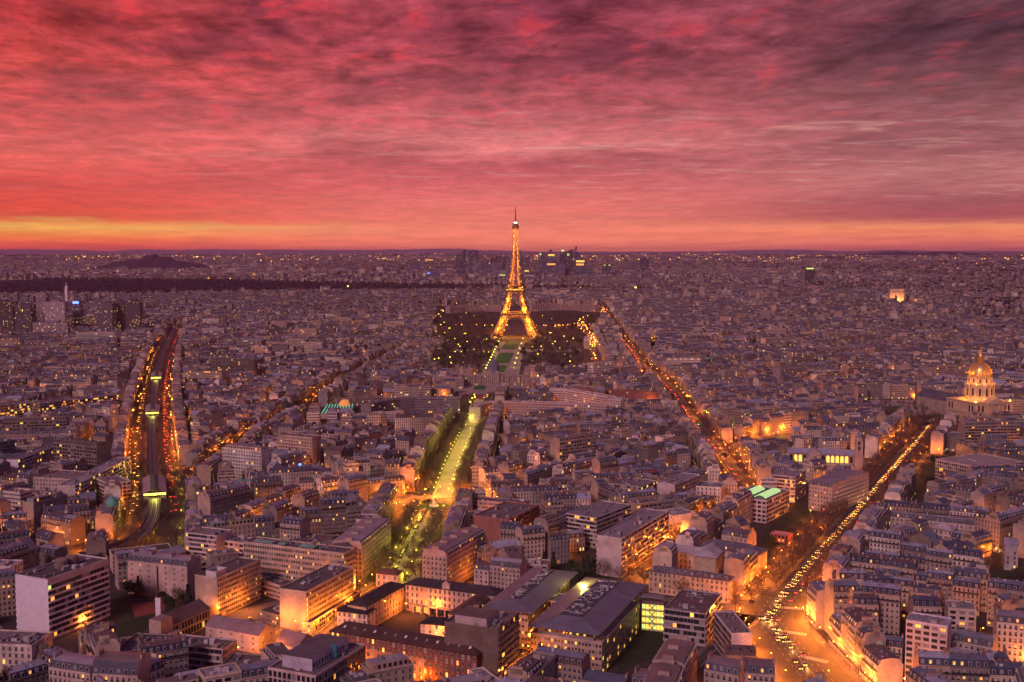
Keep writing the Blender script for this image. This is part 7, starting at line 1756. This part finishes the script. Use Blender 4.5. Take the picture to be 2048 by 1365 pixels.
mound('hill', 13500 * (1850 - 1024) / FPX, 13600, 980, 900, 62, 'hill_wood', 6)
mound('hill', 12000 * (-10 - 1024) / FPX, 12500, 700, 700, 30, 'hill_wood', 8)
def ridge(dist, tops, mt, seed):
    mb = MB(); rr = random.Random(seed)
    pts = [((x - 1024) / FPX * dist, CAMZ + (507.1 - y) / FPX * dist) for x, y in tops]
    D = []
    for (xa, za), (xb, zb) in zip(pts, pts[1:]):
        for k in range(8):
            t_ = k / 8; s_ = t_ * t_ * (3 - 2 * t_); D.append((xa + (xb - xa) * t_, za + (zb - za) * s_ + rr.uniform(-4, 4)))
    for (xa, za), (xb, zb) in zip(D, D[1:]):
        for (ya, fa), (yb, fb) in (((dist - 3200, 0), (dist - 1400, .62)), ((dist - 1400, .62), (dist, 1)), ((dist, 1), (dist + 2500, .5))):
            z_ = lambda zt, f: 180 + (zt - 180) * f
            mb.face([(xa, ya, z_(za, fa)), (xb, ya, z_(zb, fa)), (xb, yb, z_(zb, fb)), (xa, yb, z_(za, fb))], mt)
    return tag(mb.obj('hills'), kind='structure')
ridge(19500, [(-900, 502), (-300, 499), (0, 499), (150, 500), (190, 502.5), (215, 503), (290, 499), (360, 500.5), (430, 499), (560, 500), (700, 500.5), (910, 498), (980, 501), (1100, 503.5), (1400, 503.5), (1500, 500.5), (1600, 500), (1700, 503), (1780, 500.5), (1870, 502), (2048, 503), (2400, 500), (3000, 503)], 'hazed_far_land', 5)
ridge(15500, [(-900, 508), (0, 509), (300, 508), (600, 511), (900, 510), (1300, 513), (1600, 512), (2048, 511), (3000, 508)], 'hazed_far_land', 8)

# ------------------------------------------------------------ street lamps
def lamp_mesh(hm):
    p = MB(); p.prism(0, 0, 0, .5, .22, .16, 6, 'dark_metal'); p.prism(0, 0, .5, 7.6, .11, .07, 6, 'dark_metal'); p.bar((0, 0, 7.5), (0, -1.3, 7.9), .06, 'dark_metal')
    hmb = MB(); hmb.prism(0, -1.4, 7.55, 7.95, .34, .26, 8, hm); hmb.prism(0, -1.4, 7.95, 8.15, .36, .1, 8, 'dark_metal', cap=False); return p.mesh('pole'), hmb.mesh('lamp_head'), hmb
LAMPM = {'o': lamp_mesh('lamp_orange'), 'y': lamp_mesh('lamp_yellow')}
LD = {}
for k_, c_, e_ in (('o', (1, .23, .018), 11500), ('y', (.90, .78, .05), 4000), ('O', (1, .22, .018), 20000)):
    L_ = bpy.data.lights.new('street_light', 'POINT'); L_.energy = e_; L_.color = c_; L_.shadow_soft_size = .4; LD[k_] = L_
LAMPS = []
def lamps(key, offs, step, kind, where, P=None, st=0.0, lk=None):
    for o in offs:
        for x, y, a in walk(P or ROADS[key]['p'], step, st + step * .3 * (o > 0)):
            if y > 1250 and tb.random() < .2: continue
            jx, jy = (tb.uniform(-4, 4), tb.uniform(-8, 8)) if y > 1250 else (0, 0)
            LAMPS.append((x - math.sin(a) * o + jx, y + math.cos(a) * o + jy, a + (0 if o > 0 else math.pi), kind, where, lk or kind))
lamps('saxe', (-8, 8), 21, 'y', 'on the yellow lit avenue'); lamps('axis', (-9, 9), 27, 'y', 'in the tree car park street')
lamps('right', (-20, 20), 22, 'o', 'on the long right-hand avenue', P=ROADS['right']['p'][:8], lk='O'); lamps('right', (-20, 20), 44, 'o', 'on the long right-hand avenue', P=ROADS['right']['p'][7:])
lamps('viaduct', (-23, 23), 27, 'o', 'on the viaduct boulevard', P=ROADS['viaduct']['p'][4:], lk='O'); lamps('viaduct', (-23, 23), 60, 'y', 'on the dim foot of the viaduct boulevard', P=ROADS['viaduct']['p'][:5])
lamps('diag', (-14, 14), 36, 'o', 'on the diagonal avenue'); lamps('diag_low', (-7, 7), 26, 'o', 'in the orange side street')
lamps('cross', (-8, 8), 25, 'o', 'in the orange cross street'); lamps('suffren', (10,), 50, 'o', 'on the dark avenue left of centre'); lamps('brick_street', (-5,), 24, 'o', 'in the lane by the red brick range')
lamps('brick_street_low', (5,), 18, 'o', 'in the lane by the red brick range'); lamps('metal_street', (-5,), 18, 'o', 'beside the grey institute'); lamps('far_right_street', (-5, 5), 20, 'o', 'in the lower right glowing street')
lamps('place_right', (-11, 11), 24, 'o', 'on the small orange place'); lamps('curve_street', (-9, 9), 24, 'o', 'by the viaduct curve'); lamps('motte', (7,), 60, 'o', 'on the long square'); lamps('quai', (-8, 8), 45, 'o', 'on the quay by the iron tower')
lamps('right_quay', (-8, 8), 40, 'o', 'on the right quay', lk='O'); lamps('bosquet', (-8, 8), 60, 'o', 'on the park-side street'); lamps('bosquet2', (8,), 55, 'o', 'on the park-side street'); lamps('vauban', (10,), 60, 'o', 'around the dome gardens'); lamps('garibaldi', (6,), 30, 'o', 'in the far left street')
for i in range(10):
    a = 2 * math.pi * i / 10; LAMPS.append((RB[0] + 34 * math.cos(a), RB[1] + 34 * math.sin(a), a - math.pi / 2, 'o', 'around the roundabout', 'O'))
for px_, py_ in ((440, 1240), (498, 1222), (555, 1262), (592, 1268), (650, 1258), (478, 1322), (548, 1316), (812, 1232), (868, 1232), (1620, 1040), (1640, 1075), (1490, 1262), (1478, 1242), (1590, 1240), (862, 1164), (888, 1162), (912, 1150), (938, 1136), (962, 1120), (985, 1172), (1010, 1178), (960, 1166), (720, 1185), (745, 1172), (1700, 1245), (1655, 1370), (1600, 1205), (1622, 1270)):
    x, y = G(px_, py_); LAMPS.append((x, y, 0, 'o', 'in the courtyards between the lower buildings' if px_ < 1400 else 'around the bright junction', 'o'))
for (x0, y0, x1, y1, n_) in ((1000, 684, 972, 745, 12), (1046, 684, 1030, 735, 6), (920, 700, 880, 745, 5), (1110, 690, 1150, 745, 5)):
    for i in range(n_):
        t_ = i / (n_ - 1); x, y = G(x0 + (x1 - x0) * t_, y0 + (y1 - y0) * t_); LAMPS.append((x, y, 0, 'y', 'in the tower park', 'y'))
for _ in range(85):
    q = tb.choice(TREEZ); xs = [p[0] for p in q]; ys = [p[1] for p in q]; x, y = tb.uniform(min(xs), max(xs)), tb.uniform(min(ys), max(ys))
    if inpoly(x, y, q): LAMPS.append((x, y, 0, 'y', 'in the tower park', 'y'))
LAMPS = [l for l in LAMPS if not OCC.hit((l[0], l[1], .3, .3, 0), 0) and -30 < proj(l[0], l[1], 5)[0] < 2078]
LAMPS.sort(key=lambda l: math.hypot(l[0], l[1]))
lst = MB(); lst2 = []; lsm = MB(); nl = 0; FARL = []
for i, (x, y, a, k, wh, lk) in enumerate(LAMPS):
    if i < 300:
        root = empty('street_lamp', x, y, H(x, y) + .1, a); tag(root, '%s street lamp %s' % ({'o': 'orange', 'y': 'yellow-green'}[k], wh), 'street lamp', '%s street lamps %s' % ({'o': 'orange', 'y': 'yellow'}[k], wh))
        link('pole', LAMPM[k][0], root); link('lamp_head', LAMPM[k][1], root)
        o = bpy.data.objects.new('street_light', LD[lk]); C.objects.link(o); o.parent = root; o.location = (0, -1.4, 7.2); nl += 1
    else:
        fr = Fr(x, y, H(x, y), a); s_ = 1.5
        lst.prism(x, y, H(x, y) + 7.2, H(x, y) + 8.6, .8, .7, 6, {'o': 'lamp_orange', 'y': 'lamp_yellow'}[k]); lst.prism(x, y, H(x, y), H(x, y) + 7.2, .12, .1, 4, 'dark_metal')
        o = bpy.data.objects.new('street_light', LD['O' if lk == 'O' else k]); C.objects.link(o); o.location = (x, y, H(x, y) + 7.0); FARL.append(o); nl += 1
lo_ = lst.obj('street_lamp'); tag(lo_, 'farther street lamps as small bright points along the avenues', 'street lamps', kind='stuff')
for o in FARL: o.parent = lo_
print('LAMPS', len(LAMPS))
# lamps at the corners of the ordinary streets
for si, (sx_, sy_, an, bw_, bd_) in enumerate(SEEDS):
    c, s_ = math.cos(an), math.sin(an)
    for i in range(-5, 6):
        for j in range(-7, 8):
            bx, by = (i + .5) * (bw_ + 9.5) + tb.uniform(-20, 20), (j + .5) * (bd_ + 9.5)
            X_, Y_ = sx_ + c * bx - s_ * by, sy_ + s_ * bx + c * by
            if Y_ < 480 or Y_ > 2700 or abs(X_) > Y_ * .48 or seed_at(X_, Y_) != si or tb.random() > (.95 if Y_ < 1700 else .6): continue
            if OCC.hit((X_, Y_, 1, 1, 0), 0) or blocked(X_, Y_): continue
            lst2.append((X_, Y_))
for x, y in lst2:
    fr = Fr(x, y, 0, tb.uniform(0, 6)); lsm.prism(x, y, 6.2, 6.7, .38, .3, 6, 'lamp_orange'); lsm.prism(x, y, 0, 6.2, .12, .08, 5, 'dark_metal')
lo_ = lsm.obj('street_lamp'); tag(lo_, 'orange lamps half hidden in the narrow streets between the houses', 'street lamps', kind='stuff')
for x, y in lst2:
    o = bpy.data.objects.new('street_light', LD['o']); C.objects.link(o); o.location = (x, y, 5.6); o.parent = lo_
print('CORNER LAMPS', len(lst2))
# the lights of the whole plain: street lamps too far to tell apart
ds = MB(); dn = random.Random(21)
def spark(x, y, r, mt, z=7): Z_ = H(x, y) + z; ds.prism(x, y, Z_, Z_ + r * 1.4, r, r * .8, 5, mt)
centres = [(dn.uniform(-6500, 6500), dn.uniform(3000, 15500)) for _ in range(90)]
k = 0
while k < 5200:
    if dn.random() < .5:
        c_ = dn.choice(centres); x, y = c_[0] + dn.gauss(0, 260), c_[1] + dn.gauss(0, 200)
    else: y = 2600 + 11500 * dn.random() ** 1.7; x = dn.uniform(-.5, .5) * y
    k += 1
    if abs(x) > y * .5 or y < 2500 or y > 16500 or inpoly(x, y, FOREST) or blocked(x, y): continue
    r = y / FPX * dn.choice((.5, .7, .9, 1.2)); spark(x, y, r, 'far_orange' if dn.random() < .8 else 'far_yellow', 8 if y < 4000 else 14)
for (x0, y0, x1, y1, n_, sp_) in ((700, 519, 840, 522, 30, 3), (1185, 521, 1480, 522, 60, 3), (230, 508, 225, 516, 8, 3), (150, 509, 220, 508, 30, 1.5), (950, 545, 940, 556, 6, 2), (228, 560, 252, 557, 22, 2), (328, 560, 350, 536, 30, 2), (757, 560, 765, 545, 10, 2), (1548, 575, 1562, 550, 40, 3), (1240, 520, 1500, 540, 40, 8),
                                  (1500, 522, 1600, 530, 60, 4), (1640, 518, 2040, 530, 60, 7), (1380, 665, 1590, 665, 30, 2), (1700, 660, 1760, 672, 30, 2), (1205, 618, 1220, 650, 30, 3), (1190, 700, 1175, 672, 16, 3), (850, 660, 560, 655, 40, 5), (890, 624, 870, 640, 8, 3), (400, 626, 640, 612, 30, 6), (1400, 577, 1560, 580, 9, 1), (1060, 658, 1200, 656, 26, 3)):
    for i in range(n_):
        t_ = dn.random(); px_, py_ = x0 + (x1 - x0) * t_ + dn.gauss(0, sp_), y0 + (y1 - y0) * t_ + dn.gauss(0, sp_ * .4); x, y = G(px_, max(513, py_)); spark(x, y, y / FPX * dn.choice((.8, 1.1, 1.4)), 'far_orange' if dn.random() < .8 else 'far_yellow', 8)
for px_, py_, s_ in ((1147, 583, 2), (1161, 583, 1.6), (1271, 583, 2.2), (696, 580, 1.8), (1333, 578, 2.2), (1371, 578, 1.8), (1413, 578, 1.8), (1449, 579, 1.8), (1561, 576, 2.4), (1630, 598, 2), (1481, 613, 2.4), (1490, 612, 2)): 
    x, y = G(px_, py_); spark(x, y, y / FPX * s_, 'far_yellow' if px_ < 1300 else 'far_orange', 14)
tag(ds.obj('distant_street_lamps'), 'thousands of distant orange town lights scattered to the horizon', 'town lights', kind='stuff')

# ------------------------------------------------------------ cars in the avenues
CARM = {}
def car_parts(ci):
    pm = 'paint_%d' % ci; b = MB(); L, W_ = 4.3, 1.78; hw = W_ / 2
    prf = [(-2.15, .35), (-2.15, .78), (-1.95, .92), (-1.2, 1.0), (2.0, .90), (2.15, .72), (2.15, .35)]
    for (x0, z0), (x1, z1) in zip(prf, prf[1:]): b.face([(x0, -hw, z0), (x0, hw, z0), (x1, hw, z1), (x1, -hw, z1)][::-1], pm)
    for s_ in (-hw, hw): b.face([(x, s_, z) for x, z in prf], pm)
    b.face([(-1.15, -.68, 1.44), (.45, -.68, 1.44), (.45, .68, 1.44), (-1.15, .68, 1.44)], pm)
    g = MB(); T = [(-1.15, .68, 1.43), (.45, .68, 1.43), (.45, -.68, 1.43), (-1.15, -.68, 1.43)]; B = [(-1.85, .84, .96), (1.2, .84, .94), (1.2, -.84, .94), (-1.85, -.84, .96)]
    for i in range(4): g.face([B[i], B[(i + 1) % 4], T[(i + 1) % 4], T[i]][::-1], 'glass')
    wh = MB()
    for i in range(12):
        a0, a1 = 2 * math.pi * i / 12, 2 * math.pi * (i + 1) / 12; p = lambda a, y: (.33 * math.cos(a), y, .33 + .33 * math.sin(a))
        wh.face([p(a0, -.1), p(a1, -.1), p(a1, .1), p(a0, .1)], 'tyre'); wh.face([p(a0, .1), p(a1, .1), (0, .1, .33)], 'steel'); wh.face([p(a1, -.1), p(a0, -.1), (0, -.1, .33)], 'steel')
    return b.mesh('body'), g.mesh('cabin_glass'), wh.mesh('wheel')
hl = MB(); hl.box(-.06, .08, -.24, .24, -.1, .14, 'head_light', bottom=True); HLM = hl.mesh('headlight')
tl = MB(); tl.box(-.08, .06, -.24, .24, -.1, .14, 'tail_light', bottom=True); TLM = tl.mesh('tail_light')
for i in range(6): CARM[i] = car_parts(i)
CN = ['silver', 'black', 'white', 'dark red', 'dark blue', 'grey']
proto = None; cars = []
def put_car(x, y, a, where, z=.06, parked=False):
    cars.append((x, y, a, where, parked))
def traffic(key, offs, step, where, P=None, jit=.35):
    for o in offs:
        for x, y, a in walk(P or ROADS[key]['p'], step, tb.uniform(0, step)):
            # keep right: traffic on the negative offset drives along the polyline, the positive side comes towards its start
            if tb.random() < .12: continue
            t_ = tb.uniform(-jit, jit) * step
            put_car(x - math.sin(a) * o + math.cos(a) * t_, y + math.cos(a) * o + math.sin(a) * t_, a if o < -2 else a + math.pi, where)
RP = ROADS['right']['p']
traffic('right', (1.5, -1.2), 6.0, 'in the bright stream down the right-hand avenue', P=RP[4:]); traffic('right', (-6.0,), 20, 'in the red stream up the right-hand avenue', P=RP[5:])
traffic('viaduct', (13.5, 17), 26, 'in the yellow stream left of the viaduct', P=ROADS['viaduct']['p'][2:]); traffic('viaduct', (-13.5, -17), 26, 'in the red stream right of the viaduct', P=ROADS['viaduct']['p'][2:])
traffic('diag', (4,), 30, 'in the yellow stream of the diagonal avenue'); traffic('diag', (-4,), 34, 'in the red stream of the diagonal avenue')
traffic('cross', (2, -2), 40, 'in the orange cross street'); traffic('suffren', (2.5, -2.5), 60, 'on the dark avenue left of centre'); traffic('right', (-3, 0.5, 4), 20, 'leaving the bright junction', P=RP[:6])
for i in range(9):
    a = 2 * math.pi * i / 9 + .2; put_car(RB[0] + 25 * math.cos(a), RB[1] + 25 * math.sin(a), a + math.pi / 2, 'circling the roundabout')
for o in (-4.5, 4.5):
    for x, y, a in walk(ROADS['axis']['p'], 3.1, 1):
        if tb.random() < .7: put_car(x - math.sin(a) * o, y + math.cos(a) * o, a + math.pi / 2, 'parked in the tree car park street', parked=True)
for px_, py_ in ((1515, 1195), (1530, 1178), (1505, 1205), (480, 1244), (500, 1240), (520, 1246), (300, 1262), (1440, 1215), (1450, 1205)): x, y = G(px_, py_); put_car(x, y, tb.uniform(0, 3), 'parked in a courtyard', parked=True)
cars = [c_ for c_ in cars if not OCC.hit((c_[0], c_[1], 1.8, .8, c_[2]), .2) and -20 < proj(c_[0], c_[1], 0)[0] < 2068 and proj(c_[0], c_[1], 0)[1] < 1380]
cars.sort(key=lambda c_: math.hypot(c_[0], c_[1])); print('CARS', len(cars))
cs = MB(); RGL = bpy.data.lights.new('added_road_glow', 'POINT'); RGL.energy = 900; RGL.color = (1, .50, .10); RGL.shadow_soft_size = .3  # added point light, hovers unseen ahead of some cars to pool glow on the lane
for i, (x, y, a, wh, pk) in enumerate(cars):
    if i >= 300:
        fr = Fr(x, y, H(x, y) + .1, a); cs.box(-2.1, 2.1, -.88, .88, .3, .95, 'paint_5', fr=fr); cs.box(-1.3, .6, -.75, .75, .95, 1.42, 'glass', fr=fr)
        if not pk:
            for yy in (-.62, .62): cs.box(2.12, 2.3, yy - .3, yy + .3, .55, .95, 'head_light', fr=fr); cs.box(-2.3, -2.12, yy - .3, yy + .3, .55, .95, 'tail_light', fr=fr)
        continue
    ci = tb.choice((0, 1, 2, 5, 5, 1, 3, 4)); toward = math.sin(a) < 0
    root = empty('car', x, y, H(x, y) + (.21 if pk and 'tree car park' in wh else .06), a)
    st2 = 'parked with lights off' if pk else ('headlights glowing' if toward else 'red tail lights glowing')
    tag(root, '%s car %s, %s' % (CN[ci], st2 if not pk else '', wh) if not pk else '%s car %s' % (CN[ci], wh), 'car', '%s cars %s' % (CN[ci], wh))
    bm_, gm, wm = CARM[ci]; link('body', bm_, root); link('cabin_glass', gm, root)
    for wx in (-1.35, 1.35):
        for wy in (-.85, .85): link('wheel', wm, root, (wx, wy, 0))
    if not pk:
        if i % 3 == 0 and toward:
            o = bpy.data.objects.new('added_road_glow', RGL); C.objects.link(o); o.parent = root; o.location = (5.5, 0, 1.0)
        for yy in (-.62, .62): link('headlight', HLM, root, (2.16, yy, .66)); link('tail_light', TLM, root, (-2.17, yy, .68))
if cs.f: tag(cs.obj('car'), 'farther cars as strings of yellow and red lights on the avenues', 'cars', kind='stuff')
# traffic signals
def signal(px_, py_, col, lab):
    x, y = G(px_, py_); r_ = empty('traffic_light', x, y, .1, math.atan2(-x, y)); tag(r_, lab, 'traffic light')
    mb = MB(); mb.prism(0, 0, 0, 3.4, .09, .07, 6, 'dark_metal'); mb.obj('pole', r_); mb = MB(); mb.box(-.25, .25, -.2, .2, 3.0, 4.2, 'dark_metal', bottom=True); mb.obj('housing', r_)
    mb = MB(); mb.prism(0, -.26, 3.15, 3.75, .4, .4, 8, 'signal_' + col); mb.obj('lens', r_)
for q in ((1760, 937, 'green', 'green traffic light left of the upper right-hand avenue'), (1765, 935, 'green', 'second green traffic light beside the church forecourt'), (1790, 942, 'green', 'green traffic light in the middle of the right-hand avenue'), (1823, 939, 'green', 'green traffic light by the yellow lit kiosk trees'),
          (1366, 905, 'green', 'lone green traffic light left of the diagonal avenue'), (1444, 904, 'red', 'red traffic light at the orange place'), (1397, 855, 'green', 'green traffic light on the diagonal avenue'), (1850, 908, 'red', 'red traffic light near the white ring office'), (1628, 1157, 'green', 'green traffic light on the rim of the right-hand avenue'),
          (1338, 742, 'red', 'red traffic light at the top of the diagonal avenue'), (332, 930, 'green', 'green traffic light on the viaduct boulevard')): signal(*q)
# pharmacy crosses glowing green
for q in ((752, 988), (766, 987)):
    x, y = G(q[0], q[1], 0); r_ = empty('pharmacy_sign', x, y, 4, math.atan2(-x, y)); tag(r_, 'glowing green pharmacy cross at the corner left of the roundabout' if q[0] == 752 else 'second, right-hand glowing green pharmacy cross left of the roundabout', 'shop sign')
    mb = MB(); mb.box(-.5, .5, -.15, .15, 0, 3, 'signal_green'); mb.box(-1.5, -.51, -.15, .15, 1, 2, 'signal_green'); mb.box(.51, 1.5, -.15, .15, 1, 2, 'signal_green'); mb.obj('cross', r_); mb = MB(); mb.prism(0, 0, -4, 0, .12, .12, 6, 'dark_metal'); mb.obj('post', r_)
# green cupola on the corner house by the viaduct
x, y = G(224, 1010, 23); r_ = empty('cupola', x, y, 22.5); tag(r_, 'pale green copper cupola crowning the corner house left of the viaduct station', 'cupola')
mb = MB(); pr = [(0, 4.6), (2.0, 4.6)] + [(2 + 4.2 * math.sin(R(t_)), 4.3 * math.cos(R(t_))) for t_ in (15, 35, 55, 75)] + [(7.5, .6), (9.5, .2)]
lathe(mb, pr, 12, 'verdigris'); mb.obj('dome', r_)

for (px_, py_, z_, w_, d_, h_, mt, nm, lab, cat) in ((600, 931, 22, 2, 2, 1.5, 'screen_blue', 'light_sign', 'small vivid blue light on a roof left of centre', 'light'), (490, 962, 23, 12, 6, .8, 'verdigris', 'roof_cover', 'bright turquoise roof cover above the corner block by the boulevard', 'roof cover'),
    (1300, 944, 20, 12, 8, 1.2, 'red_clay', 'tiled_roof', 'small red tiled roof patch right of centre', 'roof'), (1418, 717, 19, 16, 9, 1.5, 'verdigris', 'roof_cover', 'turquoise scaffold sheet on a far roof at right', 'roof cover')):
    x, y = G(px_, py_, z_); r_ = empty(nm, x, y, z_); tag(r_, lab, cat); mb = MB(); mb.box(-w_ / 2, w_ / 2, -d_ / 2, d_ / 2, 0, h_, mt, bottom=True)
    for a_ in (-1, 1):
        for b_ in (-1, 1): mb.prism(a_ * w_ * .42, b_ * d_ * .42, -4, 0, .15, .15, 5, 'steel')
    mb.obj('cover', r_)
# ------------------------------------------------------------ the air
hz = MB(); hz.box(-16500, 16500, -1600, 30100, -3, 345, 'dark_metal', bottom=True)
HZ = bpy.data.materials.new('haze'); HZ.use_nodes = True; t = NT(HZ.node_tree); t.n.clear()
pv_ = t.new('ShaderNodeVolumePrincipled'); pv_.inputs['Color'].default_value = (.97, .60, 1.0, 1); pv_.inputs['Density'].default_value = 3.7e-5; pv_.inputs['Anisotropy'].default_value = .45
o_ = t.new('ShaderNodeOutputMaterial'); t.l.new(pv_.outputs[0], o_.inputs['Volume'])
ho = hz.obj('haze'); ho.data.materials.clear(); ho.data.materials.append(HZ); tag(ho, 'thin violet evening haze over the whole city', 'haze', kind='stuff')
bpy.context.view_layer.update()
